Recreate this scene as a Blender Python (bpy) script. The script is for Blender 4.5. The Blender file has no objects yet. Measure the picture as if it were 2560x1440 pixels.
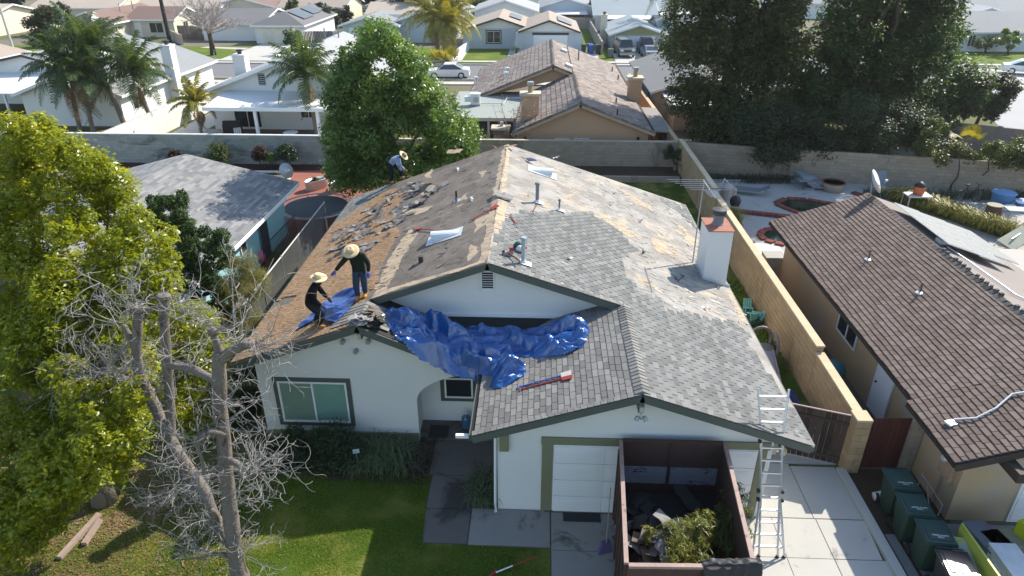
import bpy, bmesh, math, random
import numpy as np
from mathutils import Vector, Matrix, noise
C = bpy.context.scene.collection
R = math.radians
rng = random.Random(7)
nr = np.random.RandomState(11)
S = bpy.context.scene

# ------------------------------------------------------------------ camera, sky, sun, exposure
CAM_H, PITCH, YAW, FPX = 12.7, 27.1, 2.3, 1707.0
cam = bpy.data.cameras.new('camera')
cam.sensor_width = 36.0
cam.lens = 36.0 * FPX / 2560.0
cam.clip_start = 0.1
cam.clip_end = 2000.0
camo = bpy.data.objects.new('camera', cam)
camo.location = (0, 0, CAM_H)
camo.rotation_euler = (R(90 - PITCH), 0, R(YAW))
C.objects.link(camo)
S.camera = camo

SUN = Vector((0.88, 0.90, 1.0)).normalized()          # towards the sun: behind the scene, to the right
SUN_EL = math.asin(SUN.z)
SUN_AZ = math.atan2(SUN.x, SUN.y)                     # from +Y towards +X
W = bpy.data.worlds.new('World')
S.world = W
W.use_nodes = True
wn = W.node_tree
wn.nodes.clear()
sky = wn.nodes.new('ShaderNodeTexSky')
sky.sky_type = 'NISHITA'
sky.sun_disc = False
sky.sun_elevation = SUN_EL
sky.sun_rotation = SUN_AZ
sky.air_density = 1.25
sky.dust_density = 0.7
sky.ozone_density = 1.5
bg = wn.nodes.new('ShaderNodeBackground')
bg.inputs['Strength'].default_value = 0.14
wo = wn.nodes.new('ShaderNodeOutputWorld')
wn.links.new(sky.outputs[0], bg.inputs[0])
wn.links.new(bg.outputs[0], wo.inputs[0])
sun = bpy.data.lights.new('sun', 'SUN')
sun.energy = 4.4
sun.angle = R(0.5)
sun.color = (1.0, 0.93, 0.81)
suno = bpy.data.objects.new('sun', sun)
suno.rotation_euler = SUN.to_track_quat('Z', 'Y').to_euler()
suno.location = (30, 30, 40)
C.objects.link(suno)
S.view_settings.view_transform = 'Standard'
S.view_settings.look = 'None'
S.view_settings.gamma = 1.0
S.view_settings.exposure = 0.9
S.view_settings.use_curve_mapping = False
S.render.engine = 'CYCLES'
try:
    S.cycles.max_bounces = 6
    S.cycles.diffuse_bounces = 3
    S.cycles.transparent_max_bounces = 8
except Exception:
    pass

# ------------------------------------------------------------------ measuring: a pixel of the 2560 px photograph to a point
_p, _w = R(PITCH), R(YAW)
FW = np.array([-math.sin(_w) * math.cos(_p), math.cos(_w) * math.cos(_p), -math.sin(_p)])
RT = np.array([math.cos(_w), math.sin(_w), 0.0])
UP = np.cross(RT, FW)
CP = np.array([0, 0, CAM_H])
def ray(u, v): return FW * FPX + RT * (u - 1280) - UP * (v - 720)
def gz(u, v, z=0.0):
    d = ray(u, v); return tuple(CP + d * ((z - CAM_H) / d[2]))
def at(u, v, y):
    d = ray(u, v); return tuple(CP + d * (y / d[1]))
def pix(p):
    d = np.array(p) - CP; w = d @ FW
    return (1280 + FPX * (d @ RT) / w, 720 - FPX * (d @ UP) / w)

# ------------------------------------------------------------------ node materials
def _new(name):
    m = bpy.data.materials.new(name); m.use_nodes = True
    nt = m.node_tree; nt.nodes.clear()
    return m, nt, nt.nodes, nt.links
def _math(nt, op, a, b=None, clamp=False):
    n = nt.nodes.new('ShaderNodeMath'); n.operation = op; n.use_clamp = clamp
    for i, x in enumerate((a, b)):
        if x is None: continue
        if isinstance(x, (int, float)): n.inputs[i].default_value = x
        else: nt.links.new(x, n.inputs[i])
    return n.outputs[0]
def _mixc(nt, fac, a, b, mode='MIX'):
    n = nt.nodes.new('ShaderNodeMix'); n.data_type = 'RGBA'; n.blend_type = mode
    for i, x in ((0, fac), (6, a), (7, b)):
        if isinstance(x, (int, float)): n.inputs[i].default_value = x
        elif isinstance(x, (tuple, list)): n.inputs[i].default_value = (*x[:3], 1)
        else: nt.links.new(x, n.inputs[i])
    return n.outputs[2]
def _range(nt, v, a, b, c=0.0, d=1.0):
    n = nt.nodes.new('ShaderNodeMapRange'); n.interpolation_type = 'SMOOTHSTEP'
    nt.links.new(v, n.inputs[0])
    for i, x in ((1, a), (2, b), (3, c), (4, d)): n.inputs[i].default_value = x
    return n.outputs[0]
def _noise(nt, vec, scale, detail=5, rough=0.6, dist=0.0):
    n = nt.nodes.new('ShaderNodeTexNoise'); n.inputs['Scale'].default_value = scale
    n.inputs['Detail'].default_value = detail; n.inputs['Roughness'].default_value = rough
    n.inputs['Distortion'].default_value = dist
    if vec is not None: nt.links.new(vec, n.inputs['Vector'])
    return n.outputs[0]
def _pos(nt, sc=(1, 1, 1), rot=(0, 0, 0)):
    g = nt.nodes.new('ShaderNodeNewGeometry')
    m = nt.nodes.new('ShaderNodeMapping'); m.inputs['Scale'].default_value = sc; m.inputs['Rotation'].default_value = rot
    nt.links.new(g.outputs['Position'], m.inputs[0])
    return m.outputs[0]
def _rnd(nt):
    g = nt.nodes.new('ShaderNodeNewGeometry'); o = nt.nodes.new('ShaderNodeObjectInfo')
    return _math(nt, 'FRACT', _math(nt, 'ADD', g.outputs['Random Per Island'], o.outputs['Random']))
def _bsdf(nt, col, rough=0.8, spec=0.3, metal=0.0, bump=None, bstr=0.3, bdist=0.02, alpha=None):
    b = nt.nodes.new('ShaderNodeBsdfPrincipled'); o = nt.nodes.new('ShaderNodeOutputMaterial')
    if isinstance(col, (tuple, list)): b.inputs['Base Color'].default_value = (*col[:3], 1)
    else: nt.links.new(col, b.inputs['Base Color'])
    if isinstance(rough, (int, float)): b.inputs['Roughness'].default_value = rough
    else: nt.links.new(rough, b.inputs['Roughness'])
    b.inputs['Specular IOR Level'].default_value = spec
    b.inputs['Metallic'].default_value = metal
    if bump is not None:
        bp = nt.nodes.new('ShaderNodeBump'); bp.inputs['Strength'].default_value = bstr; bp.inputs['Distance'].default_value = bdist
        nt.links.new(bump, bp.inputs['Height']); nt.links.new(bp.outputs[0], b.inputs['Normal'])
    nt.links.new(b.outputs[0], o.inputs[0])
    return b, o
MATS = {}
def mat(name, col, rough=0.8, spec=0.3, metal=0.0, n=(1.5, 0.25), n2=(25.0, 0.15), rand=0.0, bump=0.0, bscale=60.0, bdist=0.01,
        tint=None, dirt=None, sc=(1, 1, 1), hue=None):
    """plain surface: colour, broad and fine variation, per-piece variation, fine relief, optional second tone and dirt"""
    if name in MATS: return MATS[name]
    m, nt, N, L = _new(name)
    p = _pos(nt, sc)
    c = col
    if tint is not None:
        c = _mixc(nt, _range(nt, _noise(nt, p, tint[1], 4), tint[2], tint[3]), col, tint[0])
    if hue is not None:
        c = _mixc(nt, _rnd(nt), c, hue)
    f = _math(nt, 'ADD', _math(nt, 'MULTIPLY', _math(nt, 'SUBTRACT', _noise(nt, p, n[0]), 0.5), 2 * n[1]),
              _math(nt, 'MULTIPLY', _math(nt, 'SUBTRACT', _noise(nt, p, n2[0], 3), 0.5), 2 * n2[1]))
    f = _math(nt, 'ADD', f, 1.0)
    if rand:
        f = _math(nt, 'ADD', f, _math(nt, 'MULTIPLY', _math(nt, 'SUBTRACT', _rnd(nt), 0.5), 2 * rand))
    c = _mixc(nt, 1.0, c, f, 'MULTIPLY')
    if dirt is not None:                                   # (colour, scale, lo, hi)
        c = _mixc(nt, _range(nt, _noise(nt, p, dirt[1], 6, 0.65, 0.6), dirt[2], dirt[3]), c, dirt[0])
    bh = _noise(nt, _pos(nt), bscale, 3) if bump else None
    _bsdf(nt, c, rough, spec, metal, bh, bump, bdist)
    MATS[name] = m
    return m
def leafmat(name, cols, trans=0.45, tcol=None, rough=0.5, spec=0.35, clump=0.45):
    """foliage: each leaf its own mix of two or three tones, light passing through it"""
    if name in MATS: return MATS[name]
    m, nt, N, L = _new(name)
    g = N.new('ShaderNodeNewGeometry')
    r = g.outputs['Random Per Island']
    nz = _noise(nt, _pos(nt), clump, 3)
    f = _math(nt, 'ADD', _math(nt, 'MULTIPLY', r, 0.6), _math(nt, 'MULTIPLY', _math(nt, 'SUBTRACT', nz, 0.3), 0.9), True)
    c = _mixc(nt, f, cols[0], cols[1])
    if len(cols) > 2:
        c = _mixc(nt, _range(nt, f, 0.72, 1.0), c, cols[2])
    tc = _mixc(nt, 1.0, c, tcol or (1.25, 1.2, 0.55), 'MULTIPLY')
    b = N.new('ShaderNodeBsdfPrincipled'); L.new(c, b.inputs['Base Color'])
    b.inputs['Roughness'].default_value = rough; b.inputs['Specular IOR Level'].default_value = spec
    t = N.new('ShaderNodeBsdfTranslucent'); L.new(tc, t.inputs[0])
    x = N.new('ShaderNodeMixShader'); x.inputs[0].default_value = trans
    L.new(b.outputs[0], x.inputs[1]); L.new(t.outputs[0], x.inputs[2])
    o = N.new('ShaderNodeOutputMaterial'); L.new(x.outputs[0], o.inputs[0])
    MATS[name] = m
    return m
def glassmat(name, col=(0.02, 0.025, 0.03), rough=0.06, spec=0.6):
    return mat(name, col, rough, spec, n=(0.7, 0.2), n2=(3, 0.1))

# ------------------------------------------------------------------ mesh builder
class MB:
    def __init__(s): s.v = []; s.f = []; s.mi = []; s.cur = 0
    def add(s, vs, fs):
        o = len(s.v); s.v += [tuple(x) for x in vs]
        s.f += [tuple(i + o for i in f) for f in fs]; s.mi += [s.cur] * len(fs)
    def box(s, c, d, rz=0.0, M=None):
        x, y, z = d[0] / 2, d[1] / 2, d[2] / 2
        vs = [Vector(p) for p in ((-x,-y,-z),(x,-y,-z),(x,y,-z),(-x,y,-z),(-x,-y,z),(x,-y,z),(x,y,z),(-x,y,z))]
        if M is None:
            M = Matrix.Translation(c) @ Matrix.Rotation(rz, 4, 'Z')
        else:
            M = Matrix.Translation(c) @ M.to_4x4()
        s.add([M @ v for v in vs], [(0,3,2,1),(4,5,6,7),(0,1,5,4),(1,2,6,5),(2,3,7,6),(3,0,4,7)])
        return s
    def bb(s, x0, x1, y0, y1, z0, z1):
        return s.box(((x0+x1)/2, (y0+y1)/2, (z0+z1)/2), (abs(x1-x0), abs(y1-y0), abs(z1-z0)))
    def poly(s, pts): s.add(pts, [tuple(range(len(pts)))]); return s
    def prism(s, pts, vec):
        n = len(pts); a = [Vector(p) for p in pts]; b = [p + Vector(vec) for p in a]
        fs = [tuple(range(n))[::-1], tuple(range(n, 2 * n))] + [(i, (i+1) % n, n + (i+1) % n, n + i) for i in range(n)]
        s.add(a + b, fs); return s
    def tube(s, pts, r, n=6, cap=True):
        pts = [Vector(p) for p in pts]
        if not isinstance(r, (list, tuple)): r = [r] * len(pts)
        vs = []; fs = []; up = None
        for i, p in enumerate(pts):
            d = (pts[min(i+1, len(pts)-1)] - pts[max(i-1, 0)])
            if d.length < 1e-9: d = Vector((0, 0, 1))
            d.normalize()
            if up is None:
                up = Vector((0, 0, 1)) if abs(d.z) < 0.9 else Vector((1, 0, 0))
            a = d.cross(up); 
            if a.length < 1e-6: a = d.cross(Vector((0.3, 1, 0.2)))
            a.normalize(); b = a.cross(d).normalized(); up = b
            for k in range(n):
                t = 2 * math.pi * k / n
                vs.append(p + (a * math.cos(t) + b * math.sin(t)) * r[i])
        for i in range(len(pts) - 1):
            for k in range(n):
                k2 = (k + 1) % n
                fs.append((i*n+k, i*n+k2, (i+1)*n+k2, (i+1)*n+k))
        if cap:
            fs.append(tuple(range(n))[::-1]); fs.append(tuple((len(pts)-1)*n + k for k in range(n)))
        s.add(vs, fs); return s
    def lathe(s, prof, n=12, o=(0, 0, 0), sx=1.0, sy=1.0, M=None):
        vs = []; fs = []
        for r, z in prof:
            for k in range(n):
                t = 2 * math.pi * k / n
                p = Vector((r * math.cos(t) * sx, r * math.sin(t) * sy, z))
                if M is not None: p = M @ p
                vs.append(p + Vector(o))
        for i in range(len(prof) - 1):
            for k in range(n):
                k2 = (k + 1) % n
                fs.append((i*n+k, i*n+k2, (i+1)*n+k2, (i+1)*n+k))
        if prof[0][0] > 1e-4: fs.append(tuple(range(n))[::-1])
        if prof[-1][0] > 1e-4: fs.append(tuple((len(prof)-1)*n + k for k in range(n)))
        s.add(vs, fs); return s
    def grid(s, fn, nu, nv):
        vs = [fn(i / nu, j / nv) for j in range(nv + 1) for i in range(nu + 1)]
        fs = [(j*(nu+1)+i, j*(nu+1)+i+1, (j+1)*(nu+1)+i+1, (j+1)*(nu+1)+i) for j in range(nv) for i in range(nu)]
        s.add(vs, fs); return s
    def mesh(s, name, mats, smooth=False):
        me = bpy.data.meshes.new(name); me.from_pydata(s.v, [], s.f)
        for m in (mats if isinstance(mats, (list, tuple)) else [mats]): me.materials.append(m)
        if max(s.mi, default=0): me.polygons.foreach_set('material_index', s.mi)
        if smooth: me.polygons.foreach_set('use_smooth', [True] * len(s.f))
        me.update(); return me
    def build(s, name, mats, parent=None, smooth=False, stuff=False):
        o = bpy.data.objects.new(name, s.mesh(name, mats, smooth)); C.objects.link(o)
        if parent is not None: link(o, parent)
        if stuff: o['kind'] = 'stuff'
        return o
def link(o, parent):
    o.parent = parent
    if parent is not None: o.matrix_parent_inverse = WM(parent).inverted()
def WM(o):
    m = o.matrix_basis.copy()
    return m if o.parent is None else WM(o.parent) @ o.matrix_parent_inverse @ m
def tag(o, label=None, cat=None, group=None, kind=None):
    if label: o['label'] = label
    if cat: o['category'] = cat
    if group: o['group'] = group
    if kind: o['kind'] = kind
    return o
def thing(name, label, cat, loc=(0, 0, 0), rz=0.0, group=None):
    o = bpy.data.objects.new(name, None); C.objects.link(o); o.empty_display_size = 0.2
    o.location = loc; o.rotation_euler = (0, 0, rz)
    return tag(o, label, cat, group)
def local(mb, name, mats, parent, smooth=False, stuff=False):
    """a part given in its thing's own coordinates"""
    o = bpy.data.objects.new(name, mb.mesh(name, mats, smooth)); C.objects.link(o); o.parent = parent
    if stuff: o['kind'] = 'stuff'
    return o
def struct(mb, name, mats, smooth=False):
    o = mb.build(name, mats, None, smooth); o['kind'] = 'structure'; return o
def kids(o): return [c for c in bpy.data.objects if c.parent == o]
def copy_tree(o, parent=None, chd=None):
    if chd is None:
        chd = {}
        for c in bpy.data.objects:
            if c.parent: chd.setdefault(c.parent.name, []).append(c)
    c = o.copy(); C.objects.link(c)
    if parent is not None: c.parent = parent
    for k in chd.get(o.name, []): copy_tree(k, c, chd)
    return c
# pieces that can be picked apart: the 300 that show largest as objects, the rest joined
UNIT = {}
def unit_mesh(m, name):
    k = (m.name, name)
    if k not in UNIT: UNIT[k] = MB().box((0, 0, 0), (1, 1, 1)).mesh(name, m)
    return UNIT[k]
def pieces(name, rest, m, parent, mats4, limit=300):
    """mats4: list of 4x4 matrices placing a unit cube"""
    if not mats4: return
    mats4 = sorted(mats4, key=lambda M: (M.translation - Vector(CP)).length)
    me = unit_mesh(m, name)
    inv = WM(parent).inverted() if parent is not None else Matrix()
    for M in mats4[:limit]:
        o = bpy.data.objects.new(name, me); C.objects.link(o); o.parent = parent
        if parent is not None: o.matrix_parent_inverse = inv
        o.matrix_basis = M
    if len(mats4) > limit:
        b = MB()
        q = [Vector(p) for p in ((-.5,-.5,-.5),(.5,-.5,-.5),(.5,.5,-.5),(-.5,.5,-.5),(-.5,-.5,.5),(.5,-.5,.5),(.5,.5,.5),(-.5,.5,.5))]
        for M in mats4[limit:]:
            b.add([M @ v for v in q], [(0,3,2,1),(4,5,6,7),(0,1,5,4),(1,2,6,5),(2,3,7,6),(3,0,4,7)])
        b.build(rest, m, parent, stuff=True)
def frame(o, x, y, z, sx, sy, sz):
    """unit cube matrix: origin, three axis directions, three sizes"""
    M = Matrix(((x[0]*sx, y[0]*sy, z[0]*sz, o[0]), (x[1]*sx, y[1]*sy, z[1]*sz, o[1]), (x[2]*sx, y[2]*sy, z[2]*sz, o[2]), (0, 0, 0, 1)))
    return M
def inpoly(x, y, poly):
    c = False; n = len(poly); j = n - 1
    for i in range(n):
        a, b = poly[i], poly[j]
        if (a[1] > y) != (b[1] > y) and x < (b[0] - a[0]) * (y - a[1]) / (b[1] - a[1] + 1e-12) + a[0]: c = not c
        j = i
    return c
# ------------------------------------------------------------------ leaves in numpy
def leaves(name, pts, nrm, size, m, parent, aspect=0.45, jit=0.5, seed=1, droop=None, stuff=False):
    r = np.random.RandomState(seed); n = len(pts)
    nrm = nrm + r.normal(0, jit, (n, 3)); nrm /= np.linalg.norm(nrm, axis=1)[:, None] + 1e-9
    t = r.normal(0, 1, (n, 3))
    if droop is not None: t = t * 0.6 + np.array([0, 0, -1.0]) * droop
    t -= nrm * (t * nrm).sum(1)[:, None]; t /= np.linalg.norm(t, axis=1)[:, None] + 1e-9
    b = np.cross(nrm, t)
    L = (size * r.uniform(0.65, 1.35, n))[:, None]; Wd = L * aspect
    v = np.empty((n, 4, 3), np.float32)
    v[:, 0] = pts - t * L * 0.5
    v[:, 1] = pts - b * Wd * 0.5 + nrm * L * 0.12
    v[:, 2] = pts + t * L * 0.5
    v[:, 3] = pts + b * Wd * 0.5 + nrm * L * 0.12
    me = bpy.data.meshes.new(name)
    me.vertices.add(4 * n); me.loops.add(4 * n); me.polygons.add(n)
    me.vertices.foreach_set('co', v.reshape(-1))
    me.loops.foreach_set('vertex_index', np.arange(4 * n, dtype=np.int32))
    me.polygons.foreach_set('loop_start', np.arange(0, 4 * n, 4, dtype=np.int32))
    me.polygons.foreach_set('loop_total', np.full(n, 4, np.int32))
    me.materials.append(m); me.update(); me.validate()
    o = bpy.data.objects.new(name, me); C.objects.link(o)
    if parent is not None: link(o, parent)
    if stuff: o['kind'] = 'stuff'
    return o
def clump_points(clumps, n, seed=1, shell=0.55, squash=0.85, up_=(0.6, 0.75)):
    """points through a crown made of clumps (centre, radius): most near the clumps' surfaces, in small tufts"""
    r = np.random.RandomState(seed)
    c = np.array([k[0] for k in clumps]); rad = np.array([k[1] for k in clumps])
    w = rad ** 2; w = w / w.sum()
    ntuft = max(1, n // 9)
    idx = r.choice(len(clumps), ntuft, p=w)
    d = r.normal(0, 1, (ntuft, 3)); d /= np.linalg.norm(d, axis=1)[:, None]
    rr = rad[idx] * (shell + (1.12 - shell) * r.uniform(0, 1, ntuft) ** 0.6)
    tp = c[idx] + d * rr[:, None] * np.array([1, 1, squash])
    k = r.choice(ntuft, n)
    sp = (rad[idx][k] * 0.13)[:, None]
    p = tp[k] + r.normal(0, 1, (n, 3)) * sp
    nn = d[k] * up_[0] + np.array([0, 0, up_[1]])
    return p, nn
# ------------------------------------------------------------------ materials in use
stucco = mat('white_stucco', (0.70, 0.70, 0.685), 0.9, 0.15, n=(0.6, 0.05), n2=(40, 0.06), bump=0.25, bscale=90, bdist=0.008, dirt=((0.45, 0.43, 0.40), 0.9, 0.62, 0.95))
white_paint = mat('white_paint', (0.78, 0.78, 0.78), 0.5, 0.35, n=(0.5, 0.04), n2=(20, 0.04))
green_trim = mat('grey_green_trim', (0.085, 0.10, 0.088), 0.6, 0.3, n=(2, 0.12), n2=(30, 0.12), bump=0.1)
olive_trim = mat('olive_trim', (0.20, 0.20, 0.125), 0.6, 0.3, n=(1.2, 0.14), n2=(30, 0.1), bump=0.1)
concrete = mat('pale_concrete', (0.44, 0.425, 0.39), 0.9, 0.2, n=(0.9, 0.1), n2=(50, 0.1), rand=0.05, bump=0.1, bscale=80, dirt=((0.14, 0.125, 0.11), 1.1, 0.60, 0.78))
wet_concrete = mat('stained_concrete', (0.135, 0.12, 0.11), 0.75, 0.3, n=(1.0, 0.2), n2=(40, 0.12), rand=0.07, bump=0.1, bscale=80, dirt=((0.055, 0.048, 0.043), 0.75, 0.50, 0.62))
mid_concrete = mat('stained_shaded_drive_concrete', (0.27, 0.255, 0.235), 0.85, 0.25, n=(1.0, 0.15), n2=(40, 0.12), rand=0.07, bump=0.1, bscale=80, dirt=((0.09, 0.08, 0.07), 1.0, 0.55, 0.70))  # stains, plus the shade before the garage put into a darker base
yard_concrete = mat('grey_yard_concrete', (0.38, 0.37, 0.35), 0.9, 0.2, n=(0.5, 0.15), n2=(30, 0.12), bump=0.05, dirt=((0.18, 0.17, 0.15), 0.8, 0.55, 0.8))
asphalt = mat('asphalt', (0.16, 0.16, 0.165), 0.9, 0.25, n=(0.3, 0.12), n2=(40, 0.15))
soil = mat('dark_soil', (0.07, 0.05, 0.035), 1.0, 0.1, n=(1.2, 0.3), n2=(30, 0.35), bump=0.5, bscale=40, bdist=0.03)
litter = mat('leaf_litter', (0.16, 0.115, 0.065), 1.0, 0.1, n=(1.5, 0.3), n2=(25, 0.4), tint=((0.10, 0.12, 0.03), 1.0, 0.4, 0.6), bump=0.5, bscale=40, bdist=0.03)
turf = mat('turf', (0.06, 0.095, 0.014), 1.0, 0.1, n=(0.8, 0.3), n2=(35, 0.35), tint=((0.19, 0.18, 0.045), 0.7, 0.45, 0.68), bump=0.5, bscale=50, bdist=0.03)
far_turf = mat('far_lawn_turf', (0.10, 0.145, 0.022), 1.0, 0.1, n=(0.35, 0.25), n2=(12, 0.25), tint=((0.20, 0.19, 0.05), 0.25, 0.5, 0.75))
red_pave = mat('red_pavers', (0.27, 0.105, 0.075), 0.9, 0.2, n=(0.8, 0.2), n2=(20, 0.25))
steel = mat('grey_steel', (0.35, 0.36, 0.37), 0.45, 0.5, 0.5, n=(3, 0.1), n2=(20, 0.1))
galv = mat('galvanised_metal', (0.62, 0.64, 0.66), 0.4, 0.5, 0.25, n=(3, 0.08), n2=(20, 0.08))
alum = mat('aluminium', (0.62, 0.64, 0.67), 0.35, 0.5, 0.6, n=(4, 0.08), n2=(40, 0.1))
black = mat('black_plastic', (0.02, 0.02, 0.021), 0.5, 0.4, n=(3, 0.1), n2=(20, 0.1))
pipe_grey = mat('pipe_grey', (0.17, 0.19, 0.21), 0.55, 0.4, n=(4, 0.15), n2=(20, 0.1))
red_paint = mat('worn_red_paint', (0.32, 0.035, 0.025), 0.5, 0.4, n=(6, 0.2), n2=(30, 0.2))
blue_paint = mat('blue_handle_paint', (0.04, 0.12, 0.40), 0.5, 0.4, n=(6, 0.2), n2=(30, 0.1))
wood = mat('pine_handle', (0.45, 0.31, 0.17), 0.7, 0.3, n=(4, 0.2), n2=(30, 0.2))
window_dark = glassmat('dark_window_glass')
def clear_glass():
    if 'clear_glass' in MATS: return MATS['clear_glass']
    m, nt, N, L = _new('clear_glass')
    t = N.new('ShaderNodeBsdfTransparent'); t.inputs[0].default_value = (0.86, 0.92, 0.90, 1)
    g = N.new('ShaderNodeBsdfGlossy'); g.inputs['Roughness'].default_value = 0.03
    x = N.new('ShaderNodeMixShader'); x.inputs[0].default_value = 0.10
    L.new(t.outputs[0], x.inputs[1]); L.new(g.outputs[0], x.inputs[2])
    o = N.new('ShaderNodeOutputMaterial'); L.new(x.outputs[0], o.inputs[0])
    MATS['clear_glass'] = m; return m
glass = clear_glass()

# ------------------------------------------------------------------ ground
def sheet(name, pts, z, m):
    b = MB(); b.poly([(x, y, z) for x, y in pts]); return struct(b, name, m)
def rect(x0, x1, y0, y1): return [(x0, y0), (x1, y0), (x1, y1), (x0, y1)]
dry = mat('dry_ground', (0.17, 0.15, 0.115), 1.0, 0.1, n=(0.15, 0.25), n2=(3, 0.25), tint=((0.11, 0.12, 0.045), 0.08, 0.45, 0.6))
sheet('ground', rect(-420, 420, -160, 700), 0.0, dry)
sheet('front_lawn', [(-9.3, -4), (0.42, -4), (0.42, 11.45), (-2.58, 11.5), (-2.75, 13.8), (-7.6, 14.0), (-8.0, 12.4), (-9.2, 11.2)], 0.012, turf)
sheet('bare_ground', [(-22, -4), (-9.0, -4), (-9.0, 11.0), (-7.4, 12.6), (-7.4, 15.4), (-8.2, 28), (-22, 28)], 0.008, litter)
sheet('planting_bed', [(-7.7, 13.6), (-2.7, 13.4), (-2.7, 15.3), (-7.7, 15.4)], 0.016, soil)
# street across the middle distance, its pavements and kerbs
sheet('street', rect(-160, 160, 70.6, 79.6), 0.006, asphalt)
sheet('side_street', [(30.2, 40), (46, 40), (58, 86), (43, 70.6), (38, 62)], 0.010, mat('pale_asphalt', (0.33, 0.33, 0.33), 0.9, 0.25, n=(0.2, 0.1), n2=(20, 0.1)))
for n, y0, y1 in (('pavement', 80.0, 81.0), ('pavement', 69.0, 70.2)):
    b = MB()
    for k in range(100):
        b.bb(-150 + 3 * k, -147.02 + 3 * k, y0 + 1.2, y1 + 1.2, 0, 0.12) if y0 > 75 else b.bb(-150 + 3 * k, -147.02 + 3 * k, y0 - 1.2, y1 - 1.2, 0, 0.12)
    struct(b, n, concrete)
for y in (79.6, 70.4):
    b = MB(); b.bb(-150, 150, y, y + 0.18, 0, 0.13); struct(b, 'kerb', concrete)
sheet('far_lawn', rect(-160, 160, 82.3, 93.2), 0.014, far_turf)
sheet('verge', rect(-160, 160, 79.8, 81.2), 0.018, far_turf)
# front path and driveway, slab by slab
path = tag(bpy.data.objects.new('front_path', None), kind='structure'); C.objects.link(path)
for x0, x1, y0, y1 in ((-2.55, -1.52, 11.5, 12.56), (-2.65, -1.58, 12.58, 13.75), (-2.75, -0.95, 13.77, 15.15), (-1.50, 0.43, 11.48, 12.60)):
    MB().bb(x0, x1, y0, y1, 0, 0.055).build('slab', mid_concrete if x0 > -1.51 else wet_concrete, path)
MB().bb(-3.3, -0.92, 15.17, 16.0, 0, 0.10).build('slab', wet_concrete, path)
drive = tag(bpy.data.objects.new('driveway', None), kind='structure'); C.objects.link(drive)
xs = (0.45, 2.55, 4.42, 5.86, 6.93, 8.02)
ys = (3.0, 5.6, 8.2, 9.7, 10.45, 11.38, 12.6)
for i in range(5):
    for j in range(6):
        x0, x1, y0, y1 = xs[i], xs[i+1], ys[j], ys[j+1]
        if i >= 2 and j == 4: continue
        if i >= 2 and j == 3: y1 = ys[5]
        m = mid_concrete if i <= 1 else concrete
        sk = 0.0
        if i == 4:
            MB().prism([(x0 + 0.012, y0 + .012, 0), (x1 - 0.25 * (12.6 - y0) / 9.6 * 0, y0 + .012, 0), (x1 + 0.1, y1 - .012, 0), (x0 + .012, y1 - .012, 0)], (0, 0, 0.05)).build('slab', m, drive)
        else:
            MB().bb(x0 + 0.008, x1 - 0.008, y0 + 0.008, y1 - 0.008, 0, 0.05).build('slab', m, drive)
for x0, x1, y0, y1 in ((5.6, 6.9, 12.62, 14.6), (6.9, 8.1, 12.62, 14.5), (5.62, 8.2, 14.62, 17.2)):
    MB().bb(x0 + .01, x1 - .01, y0, y1 - .02, 0, 0.05).build('slab', concrete, drive)
b = MB(); b.bb(8.1, 8.32, 2.0, 14.4, 0, 0.13); kb = struct(b, 'kerb', concrete)
sheet('side_strip', rect(8.32, 10.2, 2.0, 14.5), 0.010, soil)
sheet('gutter_strip', rect(8.42, 8.66, 2.0, 12.2), 0.03, mat('worn_concrete', (0.20, 0.20, 0.19), 0.9, 0.2, n=(1, 0.25), n2=(20, 0.2)))
sheet('neighbour_driveway', rect(8.75, 24, -4, 12.6), 0.022, mat('grey_drive', (0.26, 0.25, 0.24), 0.9, 0.2, n=(0.8, 0.2), n2=(30, 0.15), dirt=((0.08, 0.075, 0.07), 0.8, 0.5, 0.75)))
sheet('side_yard', [(5.5, 17.2), (7.55, 17.2), (7.75, 30), (5.5, 30)], 0.012, mat('tan_yard_concrete', (0.32, 0.25, 0.18), 0.9, 0.2, n=(0.8, 0.2), n2=(30, 0.2)))
sheet('weedy_strip', [(7.55, 17.2), (8.4, 17.2), (8.4, 30), (7.75, 30)], 0.014, turf)
sheet('back_lawn', rect(-8.5, 8.4, 28.5, 41), 0.010, turf)
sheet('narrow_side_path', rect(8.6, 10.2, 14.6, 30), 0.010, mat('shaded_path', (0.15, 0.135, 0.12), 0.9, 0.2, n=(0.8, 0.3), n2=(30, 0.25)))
sheet('pool_deck', rect(8.65, 30, 27.0, 39.5), 0.010, yard_concrete)

# ------------------------------------------------------------------ the house being re-roofed
sR, sL = 1 / 3.0, 0.36
def zRS(x): return 3.95 - (x - 2.34) * sR
def zGL(x): return 3.95 - (2.34 - x) * sR
def zLS(x): return zRS(-1.3) - (-1.3 - x) * sL
XW, YW = -4.52, 14.75                                   # left wing ridge and its front rake
sW = (zLS(XW) - 2.69) / (-1.43 - XW)
def zWR(x): return zLS(XW) - (x - XW) * sW
def roof_z(x, y):
    if y < 12.18: return 0.0
    if x >= 2.34: return zRS(x)
    if y >= 16.15 and x >= -1.3: return zRS(x)
    if y >= 16.15: return zLS(x)
    if x <= XW: return zLS(x) if y > YW else 0.0
    z = zGL(x) if x > -1.43 else 0.0
    if y > YW and x <= -1.43: z = max(z, zWR(x))
    if y > 15.2:
        t = (y - 15.2) / 1.35
        z = max(z, min(2.69 + 0.67 * t, 3.36))
    return z
def onroof(u, v, lift=0.0):
    d = ray(u, v); d = d / np.linalg.norm(d); t = 8.0
    while t < 45:
        p = CP + d * t
        if p[2] < roof_z(p[0], p[1]) + lift: break
        t += 0.02
    return (p[0], p[1], roof_z(p[0], p[1]) + lift)
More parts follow.
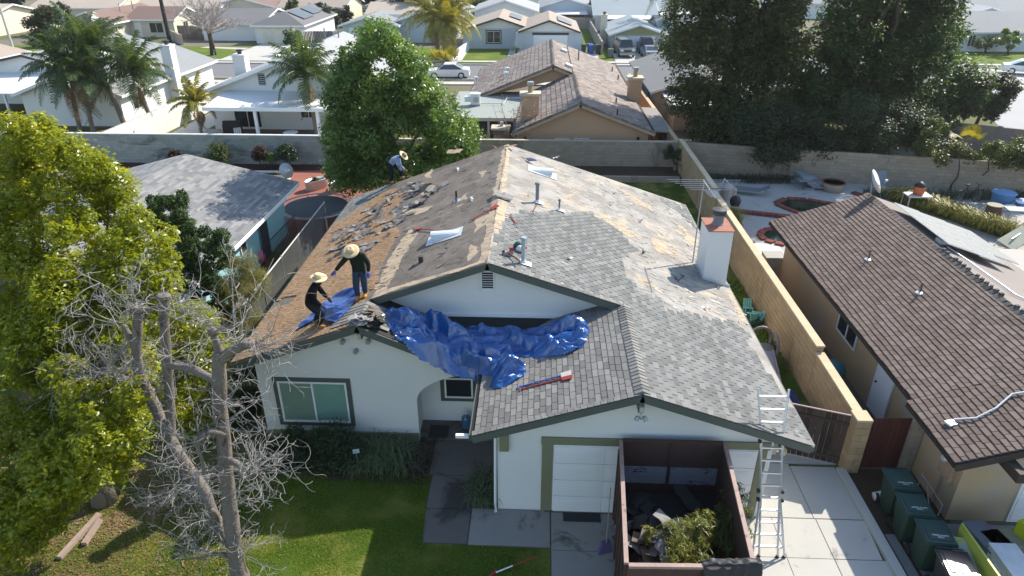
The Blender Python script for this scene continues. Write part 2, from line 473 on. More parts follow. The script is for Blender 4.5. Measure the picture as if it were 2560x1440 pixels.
def plane_at(u, v, z0, x0, s):
    """pixel to the roof plane z = z0 + s*(x - x0)"""
    d = ray(u, v); t = (z0 - s * x0 - CAM_H) / (d[2] - s * d[0]); return tuple(CP + d * t)
def onRS(u, v): return plane_at(u, v, 3.95, 2.34, -sR)
def onLS(u, v): return plane_at(u, v, zRS(-1.3), -1.3, sL)
def onGL(u, v): return plane_at(u, v, 3.95, 2.34, sR)

house = thing('house', 'white stucco house in the foreground having its old shingle roof torn off', 'house', (0, 14, 0))
wall_mb = MB()
wall_mb.prism([(-0.86, 12.63, 0), (5.55, 12.63, 0), (5.55, 12.63, zRS(5.55) - 0.12), (2.34, 12.63, 3.80), (-0.86, 12.63, zGL(-0.86) - 0.12)], (0, 0.14, 0)).build('front_wall', stucco, house)
b = MB(); b.bb(-0.86, -0.72, 12.77, 16.4, 0, 2.7); b.bb(5.41, 5.55, 12.77, 27.2, 0, 2.8); b.bb(-7.55, 5.41, 27.06, 27.2, 0, 2.55); b.bb(-7.55, -7.41, 15.30, 27.06, 0, 2.75)
b.build('side_walls', stucco, house)
arch = [(-7.55, 0), (-3.22, 0), (-3.22, 1.40)]
for k in range(1, 13):
    t = k / 12 * math.pi / 2
    arch.append((-1.12 - 2.10 * math.cos(t), 1.40 + 0.97 * math.sin(t)))
arch += [(-0.87, 2.37), (-0.87, 2.55), (-1.43, 2.58), (XW, zLS(XW) - 0.13), (-7.55, zLS(-7.55) - 0.12)]
MB().prism([(x, 15.15, z) for x, z in arch], (0, 0.15, 0)).build('wing_wall', stucco, house)
b = MB(); b.bb(-7.56, -3.23, 15.10, 15.16, 0.0, 0.30); b.build('base_board', olive_trim, house)
b = MB(); b.bb(-3.36, -0.87, 16.0, 16.12, 0, 2.55); b.bb(-3.40, -3.26, 15.31, 15.99, 0, 2.5); b.build('porch_wall', stucco, house)
b = MB(); b.prism([(-4.4, 16.50, zLS(-4.4) - .16), (-1.43, 16.50, 2.6), (2.25, 16.50, zRS(2.25) - .16), (-1.3, 16.50, 4.99)], (0, 0.14, 0)); b.build('attic_wall', stucco, house)
MB().bb(-3.0, 1.6, 16.44, 16.50, 3.36, 3.44).build('trim_board', white_paint, house)
# attic louvre
lv = MB(); x, _, z = at(1219, 700, 16.5); w, h = 0.34, 0.56
for sx in (-1, 1): lv.box((x + sx * w / 2, 16.48, z), (0.03, 0.05, h))
for sz in (-1, 1): lv.box((x, 16.48, z + sz * h / 2), (w + .03, 0.05, 0.03))
louvre = lv.build('gable_vent', white_paint, house)
MB().box((x, 16.495, z), (w, .01, h)).build('backing', black, louvre)
for k in range(8):
    MB().box((x, 16.47, z - h / 2 + (k + .5) * h / 8), (w - .03, 0.05, 0.012), M=Matrix.Rotation(R(-38), 3, 'X')).build('slat', white_paint, louvre)

# deck boards and felt, one sheet per slope
def deckmat(name, felt, felt2, ply, thr, flake, scale):
    m, nt, N, L = _new(name)
    p = _pos(nt)
    q = _pos(nt, (1, 1, 1), (0, 0, R(35)))
    st = _pos(nt, (1.0, 3.2, 1.0), (0, 0, R(-28)))
    c = _mixc(nt, _range(nt, _noise(nt, p, 1.1, 6, 0.65), 0.38, 0.62), felt, felt2)
    f1 = _math(nt, 'ADD', _math(nt, 'MULTIPLY', _noise(nt, st, scale, 7, 0.68, 0.4), 0.65), _math(nt, 'MULTIPLY', _noise(nt, p, 0.55, 4), 0.35))
    c = _mixc(nt, _range(nt, f1, thr, thr + 0.035), c, ply)
    f2 = _noise(nt, st, scale * 3.1, 6, 0.7, 1.2)
    c = _mixc(nt, _math(nt, 'MULTIPLY', _range(nt, f2, 0.60, 0.66), 0.8), c, flake)
    f3 = _noise(nt, st, scale * 2.2, 6, 0.72, 1.6)
    c = _mixc(nt, _math(nt, 'MULTIPLY', _range(nt, f3, 0.40, 0.34), 0.65), c, tuple(k * 0.3 for k in felt))
    c = _mixc(nt, 1.0, c, _math(nt, 'ADD', 0.75, _math(nt, 'MULTIPLY', _noise(nt, p, 30, 4), 0.5)), 'MULTIPLY')
    h = _math(nt, 'ADD', f2, _noise(nt, p, 22, 5))
    _bsdf(nt, c, 0.85, 0.25, 0, h, 0.5, 0.02)
    return m
deck_left = deckmat('felt_over_brown_deck', (0.125, 0.105, 0.088), (0.18, 0.152, 0.128), (0.42, 0.30, 0.185), 0.605, (0.27, 0.24, 0.21), 1.6)
deck_right = deckmat('torn_felt_on_pale_deck', (0.225, 0.207, 0.187), (0.315, 0.30, 0.28), (0.43, 0.345, 0.25), 0.548, (0.46, 0.44, 0.41), 1.9)
shingle_grey = mat('pale_grey_shingle', (0.168, 0.170, 0.164), 0.9, 0.15, n=(0.8, 0.18), n2=(45, 0.22), rand=0.24, bump=0.3, bscale=120, dirt=((0.30, 0.285, 0.26), 1.3, 0.60, 0.72))
shingle_dark = mat('weathered_grey_shingle', (0.185, 0.178, 0.168), 0.9, 0.2, n=(1.5, 0.12), n2=(45, 0.22), rand=0.26, bump=0.3, bscale=120)
shingle_brown = mat('old_brown_shingle', (0.305, 0.195, 0.112), 0.95, 0.12, n=(0.5, 0.22), n2=(30, 0.28), rand=0.32, hue=(0.225, 0.15, 0.095), bump=0.3, bscale=90, dirt=((0.15, 0.125, 0.105), 0.8, 0.55, 0.72))
under_pale = mat('shingle_underlay_pale', (0.70, 0.69, 0.67), 0.9, 0.2, n=(2, 0.12), n2=(30, 0.2))
under_dark = mat('shingle_underlay_dark', (0.035, 0.034, 0.033), 0.9, 0.2, n=(2, 0.1), n2=(30, 0.1))
ply = mat('bare_plywood', (0.45, 0.345, 0.235), 0.85, 0.2, n=(2.0, 0.2), n2=(14, 0.25), sc=(1, 3, 1), tint=((0.34, 0.275, 0.205), 2.2, 0.45, 0.6), dirt=((0.20, 0.165, 0.13), 2.6, 0.53, 0.63))
roof = MB()
roof.prism([(x, y, zRS(x)) for x, y in ((2.34, 12.18), (6.24, 12.18), (6.24, 27.7), (-1.3, 27.7), (-1.3, 16.15), (2.34, 16.15))], (0, 0, -0.10))
roof.cur = 1
roof.prism([(x, y, zLS(x)) for x, y in ((-1.301, 16.15), (XW - .001, 16.15), (XW - .001, YW), (-8.0, YW), (-8.0, 27.7), (-1.301, 27.7))], (0, 0, -0.10))
roof.cur = 2
roof.prism([(x, y, zGL(x)) for x, y in ((2.339, 12.18), (2.339, 16.49), (-1.43, 16.49), (-1.43, 12.18))], (0, 0, -0.10))
roof.prism([(x, y, zWR(x)) for x, y in ((XW, YW), (-1.432, YW), (-1.432, 16.49), (XW, 16.49))], (0, 0, -0.10))
roof.prism([(-2.75, 16.495, 3.37), (1.35, 16.495, 3.37), (-1.43, 15.15, 2.70)], (0, 0, -0.05))
roof = roof.build('roof', [deck_right, deck_left, under_dark], house)
# underlay where shingles still lie on the right slope
keepR = [onRS(*p)[:2] for p in ((1222, 650), (1247, 580), (1262, 545), (1300, 528), (1400, 532), (1480, 530), (1520, 560), (1562, 590), (1600, 625), (1560, 640), (1555, 690), (1590, 715), (1640, 745), (1670, 772), (1740, 790), (1800, 800), (1840, 800), (2040, 1112))]
keepR = keepR[:-1] + [(6.24, 12.2), (2.34, 12.2), (2.34, 16.15), (-1.25, 16.15)]
top_strip = [onRS(*p)[:2] for p in ((1640, 490), (1700, 512), (1760, 600), (1715, 545), (1660, 505))]
def keep_right(x, y):
    if x < 2.45 and y < 16.32: return False
    j = 0.25 * noise.noise(Vector((x * 1.7, y * 1.7, 3)))
    return inpoly(x + j, y + j, keepR)
def courses(zf, slope, sgn, x0, x1, y0, y1, e, w, th, mask, gap=0.014, jit=0.006, var=0.0, seed=3, stagger=0.5):
    """shingle matrices on a slope falling towards sgn*x between x0 (top) and x1 (eave)"""
    r = random.Random(seed); out = []
    L = math.hypot(1, slope); d = Vector((sgn / L, 0, -slope / L)); nrm = Vector((sgn * slope / L, 0, 1 / L)); yv = Vector((0, 1, 0))
    n = int(abs(x1 - x0) * L / e)
    for i in range(n):
        s = (i + 1) * e / L * sgn
        y = y0 - r.random() * w * stagger * 0 - (i % 2) * w * stagger
        while y < y1:
            ww = w * (1 + r.uniform(-var, var))
            ya, yb = max(y, y0), min(y + ww, y1); y += ww
            if yb - ya < 0.04: continue
            xc = x0 + s - sgn * e / L * 0.5; yc = (ya + yb) / 2
            if not mask(xc, yc): continue
            ln = e * 1.18
            tilt = th * 1.0 / ln
            dd = (d + nrm * (tilt + r.uniform(-.01, .012))).normalized(); nn = yv.cross(dd).normalized()
            if nn.z < 0: nn = -nn
            low = Vector((x0 + s + r.uniform(-jit, jit), yc, 0)); low.z = zf(low.x)
            c = low - dd * ln * 0.5 + nrm * (th * 1.05 + 0.006 + r.uniform(0, 0.002))
            out.append(frame(c, dd, yv, nn, ln, yb - ya - gap, th))
    return out
sh = courses(zRS, sR, 1, -1.22, 6.24, 12.2, 27.68, 0.140, 0.30, 0.007, keep_right, gap=0.032, seed=5)
sh += courses(zRS, sR, 1, 4.6, 6.24, 24.8, 27.68, 0.140, 0.30, 0.007, lambda x, y: inpoly(x, y, top_strip) or x > 6.05, gap=0.02, seed=6)
pieces('shingle', 'shingle_field', shingle_grey, roof, sh)
ub = MB()
for M in sh:
    q = [M @ Vector(v) for v in ((-.42, -.535, 0), (.5, -.535, 0), (.5, .535, 0), (-.42, .535, 0))]; ub.poly([(p.x, p.y, zRS(p.x) + .004) for p in q])
ub.build('underlay', under_pale, roof, stuff=True)
wingm = lambda x, y: True
sg = courses(zGL, sR, -1, 2.30, -1.42, 12.2, 16.48, 0.142, 0.30, 0.016, lambda x, y: zGL(x) > 2.69 + 0.5 * max(0, y - 15.2) - 0.02 * 0, gap=0.016, seed=8, var=0.25)
sg += courses(zWR, sW, 1, XW + 0.9, -1.43, 14.77, 16.48, 0.142, 0.30, 0.016, lambda x, y: True, gap=0.016, seed=9, var=0.25)
pieces('shingle', 'shingle_field', shingle_dark, roof, sg)
greyL = [onLS(*p)[:2] for p in ((800, 560), (860, 490), (905, 478), (975, 462), (960, 480), (900, 520), (840, 560), (790, 590))]
brownR = [onLS(*p)[:2] for p in ((560, 915), (830, 530), (930, 490), (975, 480), (1010, 480), (985, 530), (1000, 560), (960, 640), (930, 700), (915, 760), (885, 835), (860, 850))]
def brown(x, y):
    if inpoly(x, y, greyL): return False
    j = 0.35 * noise.noise(Vector((x * 0.9, y * 0.9, 9)))
    if noise.noise(Vector((x * 0.75, y * 0.75, 21))) > 0.46: return False
    return inpoly(x + j, y + j, brownR) or (x < -5.4 and y < 17.2)
sb = courses(zLS, sL, -1, -2.2, -8.0, 14.77, 27.68, 0.125, 0.13, 0.018, brown, gap=0.012, seed=12, var=0.3, jit=0.012)
pieces('shingle', 'shingle_field', shingle_brown, roof, sb)
sl = courses(zLS, sL, -1, -4.0, -8.0, 18.0, 27.68, 0.14, 0.30, 0.012, lambda x, y: inpoly(x, y, greyL) or (x < -7.0 and y > 24.6), gap=0.012, seed=14)
pieces('shingle', 'shingle_field', shingle_grey, roof, sl, 120)
# bare sheathing where felt has come away
def ragged(pts, zf, lift, jit=0.05, step=0.10, seed=1):
    r = random.Random(seed); out = []; step *= .5
    for i in range(len(pts)):
        a, b_ = Vector(pts[i][:2]), Vector(pts[(i + 1) % len(pts)][:2])
        n = max(1, int((b_ - a).length / step))
        for k in range(n):
            p = a.lerp(b_, k / n); nz = jit * 3.0; out.append((p.x + nz * noise.noise(Vector((p.x * 2.5, p.y * 2.5, seed))) + r.uniform(-jit, jit) * .6, p.y + nz * noise.noise(Vector((p.x * 2.5 + 9, p.y * 2.5, seed))) + r.uniform(-jit, jit) * .6))
    return [(x, y, zf(x) + lift) for x, y in out]
pl = [[(1022, 575), (1046, 580), (1005, 645), (985, 690), (962, 735), (932, 745), (945, 700), (962, 665), (990, 620)],
      [(1005, 525), (1085, 515), (1060, 532), (1018, 538)], [(1188, 548), (1226, 535), (1238, 556), (1212, 562), (1186, 582)],
      [(1180, 610), (1196, 615), (1188, 640), (1168, 655)], [(1040, 485), (1056, 462), (1088, 464), (1070, 488)],
      [(1120, 375), (1160, 372), (1150, 382), (1118, 384)], [(1196, 430), (1216, 425), (1208, 445)], [(1150, 500), (1170, 480), (1166, 500)], [(1060, 440), (1085, 420), (1076, 445)]]
b = MB()
for i, p in enumerate(pl): MB().poly(ragged([onLS(*q) for q in p], zLS, 0.004, 0.04, 0.12, i)).build('bare_sheathing', ply, roof)
MB().poly(ragged([(-1.55, 16.2), (-1.31, 16.2), (-1.31, 27.6), (-1.45, 27.6), (-1.5, 22.0)], zLS, 0.0065, 0.03, 0.15, 31)).build('bare_sheathing', ply, roof)
b.poly(ragged([(-4.25, 16.17), (-1.4, 16.17), (-1.4, 16.33), (-4.25, 16.45)], zLS, 0.009, 0.03, 0.15, 32))
b.build('bare_sheathing', ply, roof)
prr = [[(1500, 535), (1540, 545), (1605, 598), (1570, 592), (1512, 552)], [(1625, 592), (1682, 612), (1700, 640), (1642, 632)], [(1580, 680), (1622, 700), (1642, 722), (1595, 704)],
       [(1404, 492), (1432, 484), (1430, 502)], [(1540, 470), (1590, 490), (1640, 530), (1600, 515)], [(1700, 560), (1740, 600), (1735, 620), (1690, 575)], [(1310, 488), (1322, 486), (1318, 500)], [(1350, 507), (1372, 508), (1372, 520), (1352, 520)]]
b = MB()
for i, p in enumerate(prr): MB().poly(ragged([onRS(*q) for q in p], zRS, 0.006, 0.05, 0.12, i + 50)).build('bare_sheathing', ply, roof)
for k, (pts, l_, jt, st_) in enumerate(([[(-1.28, 18.6), (-1.02, 18.6), (-1.0, 20.9), (-1.28, 21.0)], .013, .01, .3], [[(-1.28, 21.4), (-1.10, 21.4), (-1.15, 27.4), (-1.28, 27.4)], .009, .03, .2], [[(6.0, 17.6), (6.23, 17.6), (6.23, 19.6), (6.05, 19.6)], .006, .02, .2])):
    MB().poly(ragged(pts, zRS, l_, jt, st_, 71 + k)).build('bare_sheathing', ply, roof)
# torn felt flakes still stuck to the right slope, and to the left
r = random.Random(4); b = MB(); b2 = MB()
felt_grey = mat('torn_felt', (0.34, 0.33, 0.31), 0.8, 0.25, rand=0.35, n=(2, 0.1), n2=(20, 0.15))
felt_dark = mat('torn_dark_felt', (0.125, 0.115, 0.108), 0.85, 0.25, rand=0.4, n=(2, 0.1), n2=(20, 0.15))
def flake(bm, zf, sl_, x, y, L, Wd, a, curl):
    ca, sa = math.cos(a), math.sin(a); pts = []
    for j in range(2):
        for i in range(4):
            u = (i / 3 - .5) * L; v = (j - .5) * Wd * (0.6 + 0.4 * math.sin(i + x * 7))
            px, py = x + u * ca - v * sa, y + u * sa + v * ca
            pts.append((px, py, zf(px) + 0.008 + curl * (i / 3) ** 2 + 0.006 * j))
    bm.add(pts, [(0, 1, 5, 4), (1, 2, 6, 5), (2, 3, 7, 6)])
for k in range(950):
    x, y = r.uniform(-1.2, 6.2), r.uniform(16.5, 27.5)
    if keep_right(x, y): continue
    w = 0.25 if x < 2 else 1.0
    if r.random() > w: continue
    flake(b, zRS, sR, x, y, r.uniform(.08, .34), r.uniform(.02, .10), r.gauss(-0.5, 0.5), r.uniform(0, .03))
for k in range(420):
    x, y = r.uniform(-7.0, -1.5), r.uniform(16.6, 27.5)
    if brown(x, y) and r.random() > 0.1: continue
    flake(b2, zLS, sL, x, y, r.uniform(.06, .30), r.uniform(.015, .07), r.gauss(0.2, 0.7), r.uniform(0, .025))
b.build('felt_flakes', felt_grey, roof, stuff=True); b2.build('felt_flakes', felt_dark, roof, stuff=True)
# ridge caps along the garage ridge, hip lines
for k in range(29):
    y = 12.26 + k * 0.137
    c = MB()
    c.prism([(2.34 - .17, y - .07, zGL(2.17) + .034), (2.34, y - .07, 3.95 + .058), (2.34 + .17, y - .07, zRS(2.51) + .034), (2.34 + .17, y + .10, zRS(2.51) + .016), (2.34, y + .10, 3.95 + .036), (2.34 - .17, y + .10, zGL(2.17) + .016)], (0, 0, 0.012))
    c.build('ridge_cap', shingle_dark, roof)
# a scrap of ridge still on the left wing
for k in range(6):
    y = 14.95 + k * 0.17
    for s, zf in ((-1, zLS), (1, zWR)):
        for q in range(3):
            a, b_ = XW + s * q * .26, XW + s * (q + 1) * .25
            MB().prism([(a, y - .01, zf(a) + .045), (b_, y - .01, zf(b_) + .04), (b_, y + .18, zf(b_) + .022), (a, y + .18, zf(a) + .028)], (0, 0, .014)).build('ridge_cap', shingle_dark, roof)
# fascia and rake boards
def beam(bm, p, q, wd, ht, drop=0.0):
    p, q = Vector(p), Vector(q); d = (q - p); L = d.length; d.normalize()
    s = d.cross(Vector((0, 0, 1))).normalized(); u = s.cross(d).normalized()
    c = (p + q) / 2 - u * drop
    bm.add([frame(c, d, s, u, L, wd, ht) @ Vector(v) for v in ((-.5,-.5,-.5),(.5,-.5,-.5),(.5,.5,-.5),(-.5,.5,-.5),(-.5,-.5,.5),(.5,-.5,.5),(.5,.5,.5),(-.5,.5,.5))],
           [(0,3,2,1),(4,5,6,7),(0,1,5,4),(1,2,6,5),(2,3,7,6),(3,0,4,7)])
for pts in (((2.34, 3.95), (6.24, zRS(6.24)), 12.16), ((-1.43, 2.69), (2.34, 3.95), 12.16), ((-8.0, zLS(-8)), (XW, zLS(XW)), YW - .02), ((XW, zLS(XW)), (-1.45, 2.69), YW - .02),
            ((-1.3, zLS(-1.3)), (XW + .1, zLS(XW + .1)), 16.13), ((-1.3, zRS(-1.3)), (2.30, zRS(2.3)), 16.13)):
    (xa, za), (xb, zb), y = pts
    b = MB(); beam(b, (xa, y, za), (xb, y, zb), 0.035, 0.19, 0.105); b.build('rake_board', green_trim, roof)
b = MB(); b.bb(6.242, 6.275, 12.2, 27.7, zRS(6.24) - .19, zRS(6.24) - .01); b.bb(-8.04, -8.002, 14.8, 27.7, zLS(-8) - .19, zLS(-8) - .01); b.bb(-1.47, -1.432, 12.2, 14.7, 2.50, 2.68)
b.build('fascia', green_trim, roof)
# starter tabs overhanging the rakes
for (xa, xb, zf, y) in ((-1.40, 2.3, zGL, 12.17), (2.36, 6.2, zRS, 12.17), (-1.25, 2.28, zRS, 16.14)):
    n = int(abs(xb - xa) / .142)
    for k in range(n):
        x = xa + (k + .5) * (xb - xa) / n; e = (xb - xa) / n
        s = (zf(x + .1) - zf(x - .1)) / .2
        M = Matrix.Rotation(-math.atan(s) + (0.05 if s > 0 else -0.05), 3, 'Y')
        MB().box((x, y + .04, zf(x) + .022), (e * 1.0, .15, .014), M=M).build('rake_shingle', shingle_dark, roof)
# ------------------------------------------------------------------ openings and fittings of the house
def window(parent, x0, x1, z0, z1, y, trim=None, tw=0.10, frame_m=white_paint, nx=2, pane_m=None, name='window', depth=0.05, lift=0.0):
    """sash window on a wall facing -y"""
    f = MB()
    fw = 0.05
    f.bb(x0, x1, y - depth, y, z0, z0 + fw); f.bb(x0, x1, y - depth, y, z1 - fw, z1)
    for k in range(nx + 1):
        xc = x0 + (x1 - x0) * k / nx
        a = max(x0, xc - fw / 2); b_ = min(x1, xc + fw / 2)
        if k == 0: b_ = x0 + fw
        if k == nx: a = x1 - fw
        f.bb(a, b_, y - depth + .003, y - .003, z0 + fw, z1 - fw)
    w = f.build(name, frame_m, parent)
    for k in range(nx):
        a = x0 + (x1 - x0) * k / nx + .03; b_ = x0 + (x1 - x0) * (k + 1) / nx - .03
        MB().bb(a, b_, y - depth * .55, y - depth * .45, z0 + .04, z1 - .04).build('pane', pane_m or window_dark, w)
    if trim:
        t = MB(); e = tw
        t.bb(x0 - e, x1 + e, y - .035, y - .002, z1, z1 + e); t.bb(x0 - e, x1 + e, y - .035, y - .002, z0 - e, z0)
        t.bb(x0 - e, x0, y - .035, y - .002, z0, z1); t.bb(x1, x1 + e, y - .035, y - .002, z0, z1)
        t.build('window_trim', trim, w)
    return w
blind_l = mat('grey_blind', (0.62, 0.68, 0.62), 0.6, 0.3, n=(1, .1), n2=(8, .06))
blind_r = mat('teal_blind', (0.60, 0.80, 0.76), 0.6, 0.3, n=(1, .1), n2=(8, .06))
xa, _, za = at(703, 955, 15.15); xb, _, zb = at(868, 1050, 15.15)
xa, xb, z0, z1 = -7.02, -5.12, 0.62, 1.98
w = window(house, xa, xb, z0, z1, 15.148, trim=green_trim, tw=0.12, pane_m=glass)
for k, m in ((0, blind_l), (1, blind_r)):
    a = xa + (xb - xa) * k / 2 + .05; c = a + (xb - xa) / 2 - .1
    b = MB()
    for i in range(34): b.box(((a + c) / 2, 15.135, z0 + .06 + i * .0365), (c - a, .004, .042), M=Matrix.Rotation(R(20), 3, 'X'))
    b.build('blind', m, w, stuff=True)
x0, _, z0 = at(1113, 992, 16.0); x1, _, z1 = at(1182, 953, 16.0)
w = window(house, x0, x1, z0, z1 + .12, 15.998, trim=green_trim, tw=0.12, nx=1, pane_m=window_dark)
# garage door with its raised panels, trim around it
gd = MB().bb(0.48, 5.22, 12.60, 12.64, 0.06, 2.14).build('garage_door', white_paint, house)
for i in range(4):
    for j in range(4):
        xa, xb = .52 + i * 1.175, .52 + i * 1.175 + 1.13; za = .09 + j * .515
        b = MB(); b.bb(xa - .02, xb + .02, 12.580, 12.601, za - .02, za + .475); 
        b.bb(xa + .07, xb - .07, 12.572, 12.581, za + .07, za + .385); b.bb(xa + .13, xb - .13, 12.566, 12.573, za + .12, za + .335)
        b.build('door_panel', white_paint, gd)
b = MB(); b.bb(0.18, 5.48, 12.585, 12.628, 2.15, 2.36); b.build('door_header', olive_trim, house)
for x in (0.33, 5.30): MB().bb(x - .13 if x < 1 else x - .07, x + .13, 12.59, 12.629, 0.0, 2.147).build('door_jamb', olive_trim, house)
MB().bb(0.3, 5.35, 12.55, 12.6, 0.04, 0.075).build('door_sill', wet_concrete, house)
# beam ends, lamp heads and vent pipes under the gables
def lamp(x, y, z):
    t = MB().bb(x - .06, x + .06, y - .02, y + .42, z - .16, z + .10).build('beam_end', green_trim, house)
    MB().bb(x - .045, x + .045, y - .07, y - .022, z - .12, z + .02).build('lamp_base', mat('beige_metal', (0.42, .40, .33), .5), t)
    return t
x, _, z = at(1612, 1005, 12.2); t = lamp(2.34, 12.2, 3.60)
for s in (-1, 1):
    b = MB(); b.lathe([(.02, 0), (.05, .03), (.055, .12), (.0, .12)], 10, (0, 0, 0), M=Matrix.Rotation(R(150), 3, 'X') @ Matrix.Rotation(R(25 * s), 3, 'Y'))
    o = b.build('flood_lamp', steel, t); o.location = (2.34 + .06 * s, 12.13, 3.40)
b = MB(); b.tube([(2.34, 12.15, 3.46), (2.34, 12.11, 3.38), (2.34, 12.10, 3.33)], [.03, .035, .03], 8); b.build('sensor', steel, t)
lamp(XW, 14.9, zLS(XW) - .33)
for u, v in ((855, 858), (919, 857), (888, 882)):
    x, _, z = at(u, v, 15.0)
    b = MB(); b.lathe([(.035, -.05), (.062, -.05), (.062, .16), (.035, .16)], 12, (x, 15.05, z), M=Matrix.Rotation(R(-90), 3, 'X')); 
    o = b.build('vent_tube', steel, house); 
    MB().lathe([(.0, 0), (.05, 0)], 12, (x, 15.02, z), M=Matrix.Rotation(R(90), 3, 'X')).build('opening', black, o)
# downspout, meter box, porch fittings
b = MB(); p1 = at(1148, 1100, 12.9); b.bb(-1.80, -1.50, 12.38, 12.46, 2.44, 2.52)
b.tube([(-1.50, 12.42, 2.48), (-1.02, 12.55, 2.47), (-0.90, 12.58, 2.30), (-0.92, 12.58, .20), (-0.90, 12.50, .06)], .035, 6); b.build('downspout', white_paint, house)
MB().bb(-0.80, -0.58, 12.53, 12.63, 1.95, 2.45).build('meter_box', olive_trim, house)
MB().bb(5.56, 5.70, 12.75, 12.9, 1.9, 2.2).build('wall_lamp', mat('beige_metal', (0.42, .40, .33), .5), house)
b = MB(); b.lathe([(.03, 0), (.09, .05), (.10, .16), (.04, .22), (0, .24)], 8, (5.72, 12.5, 2.10)); b.build('wall_lamp', mat('cream_lamp', (.55, .45, .28), .5), house)
# vent pipes through the roof, each with its flashing
def vent(u, v, h, rad, zf, m, cap=None, flash=0.16, on=None):
    p = on(u, v); s = (zf(p[0] + .1) - zf(p[0] - .1)) / .2
    b = MB(); b.tube([(p[0], p[1], p[2] - .05), (p[0], p[1], p[2] + h)], rad, 12)
    if cap: b.lathe([(rad, 0), (rad * 1.45, .01), (rad * 1.45, .07), (rad * 1.1, .09), (0, .095)], 12, (p[0], p[1], p[2] + h - .03))
    o = b.build('vent_pipe', m, roof)
    MB().box((p[0] + .07, p[1], p[2] + .024), (flash * 1.9, flash * 1.6, .004), M=Matrix.Rotation(-math.atan(s), 3, 'Y')).build('flashing', galv, o)
    MB().lathe([(rad * 2.0, 0), (rad * 1.15, .10)], 12, (p[0], p[1], p[2] + .02)).build('collar', galv if cap else pipe_grey, o)
    return o
pg2 = mat('painted_pipe', (0.33, 0.38, 0.43), .5, .4)
vent(1308, 659, 0.72, .055, zRS, pg2, True, .17, onRS)
vent(1343, 507, 0.66, .06, zRS, pipe_grey, True, .17, onRS)
vent(1398, 527, 0.36, .032, zRS, pipe_grey, True, .14, onRS)
vent(1141, 502, 0.36, .035, zLS, black, None, .17, onLS)
# half-round dormer vents
def dormer(u, v, on, zf, sg, m):
    p = on(u, v); s = (zf(p[0] + .1) - zf(p[0] - .1)) / .2
    b = MB(); Lc = 0.85
    d = Vector((sg, 0, s * sg)).normalized(); nn = Vector((-s, 0, 1)).normalized(); yv = Vector((0, 1, 0)); o0 = Vector(p) + nn * .02
    n = 10; vs = []
    for k in range(n + 1):
        t = math.pi * k / n
        vs.append(o0 + d * .35 + yv * .27 * math.cos(t) + nn * .27 * math.sin(t))
    for k in range(n + 1):
        t = math.pi * k / n
        vs.append(o0 - d * .50 + yv * .20 * math.cos(t) + nn * .03 * math.sin(t))
    b.add(vs, [(k, k + 1, n + 2 + k, n + 1 + k) for k in range(n)])
    b.add([o0 + d * .34 + yv * .26 * math.cos(math.pi * k / n) + nn * .26 * math.sin(math.pi * k / n) for k in range(n + 1)], [tuple(range(n + 1))])
    e = b.build('dormer_vent', m, roof, smooth=False)
    q = MB(); q.add([frame(o0, d, yv, nn, 1.15, .72, .006) @ Vector(v) for v in ((-.5,-.5,-.5),(.5,-.5,-.5),(.5,.5,-.5),(-.5,.5,-.5),(-.5,-.5,.5),(.5,-.5,.5),(.5,.5,.5),(-.5,.5,.5))], [(0,3,2,1),(4,5,6,7),(0,1,5,4),(1,2,6,5),(2,3,7,6),(3,0,4,7)])
    q.build('flashing', galv, e)
dormer(1112, 592, onLS, zLS, -1, galv)
dormer(1356, 432, onRS, zRS, 1, galv)
# chimney at the right eave
ct = 4.58
c1, c2, c3, c4 = gz(1773, 580, ct), gz(1834, 579, ct), gz(1815, 547, ct), gz(1756, 547, ct)
cx0, cx1, cy0, cy1 = (c1[0] + c4[0]) / 2, c2[0], (c1[1] + c2[1]) / 2, (c3[1] + c4[1]) / 2
ch = MB().bb(cx0, cx1, cy0, cy1, 0, ct).build('chimney', stucco, house)
MB().bb(cx0 - .03, cx1 + .03, cy0 - .03, cy1 + .03, ct, ct + .03).build('chimney_cap', mat('rust_red_cap', (.33, .13, .09), .8, n=(4, .2), n2=(20, .2), dirt=((.17, .10, .08), 3, .55, .75)), ch)
b = MB(); fx, fy = (cx0 + cx1) / 2 + .02, (cy0 + cy1) / 2 + .05
b.lathe([(.21, 0), (.17, .05), (.16, .34), (.16, .36)], 16, (fx, fy, ct + .03)); b.build('flue', pipe_grey, ch)
b = MB(); b.lathe([(.22, 0), (.22, .14), (.23, .16), (0, .19)], 16, (fx, fy, ct + .36)); b.build('flue_hood', mat('dark_hood', (.05, .052, .055), .5), ch)
MB().bb(cx0 - .03, cx0 - .002, cy0 + .02, cy1, zRS(cx0) - .05, zRS(cx0) + .16).build('flashing', galv, ch)
b = MB(); b.prism([(cx0, cy0 - .006, zRS(cx0) + .12), (6.24, cy0 - .006, zRS(6.24) + .10), (6.24, cy0 - .006, zRS(6.24)), (cx0, cy0 - .006, zRS(cx0))], (0, -.01, 0)); b.build('flashing', galv, ch)
